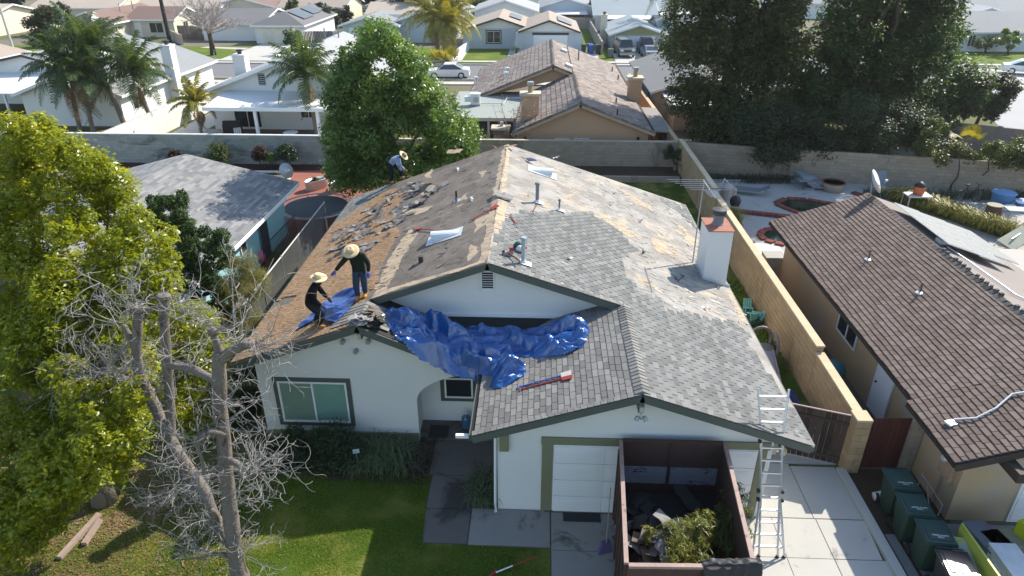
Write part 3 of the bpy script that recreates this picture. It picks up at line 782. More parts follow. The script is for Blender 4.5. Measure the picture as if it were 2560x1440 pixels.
# television aerial on a mast beside the chimney
mx, my = cx0 - .10, cy1 + .05
ant = thing('tv_aerial', 'tall rooftop television aerial of thin metal rods on a mast beside the white chimney', 'aerial', (mx, my, zRS(mx)))
top = at(1756, 452, my)
b = MB(); b.tube([(mx, my, zRS(mx) + .0), (mx, my, 4.6), (mx + .03, my, top[2])], .022, 6); b.build('mast', steel, ant)
boom = MB(); boom.tube([(mx + .03, my + .15, top[2] - .02), (mx + .03, my - 1.55, top[2] - .02)], .016, 6); boom.build('boom', alum, ant)
lens = (2.35, 2.2, 1.95, 1.7, 1.5, 1.25, .55, .42, .40, .38, .36, .34, .32, .30, .28)
for k, L in enumerate(lens):
    y = my + .1 - (k * .19 if k < 6 else 6 * .17 + (k - 6) * .075)
    MB().tube([(mx + .03 - L / 2, y, top[2]), (mx + .03 + L / 2, y, top[2])], .0065, 5).build('rod', alum, ant)
for k in range(2): MB().tube([(cx0, my - .2, 4.1 - k * .5), (mx, my, 4.1 - k * .5)], .012, 5).build('bracket', steel, ant)
# ------------------------------------------------------------------ block walls between the plots
def masonry(name, label, cat, p0, p1, z1, m, mort, bl=0.40, bh=0.20, th=0.19, cap=None, cap_m=None, limit=300, z0=0.0, capw=0.26):
    p0, p1 = Vector((*p0, 0)), Vector((*p1, 0)); d = p1 - p0; L = d.length; d.normalize()
    n = Vector((-d.y, d.x, 0)); up = Vector((0, 0, 1))
    t = thing(name, label, cat, p0.to_tuple())
    b = MB(); b.add([frame(p0 + d * L / 2 + up * (z0 + z1) / 2, d, n, up, L - .02, th - .03, z1 - z0 - .01) @ Vector(v) for v in ((-.5,-.5,-.5),(.5,-.5,-.5),(.5,.5,-.5),(-.5,.5,-.5),(-.5,-.5,.5),(.5,-.5,.5),(.5,.5,.5),(-.5,.5,.5))],
          [(0,3,2,1),(4,5,6,7),(0,1,5,4),(1,2,6,5),(2,3,7,6),(3,0,4,7)])
    b.build('mortar', mort, t)
    ms = []; rows = int(round((z1 - z0) / bh)); r = random.Random(len(label))
    for j in range(rows):
        s = -(j % 2) * bl / 2
        while s < L - .02:
            a, e = max(s, 0), min(s + bl, L); s += bl
            if e - a < .05: continue
            ms.append(frame(p0 + d * (a + e) / 2 + up * (z0 + (j + .5) * (z1 - z0) / rows) + n * r.uniform(-.003, .003), d, n, up, e - a - .010, th, (z1 - z0) / rows - .010))
    pieces('block', 'blocks', m, t, ms, limit)
    if cap:
        k = 0.0; cm = []
        while k < L:
            e = min(k + cap, L)
            cm.append(frame(p0 + d * (k + e) / 2 + up * (z1 + .032), d, n, up, e - k - .006, capw, .06)); k = e
        pieces('cap_block', 'cap_blocks', cap_m or m, t, cm, 120)
    return t
tan_block = mat('tan_block', (0.40, 0.285, 0.165), 0.95, 0.15, rand=.10, n=(.7, .16), n2=(35, .2), bump=.3, bscale=70, dirt=((.19, .14, .09), .9, .55, .75), sc=(1, 1, .35))
tan_cap = mat('tan_cap', (0.56, 0.45, 0.30), 0.9, 0.15, rand=.06, n=(.7, .1), n2=(35, .12), bump=.2)
mortar = mat('mortar', (0.22, 0.17, 0.115), .95, .1)
greywall = mat('weathered_grey_block', (0.31, 0.31, 0.30), .95, .15, rand=.12, n=(.6, .2), n2=(20, .2), bump=.3, bscale=50, dirt=((.13, .13, .13), .7, .5, .66), sc=(.5, 1, 1.6))
beigewall = mat('beige_block', (0.33, 0.28, 0.22), .95, .15, rand=.10, n=(.6, .15), n2=(20, .15), bump=.2, bscale=50, dirt=((.12, .10, .08), .55, .54, .72), sc=(1, 1, .3))
masonry('block_wall', 'low tan block wall nearest the gate, running along the right side passage', 'wall', (8.50, 14.72), (8.53, 17.7), 1.6, tan_block, mortar, cap=.41, cap_m=tan_cap)
masonry('block_wall', 'long tan block wall with pale cap stones beside the right side passage', 'wall', (8.53, 17.72), (8.50, 31.9), 1.8, tan_block, mortar, cap=.41, cap_m=tan_cap)
masonry('block_wall', 'highest far stretch of the tan side wall, ending at the back wall', 'wall', (8.50, 31.92), (8.46, 40.7), 2.0, tan_block, mortar, cap=.41, cap_m=tan_cap)
masonry('block_wall', 'weathered grey block wall behind the left back garden', 'wall', (-34, 41.45), (-8.7, 41.45), 1.8, greywall, mat('grey_mortar', (.2, .2, .2)), cap=.41, cap_m=mat('pale_cap', (.55, .55, .54)))
masonry('block_wall', 'beige stained block wall directly behind the house being re-roofed', 'wall', (-8.6, 40.9), (8.35, 40.9), 1.8, beigewall, mortar, cap=.41, cap_m=mat('beige_cap', (.42, .36, .28)))
masonry('block_wall', 'tan garden wall overhung by dark hedge behind the pool', 'wall', (8.7, 41.0), (30, 36.6), 1.8, beigewall, mortar)
masonry('block_wall', 'pillar of stacked tan blocks between the two brown gates', 'pillar', (8.25, 14.52), (8.65, 14.52), 1.7, tan_block, mortar, th=.40, cap=.42, cap_m=tan_cap, capw=.44)
masonry('block_wall', 'grey brown block post beside the right hand house wall', 'pillar', (9.78, 14.6), (10.1, 14.6), 1.75, beigewall, mortar, th=.3, bl=.33)
masonry('block_wall', 'whitewashed wall running back between the two white houses', 'wall', (-27.6, 41.8), (-27.2, 61), 1.8, mat('whitewash_block', (.68, .66, .60), .9, .15, rand=.06, n=(.5, .12), n2=(20, .12), dirt=((.35, .33, .3), .6, .58, .8)), mat('white_mortar', (.5, .48, .44)), limit=200)
masonry('block_wall', 'orange tan wall along the right side of the peach house', 'wall', (8.35, 41.2), (8.0, 64), 1.8, mat('orange_tan_block', (.46, .30, .16), .95, .15, rand=.06), mortar, cap=.41, cap_m=mat('orange_tan_cap', (.5, .36, .22)), limit=200)

# ------------------------------------------------------------------ two brown board gates
gate_brown = mat('dark_gate_board', (0.055, 0.038, 0.030), .75, .25, rand=.35, n=(2, .2), n2=(20, .2), sc=(4, 4, 1))
gate_red = mat('dark_red_gate_board', (0.085, 0.028, 0.022), .75, .25, rand=.15, n=(2, .2), n2=(20, .2), sc=(4, 4, 1))
def gate(label, p0, p1, z0, z1, m, bw, rail_m):
    p0, p1 = Vector((*p0, 0)), Vector((*p1, 0)); d = p1 - p0; L = d.length; d.normalize(); n = Vector((-d.y, d.x, 0)); up = Vector((0, 0, 1))
    t = thing('gate', label, 'gate', p0.to_tuple()); k = int(L / bw); ms = []
    for i in range(k):
        ms.append(frame(p0 + d * (i + .5) * L / k + up * (z0 + z1) / 2, d, n, up, L / k - .012, .022, z1 - z0))
    pieces('board', 'boards', m, t, ms)
    for z in (z0 + .2, z1 - .25):
        b = MB(); b.add([frame(p0 + d * L / 2 + n * .03 + up * z, d, n, up, L, .035, .09) @ Vector(v) for v in ((-.5,-.5,-.5),(.5,-.5,-.5),(.5,.5,-.5),(-.5,.5,-.5),(-.5,-.5,.5),(.5,-.5,.5),(.5,.5,.5),(-.5,.5,.5))], [(0,3,2,1),(4,5,6,7),(0,1,5,4),(1,2,6,5),(2,3,7,6),(3,0,4,7)])
        b.build('rail', m, t)
    if rail_m: MB().tube([p0 + up * (z1 + .02), p1 + up * (z1 + .02)], .02, 6).build('top_rail', rail_m, t)
    return t
gate('dark brown slatted gate across the side passage, beside the ladder', (8.22, 14.58), (5.62, 15.45), 0.08, 1.68, gate_brown, .145, mat('pinkish_rail', (.45, .34, .30), .5, .4))
gate('dark red brown board gate between the block pillar and the right hand house', (8.68, 14.50), (9.76, 14.55), 0.05, 1.68, gate_red, .11, None)

# ------------------------------------------------------------------ right hand house with brown shingle tiles
peach2 = mat('ochre_stucco', (0.47, 0.34, 0.205), .92, .15, n=(.7, .12), n2=(40, .1), bump=.25, bscale=80, dirt=((.40, .35, .31), .5, .45, .75))
tile_brown = mat('brown_roof_tile', (0.138, 0.102, 0.086), .88, .15, rand=.15, n=(.5, .2), n2=(40, .25), bump=.3, bscale=100, hue=(.152, .118, .104))
tile_dark = mat('dark_tile_underlay', (.035, .028, .026), .9, .2)
rh = thing('neighbour_house', 'ochre stucco house on the right with a brown shingle roof and solar panels', 'house', (14, 12.6, 0))
ex, rx, ez, rz_ = 9.42, 13.10, 2.42, 3.66
ns = (rz_ - ez) / (rx - ex)
def zN(x): return ez + (x - ex) * ns
def zN2(x): return rz_ - (x - rx) * ns
b = MB(); b.prism([(10.12, 12.75, 0), (16.8, 12.75, 0), (16.8, 12.75, 2.35), (rx, 12.75, rz_ - .12), (10.12, 12.75, zN(10.12) - .12)], (0, .15, 0)); b.build('front_wall', peach2, rh)
b = MB(); b.bb(10.12, 10.27, 12.9, 26.0, 0, 2.5); b.bb(10.27, 16.8, 25.85, 26.0, 0, 2.4); b.bb(16.65, 16.8, 12.9, 25.85, 0, 2.3); b.build('side_wall', peach2, rh)
nroof = MB()
nroof.prism([(x, y, zN(x)) for x, y in ((ex, 14.3), (ex - .14, 14.25), (ex - .14, 12.0), (rx, 12.0), (rx, 26.4), (ex, 26.4))], (0, 0, -.10))
nroof.cur = 1
nroof.prism([(x, y, zN2(x)) for x, y in ((rx + .001, 12.0), (17.2, 12.0), (17.2, 26.4), (rx + .001, 26.4))], (0, 0, -.10))
rolled = mat('grey_tan_roof_felt', (0.235, 0.205, 0.19), .9, .2, n=(.4, .1), n2=(30, .2), bump=.2, bscale=80, dirt=((.15, .13, .12), .6, .55, .75))
nroof = nroof.build('roof', [tile_dark, rolled], rh)
tl = courses(zN, ns, -1, rx - .05, ex - .02, 14.3, 26.38, .158, .27, .030, lambda x, y: True, gap=.015, seed=21, var=.18, jit=.010)
tl += courses(zN, ns, -1, rx - .05, ex - .16, 12.02, 14.3, .158, .27, .030, lambda x, y: True, gap=.015, seed=22, var=.18, jit=.010)
pieces('tile', 'tile_field', tile_brown, nroof, tl)
# thin grey patch of wider shingles on the far slope
cap_dark = mat('dark_ridge_cap', (.085, .08, .078), .9, .2, rand=.3, n2=(20, .25))
r = random.Random(3)
for k in range(60):
    y = 12.05 + k * .24
    worn = y < 21
    c = MB(); w = .15
    c.prism([(rx - w, y, zN(rx - w) + .03), (rx, y - r.uniform(0, .04), rz_ + .055 + r.uniform(0, .03) * worn), (rx + w, y, zN2(rx + w) + .03), (rx + w, y + .26, zN2(rx + w) + .015), (rx, y + .26, rz_ + .03), (rx - w, y + .26, zN(rx - w) + .015)], (0, 0, .015))
    c.build('ridge_cap', cap_dark if worn else tile_brown, nroof)
    if worn and r.random() < .75:
        MB().box((rx + .06, y + .1, rz_ + .07), (.11, .09, .09), r.random()).build('loose_mortar', cap_dark, nroof)
for (xa, za, xb, zb, y) in ((ex - .14, zN(ex - .14), rx, rz_, 11.98), (rx, rz_, 17.2, zN2(17.2), 11.98)):
    b = MB(); beam(b, (xa, y, za), (xb, y, zb), .04, .16, .09); b.build('rake_board', mat('dark_brown_trim', (.05, .038, .032), .7, .3, n2=(20, .2)), nroof)
MB().bb(10.35, 10.55, 11.55, 12.75, 2.30, 2.55).build('beam_end', mat('dark_brown_trim', (.05, .038, .032)), rh)
def side_fit(o, loc, rz=-90.0, parent=None):
    o.location = loc; o.rotation_euler = (0, 0, R(rz)); bpy.context.view_layer.update() if False else None
    if parent is not None: link(o, parent)
    return o
yw = gz(2100, 900, 0)[1]
w = window(None, -.72, .72, 0, 1.15, 0); side_fit(w, (10.115, 19.5, 1.05), parent=rh)
w = window(None, -.45, .45, 0, .55, 0, nx=1); side_fit(w, (10.115, 23.2, 1.62), parent=rh)
d = MB().bb(-.42, .42, -.05, 0, 0.05, 2.05).build('door', white_paint, None); MB().bb(-.50, .50, -.03, 0.0, 0.0, .05).build('door_sill', white_paint, d)
b = MB(); b.lathe([(.03, 0), (.03, .05), (0, .06)], 8, (-.33, -.05, 1.0), M=Matrix.Rotation(R(90), 3, 'X')); b.build('handle', black, d)
b = MB(); b.bb(-.50, -.425, -.055, 0, 0, 2.1); b.bb(.425, .50, -.055, 0, 0, 2.1); b.build('door_frame', white_paint, d)
side_fit(d, (10.115, 16.75, 0.08), parent=rh)
b = MB(); b.bb(-.06, .06, -.16, 0, 0, .2); o = b.build('wall_lamp', mat('dark_brown_trim', (.05, .038, .032)), None); side_fit(o, (10.1, 17.65, 1.85), parent=rh)
window(rh, 11.55, 14.6, 0.03, 1.95, 12.76, nx=1, pane_m=white_paint, name='garage_door')
for k in range(5): MB().bb(11.62, 14.55, 12.715, 12.733, .1 + k * .37, .43 + k * .37).build('door_panel', white_paint, [o for o in kids(rh) if o.name.startswith('garage_door')][0])
MB().bb(11.45, 14.7, 12.71, 12.76, 1.95, 2.2).build('door_header', mat('dark_brown_trim', (.05, .038, .032)), rh)
mb_ = MB(); mb_.bb(10.0, 10.118, 12.95, 13.45, 1.0, 1.75); o = mb_.build('meter_cabinet', mat('rusty_meter_box', (.40, .26, .17), .8, n2=(12, .3)), rh)
MB().lathe([(.09, 0), (.09, .1), (.07, .14), (0, .14)], 12, (10.0, 13.2, 1.55), M=Matrix.Rotation(R(-90), 3, 'Y')).build('meter', galv, o)
MB().tube([(10.06, 13.3, 1.0), (10.07, 13.3, .05)], .022, 6).build('conduit', steel, rh); MB().tube([(10.05, 13.35, 1.75), (10.0, 13.4, 2.5)], .025, 6).build('conduit', steel, rh)
for u, v in ((2170, 651), (2298, 735)):
    p = plane_at(u, v, ez, ex, ns); b = MB(); b.tube([(p[0], p[1], p[2] - .05), (p[0], p[1], p[2] + .40)], .035, 8); o = b.build('vent_pipe', mat('rusty_pipe', (.16, .12, .10), .7, n2=(20, .3)), nroof)
    MB().lathe([(.13, 0), (.12, .02), (.04, .05)], 10, (p[0], p[1], p[2] + .03)).build('flashing', galv, o)
# conduit and box over the roof
p = [plane_at(*q, ez + .10, ex, ns) for q in ((2385, 1048), (2440, 1045), (2490, 1020), (2530, 985), (2562, 980))]
p[0] = p[0]
MB().tube(p, .022, 6).build('conduit', galv, nroof)
q = plane_at(2378, 1058, ez + .06, ex, ns); MB().box(q, (.22, .18, .06), .3).build('junction_box', galv, nroof)
q = [(13.75, 21.6), (13.9, 20.6), (14.0, 19.2), (14.05, 18.3), (14.6, 18.0), (15.6, 17.9)]
MB().tube([(x, y, zN2(x) + .06) for x, y in q], .025, 6).build('conduit', galv, nroof); MB().box((13.72, 21.9, zN2(13.72) + .12), (.28, .35, .12)).build('junction_box', galv, nroof)
# solar panels on the far slope
def onN2(u, v, l=0.0): return plane_at(u, v, rz_ + l, rx, -ns)
solar = mat('solar_cell', (0.085, 0.10, 0.118), .45, .35, n=(1, .04), n2=(8, .03))
pa = [onN2(2252, 508, .14), onN2(2306, 530, .14), onN2(2464, 645, .14), onN2(2400, 617, .14)]
def panel(x0, x1, y0, y1, lift=.24):
    Lx = math.hypot(1, ns); d = Vector((1 / Lx, 0, -ns / Lx)); n = Vector((ns / Lx, 0, 1 / Lx)); yv = Vector((0, 1, 0))
    c = Vector(((x0 + x1) / 2, (y0 + y1) / 2, 0)); c.z = zN2(c.x) + lift
    def bx(cc, sx, sy, sz, nm, m, par): 
        b = MB(); b.add([frame(cc, d, yv, n, sx, sy, sz) @ Vector(v) for v in ((-.5,-.5,-.5),(.5,-.5,-.5),(.5,.5,-.5),(-.5,.5,-.5),(-.5,-.5,.5),(.5,-.5,.5),(.5,.5,.5),(-.5,.5,.5))], [(0,3,2,1),(4,5,6,7),(0,1,5,4),(1,2,6,5),(2,3,7,6),(3,0,4,7)]); return b.build(nm, m, par)
    o = bx(c, (x1 - x0) * Lx, y1 - y0, .035, 'solar_panel', alum, nroof)
    bx(c + n * .02, (x1 - x0) * Lx - .05, y1 - y0 - .05, .008, 'cells', solar, o)
for i in range(3):
    for j in range(4):
        if i == 2 and j == 3: continue
        panel(13.55 + i * 1.0, 14.53 + i * 1.0, 25.2 - (j + 1) * 1.0 - i * .15, 25.2 - j * 1.0 - .02 - i * .15)
# lower flat patio roof to the right of it
pr = MB(); pr.prism([(17.0, 16.5, 2.35), (25, 16.5, 2.2), (25, 24.2, 2.2), (17.0, 24.2, 2.35)], (0, 0, -.1)); pr.build('patio_roof', mat('pale_flat_roof', (.42, .38, .35), .9, .2, n=(.4, .1), n2=(20, .12)), rh)
b = MB(); b.bb(24.7, 24.85, 16.7, 16.85, 0, 2.12); b.bb(24.7, 24.85, 24.0, 24.15, 0, 2.12); b.build('patio_posts', mat('dark_brown_trim', (.05, .038, .032)), rh, stuff=True)

# ------------------------------------------------------------------ left neighbour with grey architectural shingles
lh = thing('neighbour_house', 'turquoise walled house on the left under a mottled grey shingle roof', 'house', (-14, 27, 0))
lx, lrx, ly1, ly0 = -11.35, -16.5, 30.7, 18.0
lez, lrz = 2.42, 3.72
ls = (lrz - lez) / (lx - lrx)
def zH(x): return lrz - (x - lrx) * ls
def zH2(x): return lrz - (lrx - x) * ls
turq = mat('turquoise_stucco', (0.30, 0.52, 0.55), .9, .15, n=(.8, .08), n2=(30, .08), bump=.2)
b = MB(); b.bb(-12.2, -12.05, 18, 30.2, 0, 2.55); b.prism([(-20.5, 30.2, 0), (-12.2, 30.2, 0), (-12.2, 30.2, zH(-12.2) - .12), (lrx, 30.2, lrz - .12), (-20.5, 30.2, zH2(-20.5) - .12)], (0, -.15, 0)); b.bb(-12.2, -12.05, 18.0, 18.15, 0, 2.5)
b.build('wall', turq, lh)
lroof = MB(); lroof.prism([(x, y, zH(x)) for x, y in ((lrx, ly0), (lx, ly0), (lx, ly1), (lrx, ly1))], (0, 0, -.10)); lroof.prism([(x, y, zH2(x)) for x, y in ((lrx - .001, ly0), (-21.5, ly0), (-21.5, ly1), (lrx - .001, ly1))], (0, 0, -.10))
shingle_mix = mat('mottled_grey_shingle', (0.185, 0.19, 0.195), .9, .15, rand=.20, n=(.3, .08), n2=(40, .18), hue=(.225, .22, .212), bump=.25, bscale=90)
lroof = lroof.build('roof', shingle_mix, lh)
tl = courses(zH, ls, 1, lrx + .05, lx + .02, 19.5, 30.68, .15, .42, .009, lambda x, y: True, gap=.002, seed=31, var=.5)
tl += courses(zH2, ls, -1, lrx - .05, -20.8, 26.5, 30.68, .15, .42, .009, lambda x, y: True, gap=.002, seed=32, var=.5)
pieces('shingle', 'shingle_field', shingle_mix, lroof, tl, 250)
b = MB(); b.bb(lx + .002, lx + .035, ly0, ly1, lez - .16, lez); b.build('fascia', white_paint, lroof)
d = MB().bb(-.45, .45, -.03, 0, 0, 2.05).build('door', mat('dark_door', (.03, .035, .04)), None); MB().bb(-.53, -.455, -.04, 0, 0, 2.12).build('door_frame', mat('teal_frame', (.10, .22, .26)), d); side_fit(d, (-12.04, 27.4, 0.02), 90, lh)
w = window(None, -.3, .3, 0, .9, 0, nx=1); side_fit(w, (-12.04, 25.2, 1.2), 90, lh)
p = (-18.05, 27.6, zH2(-18.05))
tv = MB(); tv.lathe([(.20, -.1), (.17, .12), (.15, .32)], 14, p); tv = tv.build('turbine_vent', galv, lroof)
for k in range(16):
    a = k / 16 * 2 * math.pi; b = MB(); pts = []
    for i in range(6):
        t = i / 5; rr = .26 * math.sin(.35 + t * 2.2); a2 = a + t * .9
        pts.append((p[0] + rr * math.cos(a2), p[1] + rr * math.sin(a2), p[2] + .32 + t * .32))
    for i in range(5):
        q0, q1 = Vector(pts[i]), Vector(pts[i + 1]); tg = Vector((-math.sin(a + i * .18), math.cos(a + i * .18), 0)) * .04
        b.add([q0 - tg, q0 + tg, q1 + tg, q1 - tg], [(0, 1, 2, 3)])
    b.build('blade', galv, tv)
MB().lathe([(.16, 0), (.10, .05), (0, .06)], 14, (p[0], p[1], p[2] + .62)).build('crown', galv, tv)
def dish(name, label, loc, az, rad=.32, m=None):
    t = thing(name, label, 'satellite dish', loc, az)
    b = MB(); n = 5; prof = [(rad * k / n, .10 * (k / n) ** 2) for k in range(n + 1)]
    M = Matrix.Translation((0, 0, .55)) @ Matrix.Rotation(R(62), 4, 'X')
    bb_ = MB(); bb_.lathe(prof, 18); 
    b.add([M @ Vector((v[0], v[1] * 1.15, v[2])) for v in bb_.v], bb_.f); local(b, 'reflector', m or mat('dish_grey', (.55, .56, .57), .5, .4), t, True)
    local(MB().tube([(0, 0, 0), (0, .03, .35), (0, .06, .52)], .022, 6), 'mast', steel, t)
    local(MB().tube([(0, -.02, .36), (0, -.35, .50), (0, -.42, .66)], .014, 5), 'arm', steel, t)
    local(MB().box((0, -.43, .70), (.07, .09, .06)), 'receiver', galv, t)
    return t
dish('satellite_dish', 'pale satellite dish on the corner of the mottled grey roof', (-11.75, 30.3, zH(-11.75)), R(40))
dish('satellite_dish', 'grey satellite dish on the far peak of the brown tiled roof', (13.1, 26.2, rz_ + .02), R(55), .42)

# ------------------------------------------------------------------ peach house behind the back wall
peach = mat('peach_stucco', (0.52, 0.335, 0.215), .92, .15, n=(.4, .06), n2=(30, .06), bump=.15, bscale=60)
peach_trim = mat('peach_trim', (.40, .30, .22), .8)
tile_p = mat('mottled_brown_tile', (0.165, 0.125, 0.108), .8, .3, rand=.22, n=(.25, .15), n2=(25, .15), hue=(.22, .185, .165))
ph = thing('peach_house', 'peach stucco house with a brown tiled roof and two chimneys behind the back wall', 'house', (2.5, 42.3, 0))
ps = .374
def zP(x): return 3.86 - (x - 2.47) * ps
def zPL(x): return 3.86 - (2.47 - x) * .443
ux, uz = 0.92, zP(0.92)
def zPU(x): return uz - (ux - x) * .40
b = MB(); b.prism([(-1.2, 42.3, 0), (6.75, 42.3, 0), (6.75, 42.3, zP(6.75) - .1), (2.47, 42.3, 3.74), (-1.2, 42.3, zPL(-1.2) - .1)], (0, .15, 0)); b.build('gable_wall', peach, ph)
b = MB(); b.prism([(-5.0, 52.5, 1.9), (2.4, 52.5, zP(2.4) - .3), (2.2, 52.5, zP(2.2) - .1), (ux, 52.5, uz - .12), (-5.0, 52.5, zPU(-5.0) - .1)], (0, .15, 0)); b.build('upper_gable_wall', peach, ph)
b = MB(); b.bb(6.6, 6.75, 42.45, 66, 0, 2.15); b.bb(-1.2, -1.05, 42.45, 52.5, 0, 2.1); b.bb(-5.2, -5.05, 52.5, 66, 0, 1.95); b.build('side_wall', peach, ph)
pf = MB()
pf.prism([(x, y, zP(x)) for x, y in ((2.47, 41.9), (7.15, 41.9), (7.15, 66.4), (ux, 66.4), (ux, 51.9), (2.47, 51.9))], (0, 0, -.09))
pf.prism([(x, y, zPL(x)) for x, y in ((2.469, 41.9), (2.469, 52.5), (-1.68, 52.5), (-1.68, 41.9))], (0, 0, -.09))
pf.prism([(x, y, zPU(x)) for x, y in ((ux - .001, 51.9), (ux - .001, 66.4), (-5.6, 66.4), (-5.6, 51.9))], (0, 0, -.09))
proof = pf.build('roof', tile_dark, ph)
tp = courses(zP, ps, 1, 2.5, 7.17, 41.92, 66.38, .36, .33, .025, lambda x, y: True, gap=.006, seed=41)
tp += courses(zP, ps, 1, ux + .05, 2.5, 51.92, 66.38, .36, .33, .025, lambda x, y: True, gap=.006, seed=42)
tp += courses(zPL, .443, -1, 2.44, -1.7, 41.92, 52.4, .36, .33, .035, lambda x, y: True, gap=.012, seed=43)
tp += courses(zPU, .40, -1, ux - .05, -5.62, 51.92, 66.38, .36, .33, .035, lambda x, y: True, gap=.012, seed=44)
pieces('tile', 'tile_field', tile_p, proof, tp)
for (x, z, y0, y1, fl, fr) in ((2.47, 3.86, 41.95, 51.8, zPL, zP), (ux, uz, 51.95, 66.3, zPU, zP)):
    n = int((y1 - y0) / .36)
    for k in range(n):
        y = y0 + k * .36
        MB().prism([(x - .16, y, fl(x - .16) + .05), (x, y, z + .12), (x + .16, y, fr(x + .16) + .05), (x + .15, y + .38, fr(x + .15) + .03), (x, y + .38, z + .09), (x - .15, y + .38, fl(x - .15) + .03)], (0, 0, .02)).build('ridge_tile', tile_p, proof)
for (xa, za, xb, zb, y) in ((-1.68, zPL(-1.68), 2.47, 3.86, 41.88), (2.47, 3.86, 7.15, zP(7.15), 41.88), (-5.6, zPU(-5.6), ux, uz, 51.88), (ux, uz, 2.3, zP(2.3), 51.88)):
    b = MB(); beam(b, (xa, y, za), (xb, y, zb), .04, .16, .16); b.build('rake_board', peach_trim, proof)
    n = int(math.hypot(xb - xa, zb - za) / .36)
    for k in range(n):
        t = (k + .5) / n; s = math.atan2(zb - za, xb - xa)
        MB().box((xa + (xb - xa) * t, y + .02, za + (zb - za) * t + .0), (.35, .12, .12), M=Matrix.Rotation(-s + .03 * (1 if zb < za else -1), 3, 'Y')).build('rake_tile', tile_p, proof)
def pchim(x0, x1, y0, y1, zt, zc):
    c = MB().bb(x0, x1, y0, y1, 0, zt).build('chimney', peach, ph)
    MB().bb(x0 - .12, x1 + .12, y0 - .12, y1 + .12, zt, zt + .16).build('chimney_cap', mat('cream_cap', (.52, .44, .34), .85), c)
    MB().lathe([(.16, 0), (.15, .42)], 10, ((x0 + x1) / 2, (y0 + y1) / 2, zt + .16)).build('flue', mat('tan_flue', (.36, .27, .16)), c)
    b = MB(); b.lathe([(.2, 0), (.2, .16), (.22, .17), (.22, .2), (0, .22)], 10, ((x0 + x1) / 2, (y0 + y1) / 2, zt + .60)); b.build('flue_hood', steel, c)
pchim(-1.15, -0.05, 43.4, 44.2, 3.95, 0)
pchim(6.35, 7.25, 50.2, 51.2, 3.75, 0)
for u0, u1 in ((1387, 1423), (1436, 1472)):
    x0, x1 = at(u0, 346, 42.28)[0], at(u1, 346, 42.28)[0]; zt = at(u0, 346, 42.28)[2]
    window(ph, x0, x1, zt - .95, zt, 42.298)
for u in (1313, 1595):
    x, _, z = at(u, 348, 42.2); b = MB(); b.lathe([(.03, -.15), (.08, -.05), (.09, .08), (.02, .18)], 8, (x, 42.2, z)); b.build('wall_lamp', black, ph)
b = MB(); b.tube([(-1.75, 41.9, 1.95), (-1.6, 42.0, 1.75), (-1.25, 42.25, 1.55), (-1.25, 42.25, .1)], .045, 6); b.build('downspout', mat('cream_pipe', (.5, .42, .33)), ph)
for u, v, h in ((1493, 97, .9), (1446, 140, .85), (1530, 168, .4), (1545, 188, .4), (1540, 246, .35), (1543, 277, .4)):
    p = plane_at(u, v + 12, 3.86, 2.47, -ps); b = MB(); b.tube([(p[0], p[1], p[2]), (p[0], p[1], p[2] + h)], .05, 8); b.build('vent_pipe', mat('dark_brown_trim', (.05, .038, .032)) if h < .5 else tile_p, proof)
for u, v in ((1410, 130), (1422, 168)):
    p = plane_at(u, v, 3.86, 2.47, -ps); b = MB(); b.box((p[0], p[1], p[2] + .14), (.5, .8, .16), M=Matrix.Rotation(math.atan(ps), 3, 'Y')); b.build('roof_vent', galv, proof)
for u, v in ((1268, 183), (1265, 195), (1190, 206)):
    p = plane_at(u, v, uz, ux, .40); b = MB(); b.lathe([(.14, 0), (.12, .3), (.2, .34), (.18, .46), (0, .5)], 10, p); b.build('roof_vent', galv, proof)
# flat felt roof over the patio, posts, cooler
fr = MB(); fr.prism([(-6.2, 45.4, 2.12), (-1.22, 45.4, 2.12), (-1.22, 53.4, 2.25), (-6.2, 53.4, 2.25)], (0, 0, -.12)); fo = fr.build('patio_roof', mat('green_grey_felt', (.285, .31, .285), .9, .2, n=(.5, .08), n2=(25, .08)), ph)
b = MB(); b.bb(-6.2, -1.22, 45.34, 45.4, 1.9, 2.13); b.build('patio_fascia', mat('beige_paint', (.55, .50, .42)), fo)
for x in (-6.0, -3.4, -1.4): MB().bb(x - .07, x + .07, 45.45, 45.6, 0, 2.0).build('patio_post', mat('beige_paint', (.55, .50, .42)), ph)
MB().bb(-6.2, -1.22, 52.4, 52.5, 0, 2.0).build('patio_wall', mat('dark_patio_wall', (.10, .075, .06)), ph)
ac = thing('air_cooler', 'boxy pale cooler on the flat grey green patio roof', 'air cooler', (-4.55, 48.9, 2.19))
local(MB().bb(-.32, .32, -.28, .28, 0.08, .75), 'cabinet', galv, ac); b = MB(); b.lathe([(.2, 0), (.2, .03), (0, .03)], 14, (0.05, -.28, .42), M=Matrix.Rotation(R(90), 3, 'X')); local(b, 'fan_grille', steel, ac); local(MB().bb(-.36, .36, -.32, .32, .75, .82), 'lid', galv, ac); local(MB().bb(-.34, .34, -.3, .3, 0, .08), 'stand', steel, ac); local(MB().bb(-.75, -.32, -.18, .18, .25, .6), 'duct', galv, ac)
b = MB(); b.tube([(-4.2, 48.8, 2.3), (-2.6, 48.9, 2.3), (-2.4, 50.6, 2.35), (-1.4, 50.7, 2.35)], .03, 5); b.build('conduit', galv, fo)
lp = MB(); lp.prism([(7.3, 43.2, 1.9), (8.3, 43.2, 1.85), (8.3, 49.6, 1.95), (7.0, 49.6, 2.0)], (0, 0, -.08)); lp.build('lean_to_roof', mat('grey_felt', (.25, .22, .2)), ph)
for y in (43.4, 46.5, 49.3): MB().bb(8.12, 8.24, y - .06, y + .06, 0, 1.8).build('lean_to_post', peach_trim, ph)
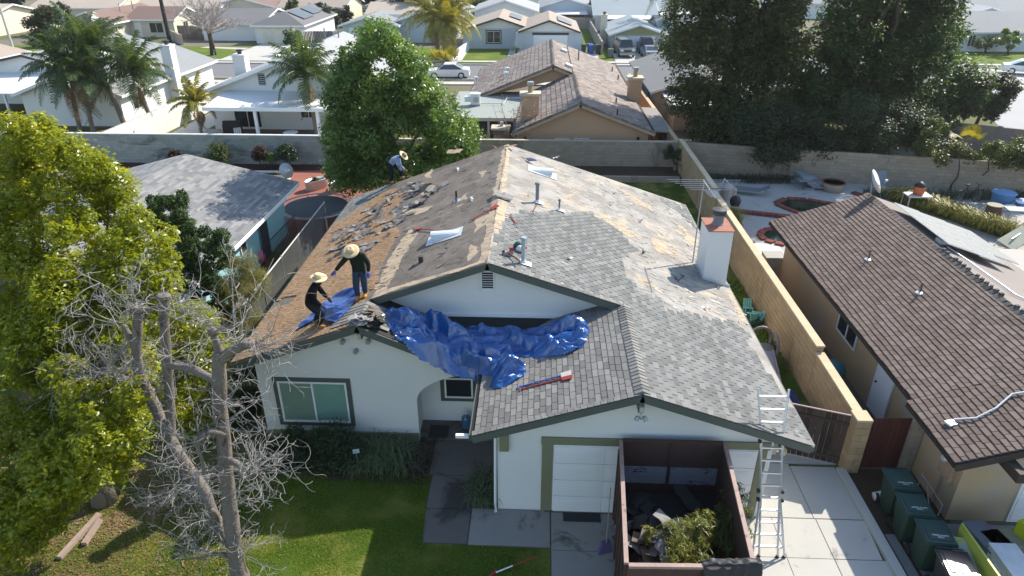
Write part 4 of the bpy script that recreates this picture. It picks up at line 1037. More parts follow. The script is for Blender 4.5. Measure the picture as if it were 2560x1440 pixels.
# ------------------------------------------------------------------ houses beyond, each with walls, roof, openings
def roofm(name, col, rand=.0, n2=.22):
    return mat(name, col, .9, .2, n=(.25, .1), n2=(9, n2), bump=.15, bscale=30, sc=(1, 1, 1))
W_white = mat('white_wall', (.72, .72, .71), .9, .15, n=(.3, .05), n2=(20, .05))
W_cream = mat('cream_wall', (.62, .56, .45), .9, .15, n=(.3, .06), n2=(20, .05))
W_blue = mat('pale_blue_wall', (.50, .55, .60), .9, .15, n=(.3, .05), n2=(20, .05))
W_grey = mat('grey_wall', (.42, .43, .44), .9, .15, n=(.3, .05), n2=(20, .05))
W_olive = mat('olive_gable', (.34, .34, .20), .9, .15, n=(.3, .05), n2=(12, .08), sc=(4, 1, 1))
R_grey = roofm('grey_far_roof', (.235, .245, .25)); R_pale = roofm('pale_far_roof', (.33, .335, .335)); R_tan = roofm('tan_far_roof', (.34, .28, .23))
R_brown = roofm('brown_far_roof', (.20, .135, .115)); R_dark = roofm('dark_far_roof', (.16, .155, .155)); R_beige = roofm('beige_far_roof', (.42, .35, .28)); R_bluegrey = roofm('blue_grey_far_roof', (.27, .31, .33))
T_white = white_paint; T_dark = mat('dark_trim', (.05, .055, .06), .6)
def bg_house(label, x0, x1, y0, y1, eave, rise, axis, wall, rm, trim=T_white, over=.45, ops=(), chim=(), vents=(), solar_at=(), gable=None, hip=0.0, name='house', parent=None, peak=None):
    t = parent or thing(name, label, 'house', ((x0 + x1) / 2, y0, 0))
    xr = peak if peak is not None else (x0 + x1) / 2
    yr_ = (y0 + y1) / 2
    zt = eave + rise
    b = MB()
    e = .12
    if axis == 'y':
        sl, sr_ = rise / (xr - x0 + over), rise / (x1 + over - xr)
        zl = lambda x: zt - (xr - x) * sl if x < xr else zt - (x - xr) * sr_
        pts = [(x0, 0), (x1, 0), (x1, zl(x1) - e), (xr, zt - e), (x0, zl(x0) - e)]
        if hip: pts = [(x0, 0), (x1, 0), (x1, zl(x1) - e), (x0, zl(x0) - e)]
        b.prism([(x, y0, z) for x, z in pts], (0, y1 - y0, 0))
        wl = b.build('wall', wall, t)
        rf = MB(); h = hip
        ya, yb = y0 - over, y1 + over
        rf.prism([(x0 - over, ya, eave), (xr, ya + h, zt), (xr, yb, zt), (x0 - over, yb, eave)], (0, 0, -.1))
        rf.prism([(xr + .001, ya + h, zt), (x1 + over, ya, eave), (x1 + over, yb, eave), (xr + .001, yb, zt)], (0, 0, -.1))
        if h: rf.prism([(x0 - over + .002, ya, eave), (x1 + over - .002, ya, eave), (xr, ya + h, zt)], (0, 0, -.1))
        rf = rf.build('roof', rm, t)
        fb = MB()
        if not h:
            beam(fb, (x0 - over, ya - .02, eave), (xr, ya - .02, zt), .05, .2, .1); beam(fb, (xr, ya - .02, zt), (x1 + over, ya - .02, eave), .05, .2, .1)
        else: fb.bb(x0 - over, x1 + over, ya - .05, ya - .002, eave - .2, eave - .01)
        fb.bb(x1 + over + .002, x1 + over + .05, ya, yb, eave - .2, eave - .01)
        fb.build('fascia', trim, rf, stuff=True)
        if gable and not h:
            MB().prism([(x0 + .15, y0 - .02, zl(x0 + .15) - .2), (x1 - .15, y0 - .02, zl(x1 - .15) - .2), (xr, y0 - .02, zt - .3)], (0, -.02, 0)).build('gable_panel', gable, wl)
        zf = zl; rzf = lambda x, y: zl(x)
    else:
        s = rise / (yr_ - y0 + over)
        zy = lambda y: zt - abs(y - yr_) * s
        b.prism([(x0, y0, 0), (x0, y1, 0), (x0, y1, zy(y1) - e), (x0, yr_, zt - e), (x0, y0, zy(y0) - e)], (x1 - x0, 0, 0))
        wl = b.build('wall', wall, t)
        rf = MB(); xa, xb = x0 - over, x1 + over
        rf.prism([(xa, y0 - over, eave), (xb, y0 - over, eave), (xb, yr_, zt), (xa, yr_, zt)], (0, 0, -.1))
        rf.prism([(xa, yr_ + .001, zt), (xb, yr_ + .001, zt), (xb, y1 + over, eave), (xa, y1 + over, eave)], (0, 0, -.1))
        rf = rf.build('roof', rm, t)
        fb = MB(); fb.bb(xa, xb, y0 - over - .05, y0 - over - .002, eave - .2, eave - .01)
        beam(fb, (xb + .02, y0 - over, eave), (xb + .02, yr_, zt), .05, .2, .1); beam(fb, (xb + .02, yr_, zt), (xb + .02, y1 + over, eave), .05, .2, .1)
        fb.build('fascia', trim, rf, stuff=True)
        rzf = lambda x, y: zy(y)
    for o in ops:
        kind, face, a, c, z0, z1 = o[:6]
        w_ = c - a
        if kind == 'garage':
            g = MB().bb(-w_ / 2, w_ / 2, -.05, 0, 0, z1 - z0).build('garage_door', o[6] if len(o) > 6 else white_paint, None)
            for i in range(4): MB().bb(-w_ / 2 + .04, w_ / 2 - .04, -.065, -.05, .03 + i * (z1 - z0) / 4, (i + 1) * (z1 - z0) / 4 - .03).build('door_panel', o[6] if len(o) > 6 else white_paint, g)
            if len(o) > 7: MB().bb(-w_ / 2 - .15, w_ / 2 + .15, -.06, -.005, z1 - z0, z1 - z0 + .3).build('header', o[7], g)
        elif kind == 'door':
            g = MB().bb(-w_ / 2, w_ / 2, -.05, 0, 0, z1 - z0).build('door', o[6] if len(o) > 6 else white_paint, None)
        elif kind == 'vent':
            g = MB().bb(-w_ / 2, w_ / 2, -.03, 0, 0, z1 - z0).build('gable_vent', T_dark, None)
            for i in range(6): MB().box((0, -.035, (i + .5) * (z1 - z0) / 6), (w_, .03, .05), M=Matrix.Rotation(R(-35), 3, 'X')).build('slat', W_grey, g)
        else:
            g = window(None, -w_ / 2, w_ / 2, 0, z1 - z0, 0, trim=o[6] if len(o) > 6 else None, tw=.14, nx=1 if w_ < .8 else 2)
        m = (a + c) / 2
        if face == 'S': loc, rz = (m, y0 - .001, z0), 0
        elif face == 'E': loc, rz = (x1 + .001, m, z0), 90
        else: loc, rz = (x0 - .001, m, z0), -90
        side_fit(g, loc, rz, t)
    for (x, y, w_, d_, h, m) in chim:
        c = MB().bb(x - w_ / 2, x + w_ / 2, y - d_ / 2, y + d_ / 2, 0, h).build('chimney', m, t)
        MB().bb(x - w_ / 2 - .06, x + w_ / 2 + .06, y - d_ / 2 - .06, y + d_ / 2 + .06, h, h + .1).build('chimney_cap', m, c)
        b = MB(); b.lathe([(.17, 0), (.17, .25), (.26, .26), (.26, .34), (0, .38)], 10, (x, y, h + .1)); b.build('flue', mat('dark_hood', (.05, .052, .055)), c)
    for (x, y, h) in vents:
        b = MB(); b.tube([(x, y, rzf(x, y) - .05), (x, y, rzf(x, y) + h)], .06, 6); b.build('vent_pipe', pipe_grey, rf)
    for (x, y, w_, d_) in solar_at:
        if axis == 'y':
            s = -(rise / (x1 + over - xr)); L = math.hypot(1, s); d = Vector((1 / L, 0, s / L)); n = Vector((-s / L, 0, 1 / L)); v = Vector((0, 1, 0))
            cc = Vector((x, y, rzf(x, y) + .14)); b = MB()
            b.add([frame(cc, d, v, n, w_, d_, .05) @ Vector(q) for q in ((-.5,-.5,-.5),(.5,-.5,-.5),(.5,.5,-.5),(-.5,.5,-.5),(-.5,-.5,.5),(.5,-.5,.5),(.5,.5,.5),(-.5,.5,.5))], [(0,3,2,1),(4,5,6,7),(0,1,5,4),(1,2,6,5),(2,3,7,6),(3,0,4,7)])
            b.build('solar_panel', solar, rf)
    return t
# just beyond the gardens, near side of the street
hB = bg_house('white house with a long low gable and white patio roof behind the grey wall', -24.2, -11.0, 50.0, 63.5, 2.8, 2.55, 'y', W_white, R_pale, ops=[('window', 'S', -22.6, -20.6, .15, 2.1), ('window', 'S', -17.6, -16.4, .9, 2.0), ('vent', 'S', -20.35, -19.85, 3.25, 4.05)], chim=[(-23.7, 55.4, .95, .9, 4.5, W_white)], vents=[(-18.2, 60.2, .9), (-17.2, 60.8, 1.0), (-18.9, 58.5, .5)])
b = MB(); b.prism([(-22.9, 46.0, 2.5), (-13.5, 46.0, 2.5), (-13.5, 49.98, 2.85), (-22.9, 49.98, 2.85)], (0, 0, -.06)); pb = b.build('patio_roof', W_white, hB)
MB().bb(-22.9, -13.5, 45.9, 46.0, 2.28, 2.52).build('patio_beam', white_paint, pb)
for x in (-19.4, -15.1): MB().bb(x - .1, x + .1, 46.05, 46.25, 0, 2.4).build('patio_post', white_paint, hB)
MB().bb(-23.2, -13.0, 45.5, 50, 0, .03).build('patio_slab', mat('patio_brown', (.16, .12, .10)), hB)
bg_house('white house with a grey roof and white chimney behind the palms', -38.8, -31.3, 50.5, 66.3, 2.4, 1.5, 'y', W_white, R_grey, ops=[('window', 'E', 52.0, 53.6, .9, 2.0), ('door', 'E', 60.2, 61.1, 0, 2.0)], chim=[(-30.9, 58.2, .8, .9, 4.8, W_white)])
hD = bg_house('white blue house with a louvred gable at the left edge', -51.5, -37.2, 58.0, 72, 2.4, 1.75, 'y', W_white, R_grey, trim=T_dark, peak=-43.1, ops=[('vent', 'S', -42.9, -42.2, 2.7, 3.4)])
b = MB(); b.prism([(-46, 51.5, 2.2), (-36.8, 51.5, 2.2), (-38.5, 57.9, 2.6), (-46, 57.9, 2.6)], (0, 0, -.08)); b.build('patio_roof', W_white, hD)
for x in (-45.5, -41, -37.2): MB().bb(x - .07, x + .07, 51.6, 51.75, 0, 2.1).build('patio_post', white_paint, hD)
bg_house('tan roofed house at the left edge with a solar panel', -66, -53.5, 60, 72, 2.3, 1.5, 'y', W_cream, R_tan, solar_at=[(-55.5, 64, 2.2, 4)])
hS = bg_house('small pale house with a striped grey roof right of the peach house', 8.9, 15.8, 54.5, 68, 2.2, 1.3, 'y', mat('pink_tan_wall', (.50, .40, .33), .9), roofm('striped_grey_roof', (.19, .19, .19)), ops=[('window', 'W', 56.5, 57.8, .8, 1.8), ('window', 'S', 11.2, 12.2, .8, 1.7)])
b = MB(); b.prism([(9.4, 50.4, 1.95), (15.4, 50.4, 1.95), (15.4, 54.4, 2.15), (9.4, 54.4, 2.15)], (0, 0, -.1)); b.build('porch_roof', W_white, hS)
MB().bb(9.9, 15.2, 51.0, 54.4, 0, 1.84).build('porch_room', mat('pink_tan_wall', (.50, .40, .33)), hS)
bg_house('grey roofed house glimpsed between the two big right hand trees', 15.5, 27, 56, 67, 2.3, 1.5, 'x', mat('yellow_tan_wall', (.5, .42, .24), .9), R_pale)
# across the street
hG = bg_house('pale blue house with twin gables across the street', -9.3, -1.6, 92.6, 104, 2.5, 1.35, 'y', W_blue, R_tan, trim=T_dark, gable=W_white, peak=-5.4, ops=[('window', 'S', -6.95, -5.2, .75, 2.15, T_dark)], solar_at=[(-3.4, 99, 1.6, 5)])
bg_house('', -2.4, 4.4, 90.2, 102, 2.46, 1.35, 'y', W_blue, R_tan, trim=T_dark, gable=W_white, ops=[('garage', 'S', -.95, 3.3, 0, 2.0, white_paint, T_dark)], solar_at=[(3.0, 95, 1.9, 5.5)], parent=hG)
for x, y in ((-9.5, 92.55), (-3.5, 92.55), (-2.75, 90.15), (4.65, 90.15)): MB().prism([(x - .7, y, 0), (x + .7, y, 0), (x + .35, y, 2.3), (x - .35, y, 2.3)], (0, .3, 0)).build('battered_pier', W_blue, hG)
window(hG, -2.75, -2.05, 1.0, 2.1, 92.58, trim=T_dark, nx=1)
hH = bg_house('house with an olive gable and white garage door behind two parked cars', 8.9, 15.7, 91.6, 103, 1.95, 1.25, 'y', W_grey, R_bluegrey, gable=W_olive, ops=[('garage', 'S', 9.9, 14.4, 0, 1.75)], chim=[(8.4, 98, .8, .8, 3.6, W_cream)])
bg_house('', 15.8, 28, 96, 106, 2.0, 1.4, 'x', W_grey, R_bluegrey, parent=hH)
MB().bb(9.35, 9.5, 91.5, 91.6, 0, 1.8).build('door_post', white_paint, hH)
hF = bg_house('grey blue house with two gables and a curved wall, left of the yellow palms', -26.5, -19.3, 96, 106, 2.45, 1.1, 'y', W_blue, R_grey, trim=T_white, peak=-23.1, ops=[('door', 'S', -25.6, -24.3, 0, 2.1), ('window', 'S', -22, -20.5, .8, 2.0)])
bg_house('', -20.0, -11.8, 98, 107, 2.6, 1.5, 'y', W_blue, R_grey, trim=T_white, parent=hF, peak=-16)
bg_house('', -21.5, -17, 101, 104, 2.3, .9, 'x', W_blue, R_grey, trim=T_white, parent=hF)
hE = bg_house('cream house with a reddish brown roof behind the bare street tree', -66.5, -59.0, 98, 112, 2.4, 1.4, 'y', W_cream, R_brown, trim=T_white, ops=[('garage', 'S', -65.5, -61, 0, 2.0, W_cream)], peak=-62.3)
bg_house('', -59.0, -52.6, 102.2, 110, 2.45, 1.4, 'x', W_cream, R_brown, trim=T_white, parent=hE, ops=[('window', 'S', -56.2, -54.2, .6, 2.0), ('door', 'S', -58.4, -57.4, 0, 2.1), ('window', 'E', 105, 106.4, .7, 1.9)], vents=[(-61.0, 104, 1.2), (-59.6, 105, 1.2)])
hE2 = bg_house('white house with a wide garage door and roof solar panels', -38.6, -32.1, 96.4, 112, 2.35, 1.5, 'y', W_white, R_dark, hip=3.6, ops=[('garage', 'S', -37.6, -33.6, 0, 1.95, mat('cream_garage_door', (.64, .60, .52), .6)), ], solar_at=[(-33.7, 101.5, 2.4, 4.2), (-33.9, 107, 2.0, 4.2)], vents=[(-38.3, 104, .6), (-37.5, 107, .5)])
bg_house('', -47, -38.8, 99, 112, 2.3, 1.4, 'x', W_white, R_dark, parent=hE2)
# farther rows
far = [('beige roofed house far left beyond the dark round bushes', -92, -79, 100, 113, 2.5, 1.6, 'x', W_cream, R_beige), ('flat tan roofed house far left behind the light pole', -84, -70, 118, 131, 2.6, 2.0, 'x', W_cream, R_beige),
       ('wide beige roofed house behind the reddish brown roof', -67, -53, 119, 133, 2.6, 2.2, 'x', W_cream, R_beige), ('brown roofed house behind the bare tree at the top left', -56.5, -44, 121, 133, 2.4, 1.7, 'y', W_cream, R_brown),
       ('brown roofed house with a dark aerial behind the solar panel house', -44, -33, 122, 134, 2.5, 1.8, 'x', W_cream, R_tan), ('cream house among trees at the top left centre', -30, -20, 126, 137, 2.5, 1.6, 'y', W_cream, R_tan),
       ('tan roofed house behind the grey blue house', -27, -18, 113, 122, 2.3, 1.4, 'x', W_cream, R_beige), ('white garden building with a pale roof behind the yellow palms', -16.5, -11, 112, 121, 2.5, 1.5, 'y', W_white, R_pale),
       ('grey white house with a plain gable behind the twin gabled house', -10.2, -.9, 111.5, 124, 2.9, 1.6, 'y', W_white, R_pale), ('blue pediment house with a white patio roof behind the garden wall', -.2, 8.4, 120, 132, 2.8, 1.4, 'y', W_blue, R_grey),
       ('grey roofed house with a white patio roof at the top right centre', 8.3, 17.6, 113, 126, 2.3, 1.9, 'x', W_white, R_bluegrey), ('grey house with a white patio strip beside the far palm', 16.5, 28, 119, 131, 2.3, 1.7, 'x', W_white, R_bluegrey),
       ('long pale roofed house in the far centre', -13, 0, 146, 158, 2.6, 1.8, 'x', W_white, R_pale), ('blue grey roofed house in the far centre right', 3, 16, 150, 162, 2.6, 1.8, 'x', W_white, R_bluegrey), ('hazy pale house at the top right of centre', 24, 38, 148, 160, 2.6, 1.8, 'x', W_white, R_pale),
       ('white house in the far left distance', -62, -48, 152, 164, 2.6, 1.9, 'x', W_white, R_grey), ('cream house in the far left of centre', -40, -27, 150, 162, 2.6, 1.9, 'x', W_cream, R_beige), ('beige house in the far left corner', -98, -82, 140, 152, 2.6, 1.9, 'x', W_cream, R_beige),
       ('hazy pale roofed house behind the big dark tree', 42, 56, 132, 144, 2.6, 1.8, 'x', W_white, R_grey), ('hazy grey roofed house at the top right', 66, 82, 118, 131, 2.6, 1.8, 'x', W_white, R_grey), ('hazy house in the top right corner', 84, 98, 140, 153, 2.6, 1.8, 'x', W_white, R_grey)]
far = [f[:1] + f[1:] for f in far]
for f in far:
    w_ = f[2] - f[1]
    t = bg_house(*f, ops=[('window', 'S', f[1] + w_ * .2, f[1] + w_ * .2 + 1.6, .8, 2.0), ('window', 'S', f[1] + w_ * .65, f[1] + w_ * .65 + 1.6, .8, 2.0)], vents=[(f[1] + w_ * .4, (f[3] + f[4]) / 2 - 1, .6)])
    if 'white patio' in f[0]:
        b = MB(); b.prism([(f[1] + 1, f[3] - 3.2, 2.0), (f[2] - 1, f[3] - 3.2, 2.0), (f[2] - 1, f[3] - .02, 2.3), (f[1] + 1, f[3] - .02, 2.3)], (0, 0, -.08)); b.build('patio_roof', W_white, t)
hR = bg_house('long grey roofed house with a blue white wall across the right side street', 52.5, 74, 92.6, 104, 2.4, 1.9, 'x', mat('blue_white_wall', (.58, .62, .68), .9), R_grey, ops=[('window', 'S', 53.5, 54.4, .6, 2.0)])
bg_house('', 58, 68, 106, 116, 2.6, 1.6, 'y', W_blue, R_pale, parent=hR)
b = MB(); b.prism([(58, 102.0, 3.0), (68, 102.0, 3.0), (68, 105.9, 3.3), (58, 105.9, 3.3)], (0, 0, -.1)); b.build('patio_roof', W_white, hR)
# driveways, garden walls and fences beyond
sheet('far_driveway', [(-37.8, 79.7), (-31.5, 79.7), (-33.4, 96.3), (-37.8, 96.3)], .022, concrete)
sheet('far_driveway', [(8.6, 79.7), (16.2, 79.7), (15.4, 91.5), (9.0, 91.5)], .022, concrete)
sheet('far_driveway', [(-1.3, 79.7), (6.6, 79.7), (7.2, 91.0), (4.8, 90.1), (-1.0, 90.1)], .022, concrete)
sheet('far_path', rect(-4.0, -2.9, 81.3, 92.4), .022, concrete); sheet('far_path', [(-44.5, 92.0), (-38.0, 90.5), (-38, 92), (-44, 93)], .022, concrete)
sheet('yard_lawn', rect(4.9, 7.4, 92, 114), .02, far_turf); sheet('far_green', rect(4, 13, 135, 148), .02, far_turf); sheet('far_green', rect(34, 50, 158, 175), .02, far_turf); sheet('far_green', rect(-14, -8, 133, 146), .02, far_turf)
sheet('far_driveway', rect(-9.8, -9.2, 82, 93), .03, concrete)
sheet('right_lawn', [(44.5, 84.5), (50, 79), (70, 79), (74, 92), (52, 92)], .02, far_turf); sheet('right_driveway', [(43, 76), (50, 72), (50, 78.5), (45, 83)], .024, concrete)
sheet('house_lot', rect(-24.8, -12, 42, 50), .006, concrete); sheet('palm_strip', rect(-27, -24.8, 42, 60), .007, mat('white_gravel', (.55, .53, .48), .95)); sheet('left_lot', rect(-50, -27.8, 42, 58), .006, litter)
def plain_wall(label, p0, p1, h, m, cat='wall', name='garden_wall', th=.2):
    t = thing(name, label, cat, (*p0, 0)); p0, p1 = Vector((*p0, 0)), Vector((*p1, 0)); d = (p1 - p0); L = d.length; d.normalize(); n = Vector((-d.y, d.x, 0)); up = Vector((0, 0, 1))
    b = MB(); b.add([frame((p0 + p1) / 2 + up * h / 2, d, n, up, L, th, h) @ Vector(v) for v in ((-.5,-.5,-.5),(.5,-.5,-.5),(.5,.5,-.5),(-.5,.5,-.5),(-.5,-.5,.5),(.5,-.5,.5),(.5,.5,.5),(-.5,.5,.5))], [(0,3,2,1),(4,5,6,7),(0,1,5,4),(1,2,6,5),(2,3,7,6),(3,0,4,7)])
    b.build('wall_face', m, t)
    k = max(1, int(L / 2.4)); 
    for i in range(k + 1):
        c = p0 + d * (L * i / k); MB().box((c.x, c.y, h / 2 + .03), (th + .06, th + .06, h + .06), math.atan2(d.y, d.x)).build('pier', m, t)
    return t
def board_fence(label, p0, p1, h, m, group=None):
    t = thing('board_fence', label, 'fence', (*p0, 0), 0, group); p0, p1 = Vector((*p0, 0)), Vector((*p1, 0)); d = p1 - p0; L = d.length; d.normalize(); n = Vector((-d.y, d.x, 0)); up = Vector((0, 0, 1))
    k = int(L / .2); r = random.Random(int(L * 10)); pieces('board', 'boards', m, t, [frame(p0 + d * (i + .5) * L / k + up * h / 2, d, n, up, .17, .03, h * r.uniform(.95, 1.03)) for i in range(k)])
    return t
w_grey = mat('grey_fence_wood', (.15, .125, .11), .9, .15, rand=.3); w_red = mat('red_fence_wood', (.20, .10, .075), .9, .15, rand=.25)
plain_wall('grey beige garden wall across the far yards', (-3, 114.5), (7.3, 114.2), 1.7, mat('grey_beige_wall', (.30, .27, .245), .95, n2=(6, .15)))
plain_wall('pinkish garden wall behind the olive gabled house', (7.6, 113.2), (17, 113.0), 1.7, mat('pinkish_wall', (.37, .29, .25), .95, n2=(6, .15)))
plain_wall('garden wall between the twin gabled and olive gabled houses', (7.5, 88.2), (7.5, 113), 1.5, mat('grey_beige_wall', (.30, .27, .245)))
plain_wall('low white wall beside the yellow palms', (-10.3, 81.5), (-9.3, 91), 1.0, W_white)
plain_wall('grey wall with a rail along the right side street', (27.5, 47.8), (33.5, 44.8), 1.6, mat('brown_grey_wall', (.20, .17, .15), .95))
plain_wall('white garden wall across the street by the dark fence', (-30.8, 97.5), (-27.0, 97.8), 1.5, W_white)
plain_wall('tan pier wall between lawns across the street', (-51.5, 99), (-48.0, 94.5), 1.3, mat('tan_pier', (.44, .36, .28), .95))
board_fence('dark grey board fence right of the wide garage door', (-31.8, 95.6), (-27.9, 95.9), 1.7, w_grey)
board_fence('dark board fence behind the bare street tree', (-52.0, 101.8), (-47.2, 100.0), 1.7, w_grey)
board_fence('reddish board fence beyond the far yards', (.5, 118), (8, 118.5), 1.8, w_red)
board_fence('reddish board fence behind the grey blue house', (-26, 111), (-15, 111), 1.6, w_red)
board_fence('reddish slatted gate between the peach and pale houses', (8.0, 62), (9.6, 62.2), 1.7, w_red)
# street lamp, light pole, dark palm trunk, letter box
def lamp_post(label, x, y, h, m, arm=0, r0=.10):
    t = thing('street_lamp', label, 'lamp post', (x, y, 0)); local(MB().tube([(0, 0, 0), (0, 0, h)], [r0, r0 * .6], 8), 'pole', m, t)
    if arm:
        local(MB().tube([(0, 0, h), (arm * .5, 0, h + .45), (arm, 0, h + .5)], .05, 6), 'arm', m, t); local(MB().box((arm * 1.12, 0, h + .47), (.6, .25, .14)), 'lamp_head', steel, t)
    return t
lamp_post('tall pale light pole at the left edge', -66.2, 87.4, 10, mat('pale_pole', (.50, .48, .46), .6), 0, .16)
p = gz(1123, 150); lamp_post('grey street lamp with a curved arm beside the yellow palms', p[0], p[1], 4.2, steel, -2.2)
t = thing('utility_pole', 'dark rough utility pole rising out of the frame at the left', 'pole', (-51.1, 97.3, 0)); local(MB().tube([(0, 0, 0), (-.1, 0, 12)], [.28, .22], 8), 'pole', mat('dark_pole', (.035, .03, .028), .95, bump=.4, bscale=20), t)
t = thing('letter_box', 'small dark letter box on a post by the far lawn', 'letter box', (-37.6, 80.8, 0)); local(MB().tube([(0, 0, 0), (0, 0, 1.1)], .05, 6), 'post', steel, t); local(MB().box((0, 0, 1.2), (.25, .45, .25)), 'box', black, t)

# ------------------------------------------------------------------ vehicles
def car(label, loc, rz, paint, L=4.6, Wd=1.8, H=1.45, kind='sedan', cat='car', group=None, name='parked_car'):
    t = thing(name, label, cat, loc, rz, group)
    h = Wd / 2
    if kind == 'suv': prof = [(-.5, .38), (-.5, .62), (-.48, .92), (-.34, 1.02), (-.30, 1.04), (-.20, H), (.36, H), (.46, 1.12), (.5, .95), (.5, .38)]; gl = [(-.295, 1.06), (-.205, H - .06), (.35, H - .06), (.44, 1.12), (.44, 1.06)]
    else: prof = [(-.5, .32), (-.5, .60), (-.46, .78), (-.24, .90), (-.08, H - .03), (.16, H), (.36, .98), (.48, .92), (.5, .66), (.5, .32)]; gl = [(-.225, .93), (-.08, H - .09), (.155, H - .07), (.325, .99), (.32, .93)]
    b = MB(); n = len(prof)
    def inset(z): return h - .02 - max(0, z - .85) * .28 - (0.05 if z < .4 else 0)
    vs = [(-inset(z), y * L, z) for y, z in prof] + [(-inset(z) + .10, y * L * .985, z) for y, z in prof]
    A = [(-inset(z), y * L * .985, z) for y, z in prof]; Bm = [(-inset(z) + .14, y * L, z + (.015 if z > .5 else 0)) for y, z in prof]
    Cc = [(inset(z) - .14, y * L, z + (.015 if z > .5 else 0)) for y, z in prof]; D = [(inset(z), y * L * .985, z) for y, z in prof]
    fs = []
    for k in range(3):
        for i in range(n): j = (i + 1) % n; fs.append((k * n + i, k * n + j, (k + 1) * n + j, (k + 1) * n + i))
    fs.append(tuple(range(n))[::-1]); fs.append(tuple(3 * n + i for i in range(n)))
    b.add(A + Bm + Cc + D, fs); body = local(b, 'body', paint, t)
    gm = mat('car_glass', (.03, .04, .05), .08, .7)
    for s in (-1, 1):
        g = MB(); g.prism([(s * (inset(z) + .004), y * L, z) for y, z in gl], (s * -.01, 0, 0)); local(g, 'side_window', gm, t)
    (ya, za), (yb, zb) = [(-.24, .92), (-.085, H - .06)] if kind != 'suv' else [(-.292, 1.07), (-.212, H - .05)]
    g = MB(); w1, w2 = inset(za) - .1, inset(zb) - .12; g.prism([(-w1, ya * L - .03, za + .02), (w1, ya * L - .03, za + .02), (w2, yb * L - .03, zb + .02), (-w2, yb * L - .03, zb + .02)], (0, .01, -.01)); local(g, 'windscreen', gm, t)
    (ya, za), (yb, zb) = [(.345, 1.0), (.18, H - .04)] if kind != 'suv' else [(.455, 1.14), (.375, H - .08)]
    g = MB(); g.prism([(-w1, ya * L + .03, za + .02), (w1, ya * L + .03, za + .02), (w2, yb * L + .03, zb + .02), (-w2, yb * L + .03, zb + .02)], (0, -.01, -.01)); local(g, 'rear_window', gm, t)
    R0 = .33 if kind != 'suv' else .40
    for sx in (-1, 1):
        for sy in (-.31, .31):
            M = Matrix.Rotation(R(90), 3, 'Y')
            b = MB(); b.lathe([(R0 * .6, -.11), (R0, -.10), (R0, .10), (R0 * .6, .11)], 16, (sx * (h - .12), sy * L, R0), M=M); w = local(b, 'wheel', mat('tyre', (.02, .02, .02), .8), t)
            local(MB().lathe([(R0 * .62, -.115), (0, -.12)] if sx < 0 else [(R0 * .62, .115), (0, .12)], 12, (sx * (h - .12), sy * L, R0), M=M), 'rim', alum, w)
        local(MB().box((sx * (h - .32), -L / 2 - .005, .68 if kind != 'suv' else .85), (.36, .05, .15)), 'headlight', mat('headlight', (.7, .72, .75), .15, .6), t)
        local(MB().box((sx * (h - .28), L / 2 + .002, .78), (.26, .04, .14)), 'tail_light', mat('tail_light', (.35, .02, .02), .2, .6), t)
        local(MB().box((sx * (h + .06), -.2 * L, .98 if kind != 'suv' else 1.15), (.16, .1, .12)), 'mirror', paint, t)
    local(MB().box((0, -L / 2 - .01, .62 if kind != 'suv' else .78), (Wd * .42, .04, .16)), 'grille', black, t)
    local(MB().box((0, -L / 2 - .02, .44), (Wd * .9, .1, .2)), 'bumper', steel if kind == 'suv' else paint, t)
    if kind == 'suv':
        for s in (-1, 1): local(MB().tube([(s * .55, -.15 * L, H + .08), (s * .55, .33 * L, H + .08)], .025, 5), 'roof_rail', black, t)
    return t
p_silver = mat('silver_paint', (.30, .34, .37), .25, .6, .3, n2=(5, .03)); p_white = mat('white_car_paint', (.75, .76, .78), .25, .6, n2=(5, .02)); p_black = mat('black_car_paint', (.02, .022, .026), .2, .6, n2=(5, .03)); p_blue = mat('blue_car_paint', (.10, .14, .24), .25, .6)
car('large grey sport utility vehicle parked before the olive gabled garage', (10.15, 88.0, .022), R(4), mat('grey_green_paint', (.15, .18, .18), .25, .6, .3), 5.2, 2.0, 1.9, 'suv', 'suv')
car('silver saloon parked with its tail to the street beside the grey utility vehicle', (13.05, 86.0, .022), R(182), p_silver, 4.5, 1.75, 1.4)
car('black car parked close to the olive gabled garage', (13.0, 90.0, .022), R(180), p_black, 2.6, 1.9, 1.75, 'suv')
car('white car parked on the street behind the yellow palms', (-9.4, 71.9, .006), R(-88), p_white, 4.4, 1.8, 1.45)
car('white saloon parked on the right hand side street', (51.0, 76.2, .024), R(65), p_white, 4.7, 1.85, 1.42)
car('dark blue car parked by the lawn across the street', (-42.6, 79.4, .02), R(-80), p_blue, 4.5, 1.8, 1.45)
car('white car far away beyond the grey roofed house', (15.4, 136, 0), R(90), p_white, 4.6, 1.8, 1.45)
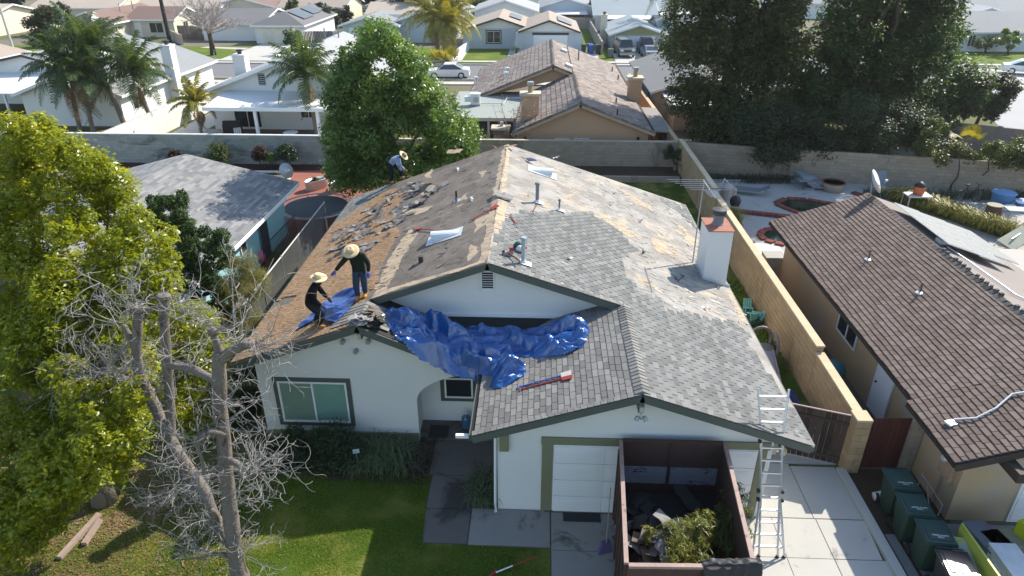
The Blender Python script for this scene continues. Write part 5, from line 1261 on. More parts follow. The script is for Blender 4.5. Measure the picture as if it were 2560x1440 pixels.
# wheeled bins
def bin_(label, loc, rz, body, lid, group=None, text=False, name='wheeled_bin', cat='bin', proto=None):
    t = thing(name, label, cat, loc, rz, group)
    b = MB(); vs = []
    prof = [(.235, .24, .05), (.27, .29, .5), (.30, .34, .96)]
    for (x, y, z) in prof:
        for sx, sy in ((-1, -1), (1, -1), (1, 1), (-1, 1)):
            c = .06
            for q in ((0, 1), (1, 0)) if sx * sy > 0 else ((1, 0), (0, 1)):
                vs.append((sx * (x - c * q[0]), sy * (y - c * q[1]), z))
    n = 8; fs = [tuple(range(n))[::-1]] + [(i * n + k, i * n + (k + 1) % n, (i + 1) * n + (k + 1) % n, (i + 1) * n + k) for i in range(2) for k in range(n)]
    b.add(vs, fs); local(b, 'body', body, t)
    b = MB(); b.bb(-.325, .325, -.37, .37, .955, .995); b.prism([(-.31, -.35, .995), (.31, -.35, .995), (.29, .33, .995), (-.29, .33, .995)], (0, 0, .03)); b.prism([(-.24, -.27, 1.025), (.24, -.27, 1.025), (.23, .26, 1.025), (-.23, .26, 1.025)], (0, 0, .02)); l = local(b, 'lid', lid, t)
    local(MB().tube([(-.26, .40, 1.0), (-.26, .44, .97), (.26, .44, .97), (.26, .40, 1.0)], .018, 6), 'handle', body, t)
    for s in (-1, 1):
        b = MB(); b.lathe([(.06, -.03), (.12, -.025), (.12, .025), (.06, .03)], 14, (s * .27, .30, .12), M=Matrix.Rotation(R(90), 3, 'Y')); local(b, 'wheel', black, t)
    if text:
        cu = bpy.data.curves.new('lettering', 'FONT'); cu.body = 'GREEN WASTE\nONLY'; cu.size = .052; cu.align_x = 'CENTER'; cu.extrude = .001
        o = bpy.data.objects.new('lettering', cu); o.location = (.02, -.16, 1.0475); C.objects.link(o); bpy.context.view_layer.update()
        me = bpy.data.meshes.new_from_object(o.evaluated_get(bpy.context.evaluated_depsgraph_get())); bpy.data.objects.remove(o)
        me.materials.clear(); me.materials.append(mat('white_lettering', (.75, .75, .75), .6)); o = bpy.data.objects.new('lettering', me); C.objects.link(o); o.parent = l; o.location = (.02, -.16, 1.0475)
    return t
bin_green = mat('bin_green', (.020, .045, .032), .5, .35, n=(1.5, .2), n2=(20, .12)); bin_lid = mat('bin_lid_green', (.024, .058, .052), .45, .4, n=(1.5, .15), n2=(20, .1)); bin_black = mat('bin_black', (.028, .026, .028), .35, .5, n2=(15, .15)); bin_blue = mat('bin_blue', (.03, .08, .36), .5, .4)
gb = 'green waste bins beside the right hand house'
bin_('green wheeled bin farthest back, nearest the red brown gate', (8.93, 12.98, .025), R(-4), bin_green, bin_lid, gb, True)
bin_('middle one of the three green wheeled bins', (8.87, 12.17, .025), R(-5), bin_green, bin_lid, gb, True)
bin_('front green wheeled bin, next to the black lidded bin', (8.93, 11.35, .025), R(-6), bin_green, bin_lid, gb, True)
bin_('black wheeled bin with a glossy lid at the bottom right edge', (8.95, 10.48, .025), R(-6), bin_black, mat('glossy_black_lid', (.03, .028, .032), .16, .7))
g2 = 'bins beside the twin gabled house'
bin_('black green bin left of the blue bins across the street', (5.3, 89.3, .022), 0, bin_green, bin_lid, g2)
bin_('bright blue bin in front across the street', (6.25, 88.9, .022), 0, bin_blue, bin_blue, g2)
bin_('bright blue bin behind the other blue bin across the street', (6.1, 89.9, .022), 0, bin_blue, bin_blue, g2)
bin_('black bin right of the blue bins across the street', (7.1, 89.0, .022), 0, bin_black, bin_black, g2)
bin_('grey green bin beside the grey utility vehicle', (8.3, 85.6, .022), 0, mat('bin_grey', (.12, .14, .13), .5), mat('bin_grey', (.12, .14, .13)), g2)
# ------------------------------------------------------------------ foliage materials
L_lime = leafmat('lime_leaf', ((.145, .20, .012), (.37, .40, .018), (.62, .52, .03)), .50, (1.5, 1.3, .40), .34, .55, .55)
L_green = leafmat('mid_green_leaf', ((.085, .16, .035), (.19, .28, .06), (.34, .38, .13)), .46, (1.2, 1.25, .5), .34, .6, .7)
L_dark = leafmat('dark_green_leaf', ((.038, .080, .028), (.085, .145, .042), (.20, .25, .06)), .42, (1.2, 1.25, .5), .5, .25, .3)
L_bronze = leafmat('bronze_green_leaf', ((.050, .080, .032), (.10, .125, .042), (.36, .27, .06)), .42, (1.3, 1.15, .5), .5, .25, .28)
L_hedge = leafmat('hedge_leaf', ((.022, .042, .018), (.042, .068, .026)), .30, None, .5, .35)
L_juniper = leafmat('juniper_leaf', ((.025, .058, .018), (.065, .115, .026), (.12, .16, .03)), .25, (1.2, 1.2, .4), .6, .3, 1.2)
L_pine = leafmat('yellow_pine_needle', ((.13, .135, .03), (.26, .23, .07)), .4, None, .6, .3, 1.0)
L_palm = leafmat('palm_leaflet', ((.045, .085, .028), (.12, .16, .05), (.24, .25, .09)), .42, (1.25, 1.2, .5), .30, .65, .8)
L_palmy = leafmat('yellow_palm_leaflet', ((.14, .17, .03), (.36, .31, .05)), .45, (1.25, 1.1, .4), .4, .5, .8)
L_dry = leafmat('dry_palm_leaflet', ((.22, .15, .075), (.30, .21, .11)), .3, (1, 1, .8), .7, .2)
L_grass = leafmat('grass_blade', ((.10, .17, .014), (.22, .30, .025), (.42, .38, .08)), .45, (1.25, 1.25, .4), .5, .35, .6)
L_strap = leafmat('strap_leaf', ((.065, .105, .045), (.15, .20, .10)), .35, None, .4, .5)
L_bamboo = leafmat('bamboo_leaf', ((.13, .16, .03), (.30, .29, .06)), .40, (1.2, 1.1, .4), .4, .5, 1.5)
L_red = leafmat('dark_red_leaf', ((.05, .022, .015), (.10, .04, .025)), .35)
L_vine = leafmat('vine_leaf', ((.04, .07, .014), (.12, .145, .03)), .42, None, .45, .4, .5)
L_bush = leafmat('bush_leaf', ((.02, .038, .015), (.045, .075, .022)), .3, None, .42, .5)
L_oldbush = leafmat('olive_bush_leaf', ((.025, .035, .015), (.06, .07, .022)), .3, None, .5, .3)
bark = mat('grey_bark', (.185, .158, .138), .95, .15, n=(2, .25), n2=(25, .35), sc=(2.5, 2.5, .6), bump=.9, bscale=26, bdist=.03, dirt=((.06, .05, .045), 2, .55, .7))
bark_d = mat('dark_bark', (.07, .055, .042), .95, .15, n=(2, .25), n2=(20, .3), bump=.6, bscale=20, bdist=.03)
bark_pale = mat('pale_grey_bark', (.26, .235, .215), .95, .15, n=(2, .2), n2=(20, .25), bump=.4, bscale=30)
twig_m = mat('bare_twig', (.255, .24, .225), .85, .25, n=(2, .2), n2=(20, .2))
palm_bark = mat('palm_bark', (.22, .185, .15), .95, .15, n=(1, .2), n2=(16, .3), sc=(1, 1, 3), bump=.6, bscale=14, bdist=.04)

def limb(a, b_, r0, r1, n=5, wob=.12, seed=0):
    r = random.Random(seed); a, b_ = Vector(a), Vector(b_); L = (b_ - a).length
    pts = [a.lerp(b_, i / n) + (Vector((r.uniform(-1, 1), r.uniform(-1, 1), r.uniform(-.4, .4))) * wob * L * .25 if 0 < i < n else Vector()) for i in range(n + 1)]
    return pts, [r0 + (r1 - r0) * i / n for i in range(n + 1)]
def tree(label, base, tr, clumps, n, size, lm, bm=bark_d, seed=1, name='tree', cat='tree', shell=.5, aspect=.45, jit=.5, nl=9, fork=.45, group=None, up_=(.6, .75), droop=None):
    t = thing(name, label, cat, base, 0, group)
    base = Vector(base); top = Vector((sum(c[0][0] for c in clumps) / len(clumps), sum(c[0][1] for c in clumps) / len(clumps), 0)); zs = [c[0][2] for c in clumps]; top.z = min(zs) + (max(zs) - min(zs)) * .7
    f = base.lerp(top, fork)
    p, rr = limb(base, f, tr, tr * .7, 5, .08, seed); b = MB(); b.tube(p, [rr[0] * 1.3] + rr[1:], 10); b.build('trunk', bm, t, True)
    r = random.Random(seed)
    for c in sorted(clumps, key=lambda c: -c[1])[:nl]:
        s = base.lerp(top, fork + r.uniform(-.12, .05)); p, rr = limb(s, Vector(c[0]), tr * .45, tr * .06, 6, .22, r.randint(0, 999)); MB().tube(p, rr, 6).build('limb', bm, t, True)
    P, N = clump_points(clumps, n, seed, shell, up_=up_)
    leaves('crown', P, N, size, lm, t, aspect, jit, seed + 5, droop)
    return t
def cl(u, v, y, rpx):
    p = at(u, v, y); d = np.dot(np.array(p) - CP, FW); return (p, rpx * d / FPX)
def fill(poly, y0, y1, rpx, n, seed, yfn=None):
    """clumps filling a silhouette, each at its own depth"""
    r = random.Random(seed); out = []; us = [p[0] for p in poly]; vs = [p[1] for p in poly]
    while len(out) < n:
        u, v = r.uniform(min(us), max(us)), r.uniform(min(vs), max(vs))
        if inpoly(u, v, poly): out.append(cl(u, v, r.uniform(y0, y1), rpx * r.uniform(.7, 1.25)))
    return out
# the big lime green tree filling the left side
def limey(v): return 15.6 - max(0, v - 330) / 1000 * 5.9
c = []
r = random.Random(3)
lp_poly = [(-40, 480), (20, 330), (75, 300), (150, 330), (215, 400), (285, 440), (300, 520), (360, 560), (420, 610), (425, 680), (380, 740), (340, 800), (350, 900), (345, 1000), (350, 1100), (290, 1180), (190, 1240), (120, 1300), (60, 1350), (-40, 1400)]
while len(c) < 190:
    u, v = r.uniform(-40, 430), r.uniform(290, 1400)
    if inpoly(u, v, lp_poly): c.append(cl(u, v, limey(v) + r.uniform(-.8, 1.4), r.uniform(26, 58)))
c += [cl(92, 300, 15.5, 24), cl(120, 318, 15.5, 30), cl(60, 335, 15.5, 34), cl(195, 385, 15.3, 32), cl(405, 590, 14.6, 34), cl(415, 660, 14.2, 34), cl(270, 440, 15, 34), cl(30, 1370, 9.9, 60), cl(100, 1320, 10.2, 48), cl(290, 1170, 11.0, 46), cl(160, 1240, 10.6, 48), cl(320, 1090, 11.4, 46)]
c += fill([(350, 800), (480, 760), (570, 830), (570, 960), (540, 1060), (440, 1080), (370, 1050)], 14.6, 17.5, 42, 26, 9)
tb = gz(262, 1255)
tree('large lime green leafy tree filling the left side of the picture', (tb[0], tb[1], 0), .24, c, 165000, .108, L_lime, bark, 5, nl=14, shell=.6, jit=.5, up_=(.45, .95))
# the tall bushy green tree behind the left slope of the roof
c = fill([(925, 60), (990, 80), (1020, 150), (1085, 200), (1120, 230), (1150, 300), (1165, 350), (1165, 420), (1060, 440), (960, 450), (880, 460), (840, 400), (830, 330), (850, 260), (840, 200), (880, 130)], 31.5, 35.5, 40, 84, 13)
c += [cl(930, 72, 33, 26), cl(965, 95, 33, 30), cl(1010, 120, 33, 28), cl(870, 130, 33, 26), cl(1135, 290, 33, 32), cl(860, 175, 33, 28), cl(1150, 400, 33, 30), cl(845, 440, 32, 30)]
tree('tall bushy bright green tree standing behind the house being re-roofed', (-6.6, 33.5, 0), .25, c, 90000, .18, L_green, bark, 8, nl=10, shell=.45)
# two big dark trees at the upper right, the hedge below them, a small one at the edge
c = fill([(1720, -40), (1740, -220), (1850, -320), (1950, -200), (1980, -40)], 46, 50, 52, 30, 24) + fill([(1800, -90), (1850, -300), (2050, -330), (2150, -190), (2050, -110)], 43, 46.5, 50, 26, 25) + fill([(1720, -40), (1960, -40), (1990, 60), (1985, 170), (1935, 240), (1910, 330), (1860, 350), (1800, 330), (1720, 340), (1700, 260), (1700, 150), (1690, 60)], 45, 50, 48, 56, 23)
tree('dark bronze green tree left of the two big ones at the upper right', (12.5, 48.2, 0), .42, c, 100000, .27, L_bronze, bark_d, 12, nl=8, shell=.4, droop=.5, up_=(.45, .95))
c = fill([(2100, -80), (2080, -300), (2200, -420), (2330, -300), (2400, -60)], 47, 52, 60, 46, 28) + fill([(2180, -380), (2300, -450), (2480, -380), (2530, -200), (2440, -30), (2300, -60)], 45, 49, 62, 34, 29) + fill([(2065, 60), (2100, -40), (2400, -40), (2420, 60), (2440, 150), (2430, 230), (2380, 280), (2340, 330), (2250, 330), (2100, 300), (2000, 320), (1960, 290), (1940, 250), (1985, 170), (2030, 120)], 47, 53, 50, 80, 27)
tree('biggest dark green tree at the upper right', (22.9, 50.6, 0), .5, c, 150000, .30, L_dark, bark_d, 15, nl=10, shell=.4, up_=(.45, .95))
c = fill([(1850, 300), (1900, 255), (2000, 265), (2100, 250), (2250, 270), (2330, 310), (2370, 370), (2340, 405), (2250, 395), (2100, 400), (1900, 395), (1860, 350)], 39.0, 42.5, 36, 46, 31)
h = thing('hedge', 'dense dark hedge spilling over the tan garden wall below the big trees', 'hedge', (16, 40.5, 0))
P, N = clump_points(c, 52000, 33, .4); leaves('foliage', P, N, .15, L_hedge, h, .5, .6, 3)
for k in range(5): p, rr = limb((11.5 + k * 2.2, 40.8, 0), (11.8 + k * 2.2, 40.2, 3), .09, .03, 5, .2, k); MB().tube(p, rr, 6).build('stem', bark_d, h)
c = fill([(2310, 300), (2360, 300), (2385, 360), (2440, 385), (2470, 400), (2400, 400), (2310, 400)], 37.6, 39, 20, 16, 35) + fill([(2440, 380), (2500, 350), (2560, 345), (2600, 380), (2600, 440), (2500, 410)], 36.2, 37.6, 26, 14, 36)
h = thing('creeper', 'yellow green creeper covering the right end of the garden wall', 'creeper', (24, 37.5, 0)); P, N = clump_points(c, 20000, 37, .3); leaves('foliage', P, N, .11, L_vine, h, .6, .6, 4)
for k in range(4): p, rr = limb((23.3 + k * 1.5, 37.9 - k * .2, 0), (23.0 + k * 1.6, 37.6 - k * .2, 2.2), .05, .02, 5, .3, k + 9); MB().tube(p, rr, 5).build('stem', bark_d, h)
c = fill([(2400, 270), (2440, 210), (2490, 185), (2540, 200), (2545, 240), (2480, 290), (2430, 300)], 48, 50, 22, 18, 41)
tree('small dark reddish tree leaning beside the right hand street', (*gz(2432, 330)[:2], 0), .14, c, 14000, .2, leafmat('wine_green_leaf', ((.028, .045, .022), (.06, .06, .03), (.10, .05, .04)), .35), bark_d, 43, nl=6, fork=.55, shell=.3)
# hollywood juniper and the yellowish pine beside it
c = []
r = random.Random(51)
for (u, v, n, s) in ((390, 505, 5, 14), (445, 500, 6, 13), (380, 560, 8, 24), (450, 560, 7, 20), (430, 620, 10, 30), (490, 590, 9, 24), (540, 620, 6, 18), (555, 590, 4, 13), (480, 660, 12, 34), (420, 690, 10, 32), (530, 690, 9, 28), (560, 650, 5, 16), (480, 740, 10, 32), (420, 760, 8, 26), (520, 760, 8, 28), (560, 720, 7, 24), (580, 790, 7, 24), (500, 820, 8, 30), (570, 860, 6, 24)):
    for k in range(n): c.append(cl(u + r.gauss(0, s * .7), v + r.gauss(0, s * .8), r.uniform(19.3, 21.0), r.uniform(10, 19)))
tree('dark twisted conifer with tufted tips between the lime tree and the turquoise house', (*gz(470, 830)[:2], 0), .14, c, 120000, .062, L_juniper, bark_d, 52, nl=14, shell=.6, aspect=.6, jit=.8, name='conifer', cat='conifer')
c = fill([(590, 640), (640, 640), (660, 700), (640, 800), (580, 850), (540, 800), (560, 700)], 18.2, 19.6, 24, 30, 55)
tree('thin yellow green pine like bush beside the left slope of the roof', (*gz(590, 880)[:2], 0), .06, c, 26000, .085, L_pine, bark_d, 56, nl=8, aspect=.12, shell=.2, name='bush', cat='bush')
# far trees
def far_tree(label, u, v0, vtop, y, wpx, lm, n=5000, size=.35, seed=1, cat='tree', name='tree', bm=bark_d, group=None, squat=False):
    x, yy, z = at(u, v0, y); b0 = (x, y, 0); vb = pix((x, y, 0))[1]
    m = (vtop + vb) / 2
    c = fill([(u - wpx * .35, vtop + 6), (u + wpx * .35, vtop + 6), (u + wpx * .5, m), (u + wpx * .38, v0), (u - wpx * .38, v0), (u - wpx * .5, m)], y - 1.5, y + 1.5, wpx * .17, 16, seed)
    return tree(label, b0, .15, c, n, size, lm, bm, seed, nl=4, name=name, cat=cat, shell=.3, group=group)
far_tree('big dark olive bush in front at the far left edge', 110, 100, 25, 92, 90, L_oldbush, 9000, .3, 61, 'bush', 'bush'); far_tree('big dark olive bush behind the first at the far left', 140, 60, 0, 104, 70, L_oldbush, 8000, .3, 62, 'bush', 'bush')
far_tree('wispy grey green shrub between the palms and the far bushes', 150, 100, 45, 78, 70, L_oldbush, 5000, .25, 63, 'bush', 'bush')
far_tree('small round tree beside the wide garage door across the street', 727, 108, 75, 88, 42, L_dark, 4000, .22, 64)
far_tree('dark tree mass behind the board fence at the top left centre', 800, 45, 5, 112, 70, L_hedge, 7000, .4, 65); far_tree('dark green tree at the top left of centre', 850, 60, 10, 116, 60, L_oldbush, 6000, .4, 66); far_tree('yellowish tree at the top left of centre', 740, 35, 0, 118, 50, L_vine, 5000, .4, 67)
far_tree('tall dark tree behind the grey blue house', 1020, 30, -25, 118, 90, L_oldbush, 8000, .4, 68); far_tree('dark tree behind the yellow palms', 1085, 25, -20, 108, 60, L_oldbush, 6000, .4, 69)
far_tree('green shrub beside the green lawn at the top centre', 1195, 12, -5, 128, 50, L_vine, 4000, .4, 70); far_tree('hazy trees at the top right of the big dark tree', 1985, 30, -20, 110, 90, L_oldbush, 7000, .45, 71)
far_tree('bright young street tree on the right hand lawn', 2525, 118, 70, 90, 44, L_green, 5000, .25, 72); far_tree('rounded hedge tree before the long blue white wall', 2470, 112, 92, 91.5, 60, L_dark, 4000, .22, 73)
far_tree('low round bush beside the silver saloon', 1665, 142, 132, 86, 34, L_dark, 3000, .16, 74, 'bush', 'bush'); far_tree('small bright shrub on the path of the twin gabled house', 1290, 125, 112, 88, 14, L_green, 1500, .16, 75, 'bush', 'bush')
for k, (u, v0, vt, y, w_, lab) in enumerate(((30, 8, -14, 130, 60, 'distant tree at the very left end of the top edge'), (330, 5, -16, 140, 60, 'distant tree above the reddish brown roof at the top edge'), (700, 2, -20, 150, 80, 'distant wide tree above the roof solar panels at the top edge'), (930, 6, -14, 145, 60, 'distant tree at the top edge above the bushy green tree'), (1380, -2, -22, 165, 70, 'distant tree at the top edge above the blue pediment house'), (1700, 0, -20, 140, 60, 'distant tree at the top edge behind the grey green palm'), (2050, 5, -18, 150, 90, 'distant tree at the top edge between the two big dark trees'), (2200, 2, -18, 160, 90, 'distant tree at the top edge behind the biggest dark tree'), (2480, 5, -14, 150, 70, 'distant tree at the right end of the top edge'), (560, 3, -18, 150, 60, 'distant tree at the top edge behind the leafless street tree'), (1250, -3, -20, 170, 60, 'distant tree at the top edge above the plain gabled house'))):
    far_tree(lab, u, v0, vt, y, w_, (L_oldbush, L_dark, L_vine)[k % 3], 3500, .5, 80 + k, group='distant trees along the top edge')
# bare round street tree
def bare_tree(label, base, h, rad, seed, m1, m2, n1=16, n2=10, n3=6):
    r = random.Random(seed); t = thing('bare_tree', label, 'tree', base); base = Vector(base); f = base + Vector((0, 0, h * .38))
    MB().tube([base, base + Vector((.05, 0, h * .2)), f], [.38, .28, .24], 10).build('trunk', m1, t, True)
    tw = MB()
    for i in range(n1):
        a = i / n1 * 6.283 + r.uniform(-.2, .2); el = r.uniform(.15, 1.35); d = Vector((math.cos(a) * math.cos(el), math.sin(a) * math.cos(el), math.sin(el) * .9)); e = f + d * rad * r.uniform(.75, .95)
        p, rr = limb(f - Vector((0, 0, r.uniform(0, .5))), e, .10, .03, 6, .15, r.randint(0, 9999)); MB().tube(p, rr, 5).build('limb', m2, t)
        for j in range(n2):
            s = p[r.randint(2, 6)]; d2 = (d + Vector((r.gauss(0, .55), r.gauss(0, .55), r.gauss(.1, .4)))).normalized(); e2 = s + d2 * r.uniform(.5, 1.3) * rad * .3
            tw.tube([s, s.lerp(e2, .5) + Vector((0, 0, .08)), e2], [.03, .022, .014], 3, False)
            for k in range(n3):
                q = s.lerp(e2, r.uniform(.3, 1)); d3 = (d2 + Vector((r.gauss(0, .6), r.gauss(0, .6), r.gauss(.2, .5)))).normalized(); tw.tube([q, q + d3 * r.uniform(.3, .9)], [.018, .010], 3, False)
    tw.build('twigs', m2, t, stuff=True); return t
bare_tree('leafless pinkish grey round street tree on the far lawn', (-40.0, 85.8, 0), 7.4, 4.2, 91, bark_d, mat('pinkish_twig', (.36, .31, .29), .9, .2), 18, 12, 6)

# ------------------------------------------------------------------ palms
def frond_mesh(L, droop, lm, seed, nl=42, name='frond', ll=.55, hang=.6):
    r = random.Random(seed); b = MB(); pts = []
    for i in range(11):
        t = i / 10; pts.append(Vector((L * t * (1 - .22 * droop * t), 0, L * (.55 * t - droop * t * t))))
    b.tube(pts, [.028 * (1 - .8 * i / 10) + .006 for i in range(11)], 4, False)
    for k in range(nl):
        t = .12 + .88 * k / nl; f = t * 10; i = min(9, int(f)); p = pts[i].lerp(pts[i + 1], f - i); d = (pts[i + 1] - pts[i]).normalized()
        for s in (-1, 1):
            l = ll * math.sin(math.pi * min(1, .12 + t * .86)) ** .6 * r.uniform(.8, 1.15); out = (Vector((0, s, 0)) + d * r.uniform(.35, .7) + Vector((0, 0, r.uniform(-.1, .3)))).normalized()
            m_ = p + out * l * .55; e = p + out * l * .9 + Vector((0, 0, -hang * l * r.uniform(.6, 1.2))); w = .026
            n = d * w
            b.add([p - n, p + n, m_ + n * 1.3, m_ - n * 1.3, e], [(0, 1, 2, 3), (3, 2, 4)])
    return b.mesh(name, lm)
FR = {}
def palm(label, base, h, L, n, seed, lm=L_palm, lean=(0, 0), r0=.17, dead=4, spear=True, droop=(.35, 1.0), ll=.55, group=None):
    r = random.Random(seed); t = thing('palm_tree', label, 'palm tree', base, 0, group)
    b = MB(); pts = [Vector((lean[0] * (k / 8) ** 1.5, lean[1] * (k / 8) ** 1.5, h * k / 8)) for k in range(9)]
    b.tube(pts, [r0 * 1.25] + [r0 * (1 - .25 * k / 8) for k in range(1, 9)], 10); local(b, 'trunk', palm_bark, t)
    local(MB().tube([pts[-1] - Vector((0, 0, .5)), pts[-1], pts[-1] + Vector((0, 0, .45))], [r0 * .8, r0 * 1.1, r0 * .45], 8), 'crown_shaft', mat('palm_crown_shaft', (.17, .20, .07), .6), t)
    for k in range(n + dead):
        isd = k >= n; q = k / n
        dr = 1.5 if isd else droop[0] + (droop[1] - droop[0]) * q + r.uniform(-.1, .1); key = (round(dr * 4) / 4, lm.name if not isd else 'dead', r.randint(0, 2), round(L, 1))
        if key not in FR: FR[key] = frond_mesh(L, key[0], L_dry if isd else lm, len(FR), ll=ll)
        o = bpy.data.objects.new('dead_frond' if isd else 'frond', FR[key]); C.objects.link(o); o.parent = t
        o.location = pts[-1] + Vector((0, 0, .25 if not isd else -.1))
        el = (R(58) * (1 - q) - R(14) * q) if not isd else -R(50)
        o.rotation_euler = (r.uniform(-.25, .25), -el, k * 2.39996 + r.uniform(-.2, .2)); s = r.uniform(.85, 1.12) * (.7 if isd else 1); o.scale = (s, s, s)
    return t
def palm_at(label, u, v, y, L, n, seed, **k):
    x, _, z = at(u, v, y); lean = k.get('lean', (0, 0)); return palm(label, (x - lean[0], y - lean[1], 0), z, L, n, seed, **k)
palm_at('tall queen palm at the left of the palm cluster behind the grey wall', 172, 190, 49.0, 3.6, 30, 1, lean=(.3, 0), ll=.8)
palm_at('tallest queen palm in the middle of the left palm cluster', 232, 150, 49.3, 3.7, 34, 2, lean=(-1.1, 0), r0=.2, ll=.8)
palm_at('queen palm with a drooping yellow green frond in the left palm cluster', 208, 215, 47.6, 3.0, 22, 7, lean=(.2, 0), ll=.75)
palm_at('queen palm at the right of the left palm cluster, over the whitewashed wall', 338, 200, 49, 3.3, 28, 3, lean=(-.5, 0), ll=.75)
palm_at('queen palm in front of the white patio roof', 765, 205, 47.4, 3.2, 26, 4, lean=(-.3, 0), ll=.7, dead=2)
palm_at('small yellow green palm behind the grey wall', 492, 272, 47.0, 2.2, 16, 5, r0=.09, dead=3, lm=L_palmy, ll=.5)
palm_at('yellow green palm left of the three beside the street lamp', 1085, 55, 84, 4.6, 28, 6, lm=L_palmy, r0=.3, lean=(-.4, 0), ll=1.0)
palm_at('yellow green palm in front of the three beside the street lamp', 1112, 75, 81.5, 4.2, 26, 8, lm=L_palmy, r0=.28, lean=(.3, 0), ll=1.0)
palm_at('yellow green palm right of the three beside the street lamp', 1128, 60, 84, 4.2, 26, 9, lm=L_palmy, r0=.28, ll=1.0)
palm_at('grey green palm in the distance above the olive gabled house', 1690, -12, 100, 5.5, 22, 10, r0=.28, ll=1.2, droop=(.5, 1.4))
# fan leaves low down
def fan_palm(label, loc, n, L, seed, lm=L_palmy):
    r = random.Random(seed); t = thing('fan_palm', label, 'palm', loc); fm = None
    local(MB().tube([(0, 0, -loc[2]), (0, 0, .4)], [.12, .1], 8), 'trunk', palm_bark, t)
    for k in range(n):
        if fm is None:
            b = MB(); b.tube([(0, 0, 0), (L, 0, 0)], .015, 4)
            for i in range(17):
                a = (i / 16 - .5) * 3.6; d = Vector((math.cos(a), math.sin(a), -.12 * abs(a))) * L * .75; s = Vector((-math.sin(a), math.cos(a), 0)) * .05 * L
                b.add([(L, 0, 0), Vector((L, 0, 0)) + d * .6 - s, Vector((L, 0, 0)) + d, Vector((L, 0, 0)) + d * .6 + s], [(0, 1, 2, 3)])
            fm = b.mesh('leaf', lm)
        o = bpy.data.objects.new('leaf', fm); C.objects.link(o); o.parent = t; o.location = (0, 0, .4); o.rotation_euler = (r.uniform(-.2, .2), -R(r.uniform(15, 70)), k * 2.4)
    return t
fan_palm('small bright fan palm over the wall at the right', (*at(2410, 372, 41.5)[:2], 1.4), 9, .7, 1)
fan_palm('fan palm leaves below the bushy green tree', (*at(1165, 385, 38.5)[:2], .5), 9, .8, 2)
fan_palm('yellow green fan leaves beside the stone barbecue', (*at(1165, 325, 43)[:2], 1.0), 9, .7, 3)
fan_palm('dark fan palm in the corner of the back garden', (*at(1690, 400, 40.2)[:2], .2), 12, .8, 5, L_hedge)
fan_palm('strappy green plant on the street behind the bushy tree', (*gz(1110, 178)[:2], 0), 10, 1.6, 6)

# ------------------------------------------------------------------ shrubs and strappy plants
def shrub(label, clumps, n, size, lm, seed, aspect=.5, group=None, name='shrub', shell=.3):
    b0 = clumps[0][0]; t = thing(name, label, 'shrub', (b0[0], b0[1], 0), 0, group)
    P, N = clump_points(clumps, n, seed, shell); leaves('foliage', P, N, size, lm, t, aspect, .6, seed)
    for k in range(3): p, rr = limb((b0[0] + .1 * (k - 1), b0[1], 0), clumps[min(k, len(clumps) - 1)][0], .03, .012, 4, .2, k); MB().tube(p, rr, 5).build('stem', bark_d, t)
    return t
shrub('dark rounded shrub under the left end of the front window', [cl(715, 1110, 14.3, 34), cl(745, 1130, 14.2, 40), cl(700, 1150, 14.1, 34), cl(735, 1085, 14.6, 26)], 9000, .06, L_bush, 1)
shrub('big dark clipped shrub under the right end of the front window', [cl(840, 1100, 14.3, 46), cl(810, 1130, 14.2, 44), cl(880, 1120, 14.2, 36), cl(850, 1150, 14.0, 40), cl(800, 1090, 14.4, 30)], 12000, .06, L_bush, 2)
c = fill([(600, 900), (640, 920), (650, 1060), (640, 1100), (590, 1100), (585, 950)], 15.2, 16.0, 18, 22, 95)
shrub('dark climbing shrub on the left corner of the house wall', c, 9000, .07, L_bush, 3)
for k, (lab, u, v, rp, lm, y) in enumerate((('bright yellow green round shrub by the grey wall', 545, 382, 26, L_vine, 40.3), ('small reddish bush by the grey wall', 437, 390, 15, L_red, 40.5), ('rusty red upright shrub by the grey wall', 650, 382, 17, L_red, 40.4), ('dark upright shrub by the grey wall', 714, 380, 22, L_bush, 40.4), ('thin green plant between the rusty and dark shrubs', 676, 392, 10, L_green, 40.4))):
    p0 = cl(u, v, y, rp); shrub(lab, [p0, cl(u - rp * .5, v + rp * .4, y, rp * .8), cl(u + rp * .5, v + rp * .4, y, rp * .8), cl(u, v - rp * .4, y, rp * .7)], 3500, .10, lm, 10 + k)
def straps(label, x0, x1, y0, y1, n, L, lm, seed, group=None, name='strappy_plant', z=0, w=.022, skew=0):
    r = np.random.RandomState(seed); t = thing(name, label, 'plant', ((x0 + x1) / 2, (y0 + y1) / 2, z)); b = MB()
    for k in range(n):
        x, y = r.uniform(x0, x1), r.uniform(y0, y1); x += skew * (y - y0); a = r.uniform(0, 6.283); l = L * r.uniform(.6, 1.2); d = Vector((math.cos(a), math.sin(a), 0)); s = Vector((-d.y, d.x, 0)) * w * .5
        p = [Vector((x, y, z)) + d * l * q[0] + Vector((0, 0, l * q[1])) for q in ((0, 0), (.25, .55), (.60, .70), (.95, .42))]
        b.add([p[0] - s, p[0] + s, p[1] - s, p[1] + s, p[2] - s * .8, p[2] + s * .8, p[3]], [(0, 1, 3, 2), (2, 3, 5, 4), (4, 5, 6)])
    b.build('leaves', lm, t, stuff=True); return t
straps('clump of arching strappy leaves in the bed left of the path', -4.9, -3.4, 13.7, 14.7, 650, .62, L_strap, 1)
straps('dark red tinged strappy clump beside the front path', -3.3, -2.85, 13.6, 14.5, 160, .5, leafmat('dull_strap_leaf', ((.05, .04, .03), (.11, .10, .06)), .3), 2)
straps('narrow bed of strappy leaves between the path and the garage wall', -1.50, -1.0, 12.68, 13.72, 420, .50, L_strap, 3)
straps('bright weeds growing along the far side of the long tan wall', 8.85, 9.5, 24, 29, 600, .5, L_palmy, 4)
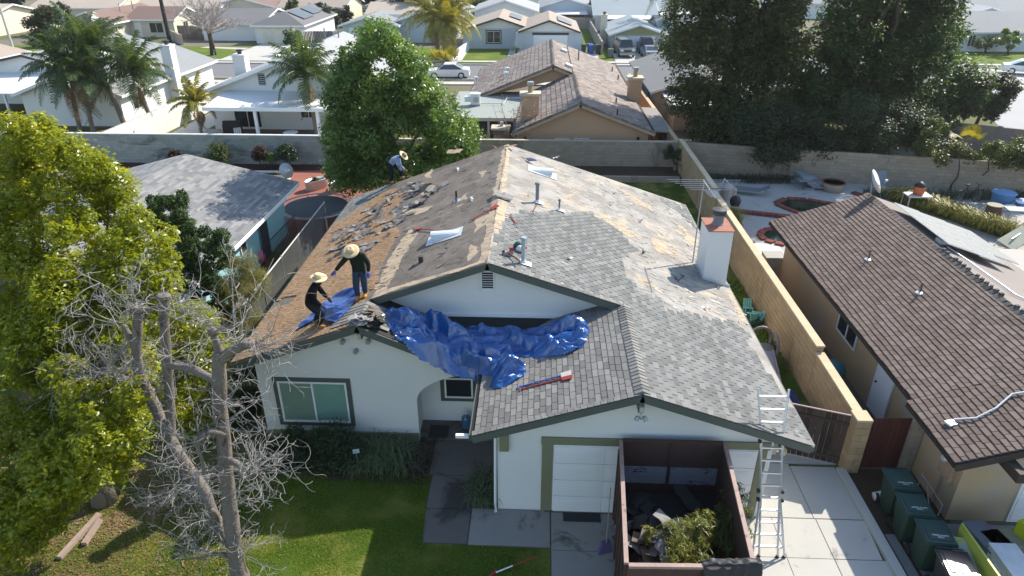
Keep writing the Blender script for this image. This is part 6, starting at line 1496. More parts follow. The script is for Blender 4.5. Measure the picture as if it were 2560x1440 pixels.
straps('bright yellow green tall grass beside the solar panels', 22.0, 22.9, 31.0, 36.2, 2200, .9, L_palmy, 5, w=.05, skew=-.57); straps('bright green plant in the terracotta planter behind the tan wall', 8.95, 9.8, 31.0, 32.2, 350, .6, L_palmy, 6, z=.5)
straps('dark weeds along the foot of the tan garden wall', 9.2, 15, 38.6, 39.6, 900, .45, L_hedge, 7); straps('dark weeds along the right half of the tan garden wall', 18, 27, 36.2, 37.2, 1100, .5, L_hedge, 8)
straps('weeds along the foot of the side passage wall', 7.95, 8.35, 19, 26, 500, .25, L_grass, 9)

# ------------------------------------------------------------------ grass blades on the front lawn
lawn_poly = [(-7.4, 9.2), (0.40, 9.2), (0.40, 11.42), (-2.62, 11.47), (-2.80, 13.6), (-7.4, 13.8)]
r_ = np.random.RandomState(5); P = np.column_stack([r_.uniform(-7.6, .4, 90000), r_.uniform(9.2, 13.8, 90000), np.zeros(90000)])
keep = (P[:, 0] < -2.65) | (P[:, 1] < 11.44); P = P[keep]
dens = np.array([noise.noise(Vector((x * .9, y * .9, 2))) for x, y in P[:, :2]]); P = P[(dens + r_.uniform(-.4, .6, len(P))) > -.25]
P[:, 2] = .03
g = leaves('lawn_grass', P, np.tile([0, -.2, .25], (len(P), 1)), .055, L_grass, None, .16, .9, 6, None); tag(g, 'short green lawn grass in front of the house', 'grass', kind='stuff')
P = np.column_stack([r_.uniform(-12.5, -7.0, 60000), r_.uniform(9.2, 13.2, 60000), np.full(60000, .025)])
dens = np.array([noise.noise(Vector((x * .8, y * .8, 7))) for x, y in P[:, :2]]); P = P[dens > np.where(P[:, 0] > -9.2, -.45, .0)]
g = leaves('weedy_grass', P, np.tile([0, -.2, .3], (len(P), 1)), .05, L_grass, None, .16, .9, 7); tag(g, 'patchy weedy grass under the lime green tree', 'grass', kind='stuff')
P = np.column_stack([r_.uniform(-13, -6.6, 9000), r_.uniform(9.2, 13.5, 9000), np.full(9000, .022)])
g = leaves('fallen_leaves', P, np.tile([0, 0, 1.0], (len(P), 1)), .07, leafmat('fallen_leaf', ((.14, .08, .04), (.30, .22, .10)), .2), None, .5, .25, 8); tag(g, 'dry fallen leaves scattered under the trees', 'leaves', kind='stuff')
# back gardens
sheet('left_yard_lawn', [(-27, 38.2), (-22, 39.6), (-17, 39.3), (-15.1, 38.6), (-15.6, 36.0), (-17, 34), (-20, 33), (-27, 33)], .014, mat('bright_turf', (.075, .14, .012), 1, .1, n=(.5, .2), n2=(12, .25)))
sheet('left_yard_bed', rect(-27, -12, 39.2, 41.3), .011, mat('red_brown_mulch', (.075, .03, .025), 1, .1, n2=(12, .3)))
sheet('red_patio', [(-15.2, 39.9), (-8.8, 40.8), (-8.8, 29), (-12, 29), (-14.6, 34.5)], .016, red_pave)
b = MB(); pts = [(-26.5, 38.4), (-23.5, 39.4), (-21, 39.9), (-18, 39.5), (-16, 39.6), (-15.0, 39.2), (-14.7, 38.2), (-15.2, 36.8), (-15.6, 35.8)]
b.tube([(x, y, .06) for x, y in pts], .09, 6); struct(b, 'lawn_edging', mat('pale_edging', (.55, .53, .50), .9))
b = MB(); b.bb(1.5, 8.2, 38.6, 38.8, 0, .35); struct(b, 'planter_edging', beigewall); sheet('planter_bed', rect(1.5, 8.3, 38.8, 40.8), .3, soil)
# ------------------------------------------------------------------ the leafless pollarded tree at the left front
bt = thing('bare_tree', 'leafless pollarded grey tree with stubby limbs and curling twigs on the front lawn', 'tree', (*gz(596, 1440)[:2], 0))
def T(lst): return [at(u, v, y) for u, v, y in lst]
def rough_tube(pts, rads):
    """bark covered limb: many rings, lumpy radius, furrows"""
    P = [Vector(p) for p in pts]; out, rr = [], []
    for i in range(len(P) - 1):
        p0, p1, p2, p3 = P[max(i - 1, 0)], P[i], P[i + 1], P[min(i + 2, len(P) - 1)]
        for k in range(6):
            t = k / 6; out.append(.5 * ((2 * p1) + (p2 - p0) * t + (2 * p0 - 5 * p1 + 4 * p2 - p3) * t * t + (3 * p1 - p0 - 3 * p2 + p3) * t ** 3)); rr.append(rads[i] * (1 - t) + rads[i + 1] * t)
    out.append(P[-1]); rr.append(rads[-1]); b = MB(); b.tube(out, rr, 20); vs = []
    for i, v in enumerate(b.v):
        v = Vector(v); c = out[min(i // 20, len(out) - 1)]; d = v - c
        f = 1 + .16 * noise.noise(v * 3.2) + .10 * noise.noise(Vector((v.x * 16, v.y * 16, v.z * 3))) + .05 * noise.noise(v * 22); vs.append(tuple(c + d * f))
    b.v = vs; return b
trunkp = [gz(600, 1500)] + T([(590, 1400, 10.35), (572, 1250, 10.45), (560, 1120, 10.55), (550, 1000, 10.6), (547, 900, 10.6), (552, 880, 10.6)])
trunkp[0] = (trunkp[1][0] + .02, trunkp[1][1] - .02, 0.0)
def tb(name, pts, r): o = rough_tube(pts, [k * .76 for k in r]).build(name, bark, bt, True); return o
tb('trunk', trunkp, [.26, .22, .20, .185, .18, .17, .15])
limbs = {
 'right_stub': (T([(548, 905, 10.6), (575, 880, 10.5), (600, 868, 10.4), (618, 858, 10.3)]), [.13, .12, .11, .10]),
 'left_stub': (T([(550, 890, 10.6), (540, 855, 10.6), (532, 830, 10.6)]), [.12, .09, .08]),
 'lean': (T([(582, 1370, 10.4), (545, 1310, 10.7), (505, 1220, 10.9), (470, 1170, 11.1), (440, 1120, 11.3), (405, 1055, 11.5), (372, 985, 11.6), (350, 940, 11.6), (342, 880, 11.6), (345, 800, 11.6), (346, 775, 11.6)]), [.17, .16, .16, .155, .15, .15, .15, .145, .13, .13, .12]),
 'v_left': (T([(345, 880, 11.6), (325, 845, 11.6), (308, 812, 11.6)]), [.10, .09, .06]),
 'mid': (T([(505, 1225, 10.9), (462, 1190, 11.2), (432, 1110, 11.4), (424, 1000, 11.5), (418, 900, 11.5), (412, 820, 11.5), (408, 745, 11.5)]), [.13, .13, .13, .13, .125, .125, .115]),
 'cross': (T([(548, 955, 10.6), (515, 940, 10.8), (480, 922, 11.1), (450, 918, 11.3), (422, 912, 11.5)]), [.10, .10, .10, .10, .10]),
 'left_low': (T([(372, 980, 11.6), (320, 950, 11.6), (270, 940, 11.6), (230, 945, 11.5), (205, 930, 11.5)]), [.10, .09, .08, .065, .04]),
 'right_low': (T([(566, 1150, 10.5), (590, 1158, 10.35), (612, 1175, 10.2), (632, 1182, 10.1)]), [.10, .10, .095, .09]),
 'hang': (T([(560, 1085, 10.5), (525, 1078, 10.3), (505, 1095, 10.2), (493, 1112, 10.2), (505, 1150, 10.2), (510, 1195, 10.2)]), [.08, .085, .07, .05, .045, .035]),
 'low_left': (T([(585, 1390, 10.4), (540, 1385, 10.3), (500, 1395, 10.2), (440, 1400, 10.1)]), [.08, .05, .03, .015]),
 'stub_low': (T([(545, 1320, 10.7), (540, 1290, 10.5), (530, 1275, 10.4)]), [.09, .09, .06]),
}
for k, (p, rr) in limbs.items(): tb('limb', p, rr)
for u, v, y, rad in ((346, 770, 11.6, .14), (408, 742, 11.5, .13), (620, 857, 10.28, .12), (634, 1183, 10.08, .12), (532, 828, 10.6, .09), (552, 1045, 10.32, .07)):
    b = MB(); b.lathe([(rad, -.06), (rad * 1.12, 0), (rad * .9, .05), (rad * .35, .055), (0, .02)], 10, at(u, v, y)); b.build('knot', bark if v < 1000 else bark_d, bt, True)
# twigs: bundles curling out of the stubs and knots
r = random.Random(77); tw = MB()
def curl(p, d, L, rad, depth=0):
    p = Vector(p); pts = [p]; d = Vector(d).normalized(); n = 7; bend = Vector((r.gauss(0, .28), r.gauss(0, .28), r.gauss(.02, .22)))
    for i in range(n):
        d = (d + bend * .42 + Vector((r.gauss(0, .12), r.gauss(0, .12), r.gauss(0, .12)))).normalized(); pts.append(pts[-1] + d * L / n)
    tw.tube(pts, [rad * (1 - .75 * i / n) + .0022 for i in range(n + 1)], 4, False)
    if depth < 2:
        for k in range(r.randint(3, 4) if depth == 0 else r.randint(1, 3)):
            q = pts[r.randint(2, n)]; curl(q, d + Vector((r.gauss(0, .8), r.gauss(0, .8), r.gauss(0, .7))), L * r.uniform(.35, .65), rad * .6, depth + 1)
for (u, v, y, n, ang, spread, L) in ((345, 775, 11.6, 8, 90, 45, .9), (308, 812, 11.6, 10, 115, 45, 1.0), (410, 780, 11.5, 8, 80, 70, .7), (350, 780, 11.6, 4, 90, 20, 1.2), (540, 835, 10.6, 12, 95, 45, .9), (610, 862, 10.4, 10, 78, 35, 1.3), (618, 862, 10.3, 11, 10, 35, .9), (300, 945, 11.5, 12, 110, 55, 1.1), (250, 945, 11.5, 12, 130, 70, 1.0), (420, 950, 11.4, 12, 120, 80, 1.0), (480, 930, 11.0, 8, 80, 60, .8),
    (632, 1183, 10.1, 20, -20, 75, .95), (625, 1170, 10.1, 8, 40, 50, .9), (500, 1100, 10.2, 12, 150, 70, .7), (505, 1180, 10.2, 10, -90, 60, .6), (215, 935, 11.5, 12, 140, 60, 1.0), (270, 940, 11.6, 9, 100, 50, .9), (320, 950, 11.6, 6, 110, 40, .8),
    (470, 1170, 11.0, 12, 190, 70, .9), (430, 1240, 10.8, 14, 180, 80, .9), (460, 1180, 11.0, 12, 90, 60, .7), (505, 1230, 10.8, 10, 200, 60, .8), (540, 1300, 10.5, 14, 200, 80, .8), (520, 1380, 10.3, 14, 170, 70, .9), (600, 1380, 10.2, 10, 10, 60, .9), (575, 1010, 10.4, 6, 60, 60, .6), (552, 1045, 10.3, 7, 100, 80, .6), (560, 1000, 10.5, 5, 0, 60, .8), (585, 1260, 10.3, 7, 20, 60, .6), (440, 1000, 11.4, 6, 120, 60, .6)):
    for k in range(n):
        a = R(ang + r.gauss(0, spread)); p = at(u + r.gauss(0, 9), v + r.gauss(0, 9), y + r.gauss(0, .06)); dv = math.cos(a) * Vector(RT) + math.sin(a) * Vector((0, 0, 1)) + Vector(FW) * r.gauss(0, .45)
        curl(p, dv, L * r.uniform(.6, 1.25), r.uniform(.006, .0105))
tw.build('twigs', twig_m, bt, stuff=True)
# split timber edging under the tree
for k, (q0, q1, lab) in enumerate((((250, 1290), (150, 1400), 'longer strip of pale weathered timber lying under the lime tree'), ((252, 1305), (212, 1365), 'shorter pink grey strip of timber lying under the lime tree'))):
    a, b_ = gz(*q0), gz(*q1); t = thing('timber_strip', lab, 'timber', a); mb_ = MB(); beam(mb_, (a[0], a[1], .06), (b_[0], b_[1], .06), .12, .10); mb_.build('board', mat('weathered_timber', (.30, .23, .19), .95, .1, n2=(15, .3), sc=(1, 1, 1)), t)
# ------------------------------------------------------------------ skip full of torn shingle and cut bamboo, parked at the garage
rust = mat('rust_brown_steel', (.075, .042, .034), .75, .3, n=(1.2, .25), n2=(20, .2), bump=.1, dirt=((.03, .022, .02), 1.5, .5, .75))
rim_m = mat('worn_pink_rim', (.30, .205, .175), .6, .35, n=(3, .2), n2=(20, .2), dirt=((.12, .07, .055), 4, .55, .7))
zt = 2.5
c_ = [Vector(gz(*p, zt)) for p in ((1552, 1100), (1812, 1108), (1886, 1418), (1566, 1414))]
for q in c_: q.z = 0
sk = thing('skip', 'tall rust brown open skip holding roofing rubble in front of the garage', 'skip', tuple((c_[0] + c_[2]) / 2))
def side(a, b_, z0, z1, th, name, m):
    mb_ = MB(); d = (b_ - a); L = d.length; d.normalize(); n = Vector((-d.y, d.x, 0)); up = Vector((0, 0, 1))
    mb_.add([frame((a + b_) / 2 + up * (z0 + z1) / 2, d, n, up, L, th, z1 - z0) @ Vector(v) for v in ((-.5,-.5,-.5),(.5,-.5,-.5),(.5,.5,-.5),(-.5,.5,-.5),(-.5,-.5,.5),(.5,-.5,.5),(.5,.5,.5),(-.5,.5,.5))], [(0,3,2,1),(4,5,6,7),(0,1,5,4),(1,2,6,5),(2,3,7,6),(3,0,4,7)]); return mb_.build(name, m, sk)
for i in range(4):
    a, b_ = c_[i], c_[(i + 1) % 4]; d = (b_ - a).normalized()
    side(a + d * .02, b_ - d * .02, .35, zt - .03, .05, 'side_panel', rust); side(a + d * .04, b_ - d * .04, zt - .03, zt + .03, .085, 'rim', rim_m if i != 0 else rust)
mb_ = MB(); mb_.prism([(q.x, q.y, .35) for q in c_], (0, 0, .08)); mb_.build('floor', rust, sk)
a, b_ = c_[0], c_[1]; d = (b_ - a).normalized()
for k in range(2):
    p0 = a + d * ((b_ - a).length * (.02 + k * .49)); p1 = a + d * ((b_ - a).length * (.48 + k * .49))
    side(p0 - Vector((0, .045, 0)), p1 - Vector((0, .045, 0)), 1.28, 1.78, .012, 'worn_band', mat('scuffed_grey_paint', (.21, .21, .235), .7, .3, n=(1, .2), n2=(16, .3), dirt=((.05, .04, .04), 2.2, .56, .64), sc=(1, 1, 2.5)))
p0 = a + d * (b_ - a).length * .485; mb_ = MB(); mb_.tube([(p0.x, p0.y - .06, .4), (p0.x, p0.y - .06, zt)], .025, 6); mb_.build('door_bar', rust, sk)
for i in range(2):
    q0, q1 = (c_[0], c_[3]) if i == 0 else (c_[1], c_[2]); s = -1 if i == 0 else 1
    for k in range(6):
        p = q0.lerp(q1, (k + .5) / 6); MB().bb(p.x + s * .03 - .03, p.x + s * .03 + .03 + (0 if s > 0 else 0), p.y - .04, p.y + .04, .35, zt - .05).build('rib', rust, sk)
    for k in (.3, .7):
        p = q0.lerp(q1, k); b = MB(); b.lathe([(.1, -.1), (.17, -.09), (.17, .09), (.1, .1)], 14, (p.x - s * .25, p.y, .17), M=Matrix.Rotation(R(90), 3, 'Y')); b.build('wheel', black, sk)
# rubble heap in it
r = random.Random(15)
ctr = (c_[0] + c_[1] + c_[2] + c_[3]) / 4
def heap_z(x, y): return 1.0 + .75 * math.exp(-((x - ctr.x + .15) ** 2 / .55 + (y - ctr.y + .3) ** 2 / .5)) + .08 * noise.noise(Vector((x * 3, y * 3, 1)))
b = MB(); b.grid(lambda u, v: (lambda q: (q.x, q.y, heap_z(q.x, q.y)))((c_[0].lerp(c_[1], .015 + .97 * u)).lerp(c_[3].lerp(c_[2], .015 + .97 * u), .015 + .97 * v)), 22, 28)
hp = thing('rubble_heap', 'heap of dark torn shingle and felt inside the skip', 'rubble', (ctr.x, ctr.y, .45)); b.build('dark_rubble', mat('dark_rubble', (.035, .032, .03), .95, .15, n=(3, .3), n2=(20, .4), bump=.6, bscale=14, bdist=.05), hp)
scr = [mat('scrap_grey', (.20, .195, .19), .85, .25, n=(3, .15), n2=(40, .2)), mat('scrap_brown', (.155, .125, .10), .85, .25, n=(3, .15), n2=(40, .2)), mat('scrap_black', (.045, .042, .04), .8, .3, n=(3, .15), n2=(40, .2))]
def scrap_mesh(bm, p, L, Wd, rz, tilt, curl, roll=0):
    M = Matrix.Translation(p) @ Matrix.Rotation(rz, 4, 'Z') @ Matrix.Rotation(tilt, 4, 'Y') @ Matrix.Rotation(roll, 4, 'X'); n = 5; vs = []
    for th in (0, .012):
        for j in range(3):
            for i in range(n + 1):
                u = i / n - .5; v = j / 2 - .5; e = 1 + .12 * math.sin(i * 3.1 + j * 5 + rz * 9)
                vs.append(M @ Vector((u * L, v * Wd * e, curl * (4 * u * u) + th + .02 * math.sin(i * 2.3 + rz * 7) * j)))
    m = (n + 1) * 3; fs = []
    for s in (0, m):
        for j in range(2):
            for i in range(n): q = (s + j * (n + 1) + i, s + j * (n + 1) + i + 1, s + (j + 1) * (n + 1) + i + 1, s + (j + 1) * (n + 1) + i); fs.append(q if s else q[::-1])
    ring = list(range(n + 1)) + [(j + 1) * (n + 1) - 1 for j in (1, 2)] + [2 * (n + 1) + i for i in range(n - 1, -1, -1)] + [n + 1]
    for k in range(len(ring)): a, c = ring[k], ring[(k + 1) % len(ring)]; fs.append((a, c, c + m, a + m))
    bm.add(vs, fs)
gs = 'shingle sheets on the rubble heap in the skip'
for k in range(46):
    x = ctr.x + r.gauss(-.15, .45) if k < 34 else r.uniform(c_[0].x + .2, c_[1].x - .2); y = ctr.y + r.gauss(-.35, .45) if k < 34 else r.uniform(c_[3].y + .3, c_[0].y - .3)
    x = min(max(x, c_[3].x + .3), c_[1].x - .35); y = min(max(y, c_[3].y + .2), c_[0].y - .25)
    b = MB(); scrap_mesh(b, (x, y, heap_z(x, y) + r.uniform(.02, .10)), r.uniform(.35, .8), r.uniform(.2, .36), r.uniform(0, 3.1), r.gauss(0, .28), r.uniform(-.05, .09), r.gauss(0, .3))
    o = b.build('shingle_sheet', scr[(0, 1, 0, 2, 0)[k % 5]] if k < 34 else scr[2]); tag(o, '%s shingle sheet on the %s %s of the skip heap' % (('grey', 'brownish', 'grey', 'black', 'grey')[k % 5] if k < 34 else 'black', 'near' if y < ctr.y - .35 else 'far', 'left' if x < ctr.x - .2 else 'right'), 'shingle', gs)
def bamboo(label, clumps, n, seed, lm=L_bamboo, L=.16):
    t = thing('cut_bamboo', label, 'cut branches', (clumps[0][0][0], clumps[0][0][1], 1.0)); P, N = clump_points(clumps, n, seed, .1); leaves('leaves', P, N, L, lm, t, .12, .8, seed, droop=.5)
    r = random.Random(seed)
    for c in clumps:
        for k in range(3): p, rr = limb((c[0][0] + r.uniform(-.2, .2), c[0][1] + r.uniform(-.2, .2), 1.0), Vector(c[0]) + Vector((0, 0, c[1])), .008, .004, 4, .2, r.randint(0, 999)); MB().tube(p, rr, 4, False).build('cane', mat('bamboo_cane', (.25, .24, .08), .6), t)
def cz(u, v, z, rpx): p = gz(u, v, z); return (p, rpx * np.dot(np.array(p) - CP, FW) / FPX)
bamboo('bright heap of cut bamboo leaves in the front of the skip', [cz(1700, 1345, 1.85, 44), cz(1740, 1330, 1.9, 40), cz(1690, 1390, 1.75, 40), cz(1735, 1390, 1.7, 38), cz(1770, 1310, 1.9, 26), cz(1750, 1295, 2.0, 22), cz(1680, 1325, 1.9, 22)], 3400, 3)
bamboo('small tuft of bright cut bamboo at the left of the skip', [cz(1622, 1330, 1.8, 15), cz(1618, 1345, 1.75, 12)], 260, 4)
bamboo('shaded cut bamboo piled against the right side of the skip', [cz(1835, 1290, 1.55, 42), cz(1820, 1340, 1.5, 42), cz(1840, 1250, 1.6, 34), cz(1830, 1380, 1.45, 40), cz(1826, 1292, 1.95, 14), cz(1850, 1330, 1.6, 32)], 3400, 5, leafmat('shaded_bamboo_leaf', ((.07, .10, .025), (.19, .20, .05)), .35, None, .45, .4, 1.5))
# black sheeting over the skip's near rim
a, b_ = c_[3].lerp(c_[2], .60), c_[2] + Vector((.12, .0, 0)); b = MB()
def sheetf(u, v):
    p = a.lerp(b_, u); t = v * 2.4 - 1.2; off = .16 * math.sin(t) ; z = zt + .10 * math.cos(t * .9) * (.5 + .9 * u) - .40 * max(0, -t - .2) + .05 * noise.noise(Vector((u * 7, v * 5, 3))); return (p.x + .03 * noise.noise(Vector((u * 9, v * 6, 8))), p.y + off + .05 * noise.noise(Vector((u * 8, v * 4, 1))), z)
b.grid(sheetf, 40, 16); o = b.build('black_sheeting', mat('black_sheeting', (.022, .022, .024), .55, .4, n2=(20, .2)), None, True); tag(o, 'bunched black sheeting rolled over the near rim of the skip', 'sheeting')

# ------------------------------------------------------------------ multi position ladder leaning on the eave
la = thing('ladder', 'aluminium folding ladder with splayed foot leaning on the right eave', 'ladder', (5.43, 11.34, .05))
fl, frr = Vector(gz(1897, 1398)), Vector(gz(1944, 1400)); tl_, tr_ = Vector(at(1903, 972, 12.62)), Vector(at(1965, 972, 12.62))
mid0, mid1 = (fl + frr) / 2, (tl_ + tr_) / 2; wv = (frr - fl).normalized(); axis = mid1 - mid0
def lp_(t, s, half): return mid0 + axis * t + wv * s * half
black_p = black
def rail(prof, nm='rail', rad=.026):
    for s in (-1, 1): MB().tube([lp_(t, s, h) for t, h in prof], rad, 6).build(nm, alum, la)
rail([(.30, .215), (.72, .235), (.77, .24)]); rail([(.66, .245), (.80, .26), (1.0, .335)]); rail([(0.03, .21), (.40, .21)]); rail([(0.03, .36), (.10, .33), (.34, .235), (.42, .235)], 'outer_rail')
for k in range(13):
    t = .08 + k * .073; h = .34 - (t - .08) * .45 if t < .33 else (.225 if t < .74 else .24 + (t - .74) * .36); c0, c1 = lp_(t, -1, h), lp_(t, 1, h); b = MB(); beam(b, c0, c1, .05, .035); b.build('rung', alum, la)
for t in (.36, .41, .70):
    for s in (-1, 1): b = MB(); b.lathe([(.05, -.03), (.055, 0), (.05, .03), (0, .03)], 10, lp_(t, s, .265), M=Matrix.Rotation(R(90), 3, 'Y')); b.build('lock_knob', black, la)
for s, h in ((-1, .21), (1, .21), (-1, .36), (1, .36)): MB().box(lp_(.03, s, h) - Vector((0, 0, .06)), (.06, .06, .08)).build('rubber_foot', black, la)

# ------------------------------------------------------------------ things on the ground in front
def solo(name, label, cat, mb_, m, group=None, smooth=False): return tag(mb_.build(name, m, None, smooth), label, cat, group)
rub = mat('rubber_mat', (.03, .03, .032), .8, .3, n2=(30, .2))
a = gz(1407, 1285); c = gz(1502, 1310); solo('rubber_mat', 'dark rectangular rubber mat on the concrete before the garage door', 'mat', MB().bb(a[0], c[0], c[1], a[1], .056, .072), rub)
a = gz(1055, 1075); solo('door_mat', 'black door mat at the porch under the arch', 'mat', MB().bb(-3.0, -2.45, 15.2, 15.75, .101, .115), rub)
t = thing('water_bottle', 'large blue plastic water bottle standing in the porch', 'bottle', (*at(1166, 1060, 15.7)[:2], .10)); b = MB(); b.lathe([(.12, 0), (.135, .02), (.135, .12), (.125, .14), (.135, .16), (.135, .26), (.125, .28), (.135, .30), (.13, .36), (.05, .45), (.035, .46), (.035, .50)], 16); local(b, 'bottle', mat('blue_water_bottle', (.05, .13, .22), .15, .6), t, True); local(MB().lathe([(.04, .5), (.04, .53), (0, .53)], 12), 'cap', white_paint, t)
def long_tool(name, label, cat, p, q, hm, head=None, hmat=black, rad=.014, group=None):
    t = thing(name, label, cat, tuple(p), 0, group); MB().tube([p, q], rad, 6).build('handle', hm, t)
    if head == 'broom':
        d = (Vector(q) - Vector(p)).normalized(); s = Vector((.16, .06, 0)); c = Vector(p); b = MB(); b.prism([c - s * .6 - Vector((0, 0, -.02)), c + s * .6 + Vector((0, 0, .02)), c + s - d * .22, c - s - d * .22], Vector((-.03, .06, .03))); b.build('broom_head', hmat, t)
    if head == 'fork':
        d = (Vector(p) - Vector(q)).normalized(); s = d.cross(Vector((0, 0, 1))).normalized(); b = MB()
        for k in range(4): o_ = s * (k - 1.5) * .055; MB().tube([Vector(p) + o_ * .8, Vector(p) + o_ + d * .24 + Vector((0, 0, .02))], .009, 5).build('tine', steel, t)
        MB().tube([Vector(p) - s * .09, Vector(p) + s * .09], .014, 5).build('crossbar', hmat, t); MB().tube([Vector(q) - s * .06, Vector(q) + s * .06], .016, 5).build('grip', hm, t)
    if head == 'spade':
        d = (Vector(p) - Vector(q)).normalized(); s = d.cross(Vector((0, 0, 1))).normalized(); b = MB(); b.prism([Vector(p) - s * .09, Vector(p) + s * .09, Vector(p) + s * .10 + d * .26, Vector(p) - s * .10 + d * .26], (0, 0, .015)); b.build('blade', hmat, t)
        MB().tube([Vector(q) - s * .06, Vector(q) + s * .06], .018, 5).build('grip', hm, t)
    return t
a = Vector(gz(1514, 1378)); a.z = .25; b_ = Vector(at(1545, 1285, c_[3].lerp(c_[0], .8).y)); b_.z = 1.45; b_ = Vector((c_[3].lerp(c_[0], .62).x - .07, a.y + .75, 1.25)); long_tool('broom', 'broom with a purple head leaning on the left side of the skip', 'broom', a, b_, mat('pale_handle', (.35, .28, .24), .7), 'broom', mat('purple_bristle', (.10, .075, .17), .8), .012)
a, b_ = gz(1240, 1438), gz(1342, 1398); m_ = tuple((Vector(a) * .45 + Vector(b_) * .55)); t = long_tool('rake', 'red handled rake lying on the shaded lawn', 'rake', (a[0], a[1], .09), (b_[0], b_[1], .09), red_paint, None); MB().tube([(a[0], a[1], .09), (a[0] * .6 + b_[0] * .4, a[1] * .6 + b_[1] * .4, .095)], .017, 6).build('white_sleeve', white_paint, t); MB().box((a[0] - .1, a[1] - .05, .05), (.35, .05, .06), .9).build('rake_head', red_paint, t)
t = thing('garden_sign', 'small pale blue sign on a stake among the front shrubs', 'sign', (*at(890, 1128, 13.85)[:2], 0)); q = at(890, 1128, 13.85); local(MB().box((0, 0, q[2]), (.17, .015, .13), .3), 'board', mat('pale_blue_sign', (.40, .48, .55), .5), t); local(MB().tube([(0, 0, 0), (0, 0, q[2])], .01, 5), 'stake', steel, t)
# side passage: slide, paddling pool with chairs, tarpaulin, bags
plum = mat('grey_mauve_plastic', (.20, .165, .16), .5, .4, n2=(15, .08)); plum2 = mat('pale_mauve_plastic', (.36, .30, .33), .45, .4, n2=(15, .08))
def onpass(u, v, z=0): return Vector(gz(u, v, z))
s0 = Vector((7.55, 19.4, 0)); pl = thing('play_slide', 'grey mauve plastic toddler slide with arched sides in the side passage', 'slide', tuple(s0))
for sx in (-.36, .36):
    pts = [(sx, -.15, 0), (sx, .55, 0), (sx, .55, .72)] + [(sx, .2 + .35 * math.cos(t * math.pi / 8), .72 + .38 * math.sin(t * math.pi / 8)) for t in range(1, 8)] + [(sx, -.15, .72)]
    b = MB(); b.tube(pts + [pts[0]], .05, 6); local(b, 'side_arch', plum, pl); b = MB(); b.prism([(sx - .02, -.1, .05), (sx - .02, .5, .05), (sx - .02, .5, .55), (sx - .02, -.1, .55)], (.04, 0, 0)); local(b, 'side_panel', plum, pl)
b = MB(); b.tube([(-.36, .58, .45)] + [(-.36 * math.cos(t * math.pi / 8), .58, .75 + .42 * math.sin(t * math.pi / 8)) for t in range(9)] + [(.36, .58, .45)], .055, 6); local(b, 'back_arch', plum, pl)
local(MB().bb(-.33, .33, .0, .52, .52, .58), 'platform', plum, pl)
b = MB(); b.prism([(-.24, 0, .56), (.24, 0, .56), (.24, -1.05, .06), (-.24, -1.05, .06)], (0, 0, .04)); local(b, 'chute', plum2, pl)
for s in (-1, 1): b = MB(); b.prism([(s * .25, .02, .55), (s * .29, .02, .55), (s * .29, -1.08, .06), (s * .25, -1.08, .06)], (0, 0, .13)); local(b, 'chute_edge', plum2, pl)
for k in range(3): local(MB().bb(-.28, .28, .60 + k * .12 * 0 + .06 * (2 - k), .68 + .06 * (2 - k), .12 + k * .17, .17 + k * .17), 'step', plum, pl)
q = onpass(1877, 803); pool = thing('paddling_pool', 'round turquoise paddling pool filled with leaves beside the tan wall', 'paddling pool', (q.x, q.y, 0)); tq = mat('turquoise_plastic', (.06, .36, .40), .4, .4); mint = mat('mint_plastic', (.25, .55, .46), .5, .4)
b = MB(); b.lathe([(.34, 0), (.42, .2), (.45, .22), (.40, .2), (.33, .05), (0, .05)], 20); local(b, 'basin', tq, pool, True); b = MB(); r = random.Random(2)
for k in range(60): a = r.uniform(0, 6.28); rr = r.uniform(0, .32); b.box((rr * math.cos(a), rr * math.sin(a), .08 + r.uniform(0, .1)), (.09, .06, .01), r.uniform(0, 3))
local(b, 'leaf_litter', mat('pool_litter', (.17, .12, .03), .9, rand=.4), pool, stuff=True)
for k, (dx, dy, az, lab) in enumerate(((-.02, .42, 0, 'mint green childs chair standing up behind the paddling pool'), (.42, -.08, 1.4, 'mint green childs chair tipped at the right of the paddling pool'), (-.05, .05, .4, 'mint green childs chair lying in the paddling pool'))):
    t = thing('childs_chair', lab, 'chair', (q.x + dx, q.y + dy, .12 if k < 2 else .22), az, 'mint chairs round the paddling pool'); t.rotation_euler = (R(-15 if k == 0 else 25 if k == 1 else 70), 0, az)
    local(MB().bb(-.15, .15, -.15, .15, .2, .23), 'seat', mint, t); b = MB()
    for i in range(4): b = MB().bb(-.15 + i * .08, -.09 + i * .08, .13, .155, .23, .5); local(b, 'back_slat', mint, t)
    local(MB().bb(-.16, .16, .125, .16, .48, .53), 'back_rail', mint, t)
    for sx in (-1, 1):
        for sy in (-1, 1): local(MB().bb(sx * .13 - .02, sx * .13 + .02, sy * .13 - .02, sy * .13 + .02, 0, .2), 'leg', mint, t)
blue_tarp2 = mat('dark_blue_tarp', (.022, .035, .18), .45, .45, n2=(8, .15), bump=.5, bscale=8, bdist=.05)
def lump(name, label, cat, loc, sx, sy, h, m, seed, fr_=2.2, amp=.45):
    b = MB(); b.grid(lambda u, v: (lambda x, y: (loc[0] + x * sx, loc[1] + y * sy, loc[2] + max(0.004, h * (1 - (x * x + y * y)) * (1 + amp * noise.noise(Vector((x * fr_ + seed, y * fr_, seed)))) + .10 * h * abs(noise.noise(Vector((x * 7, y * 7, seed))))) if x * x + y * y < 1.1 else loc[2] + .004))((u - .5) * 2.1 * min(1, 1), (v - .5) * 2.1), 34, 34)
    return solo(name, label, cat, b, m, None, True)
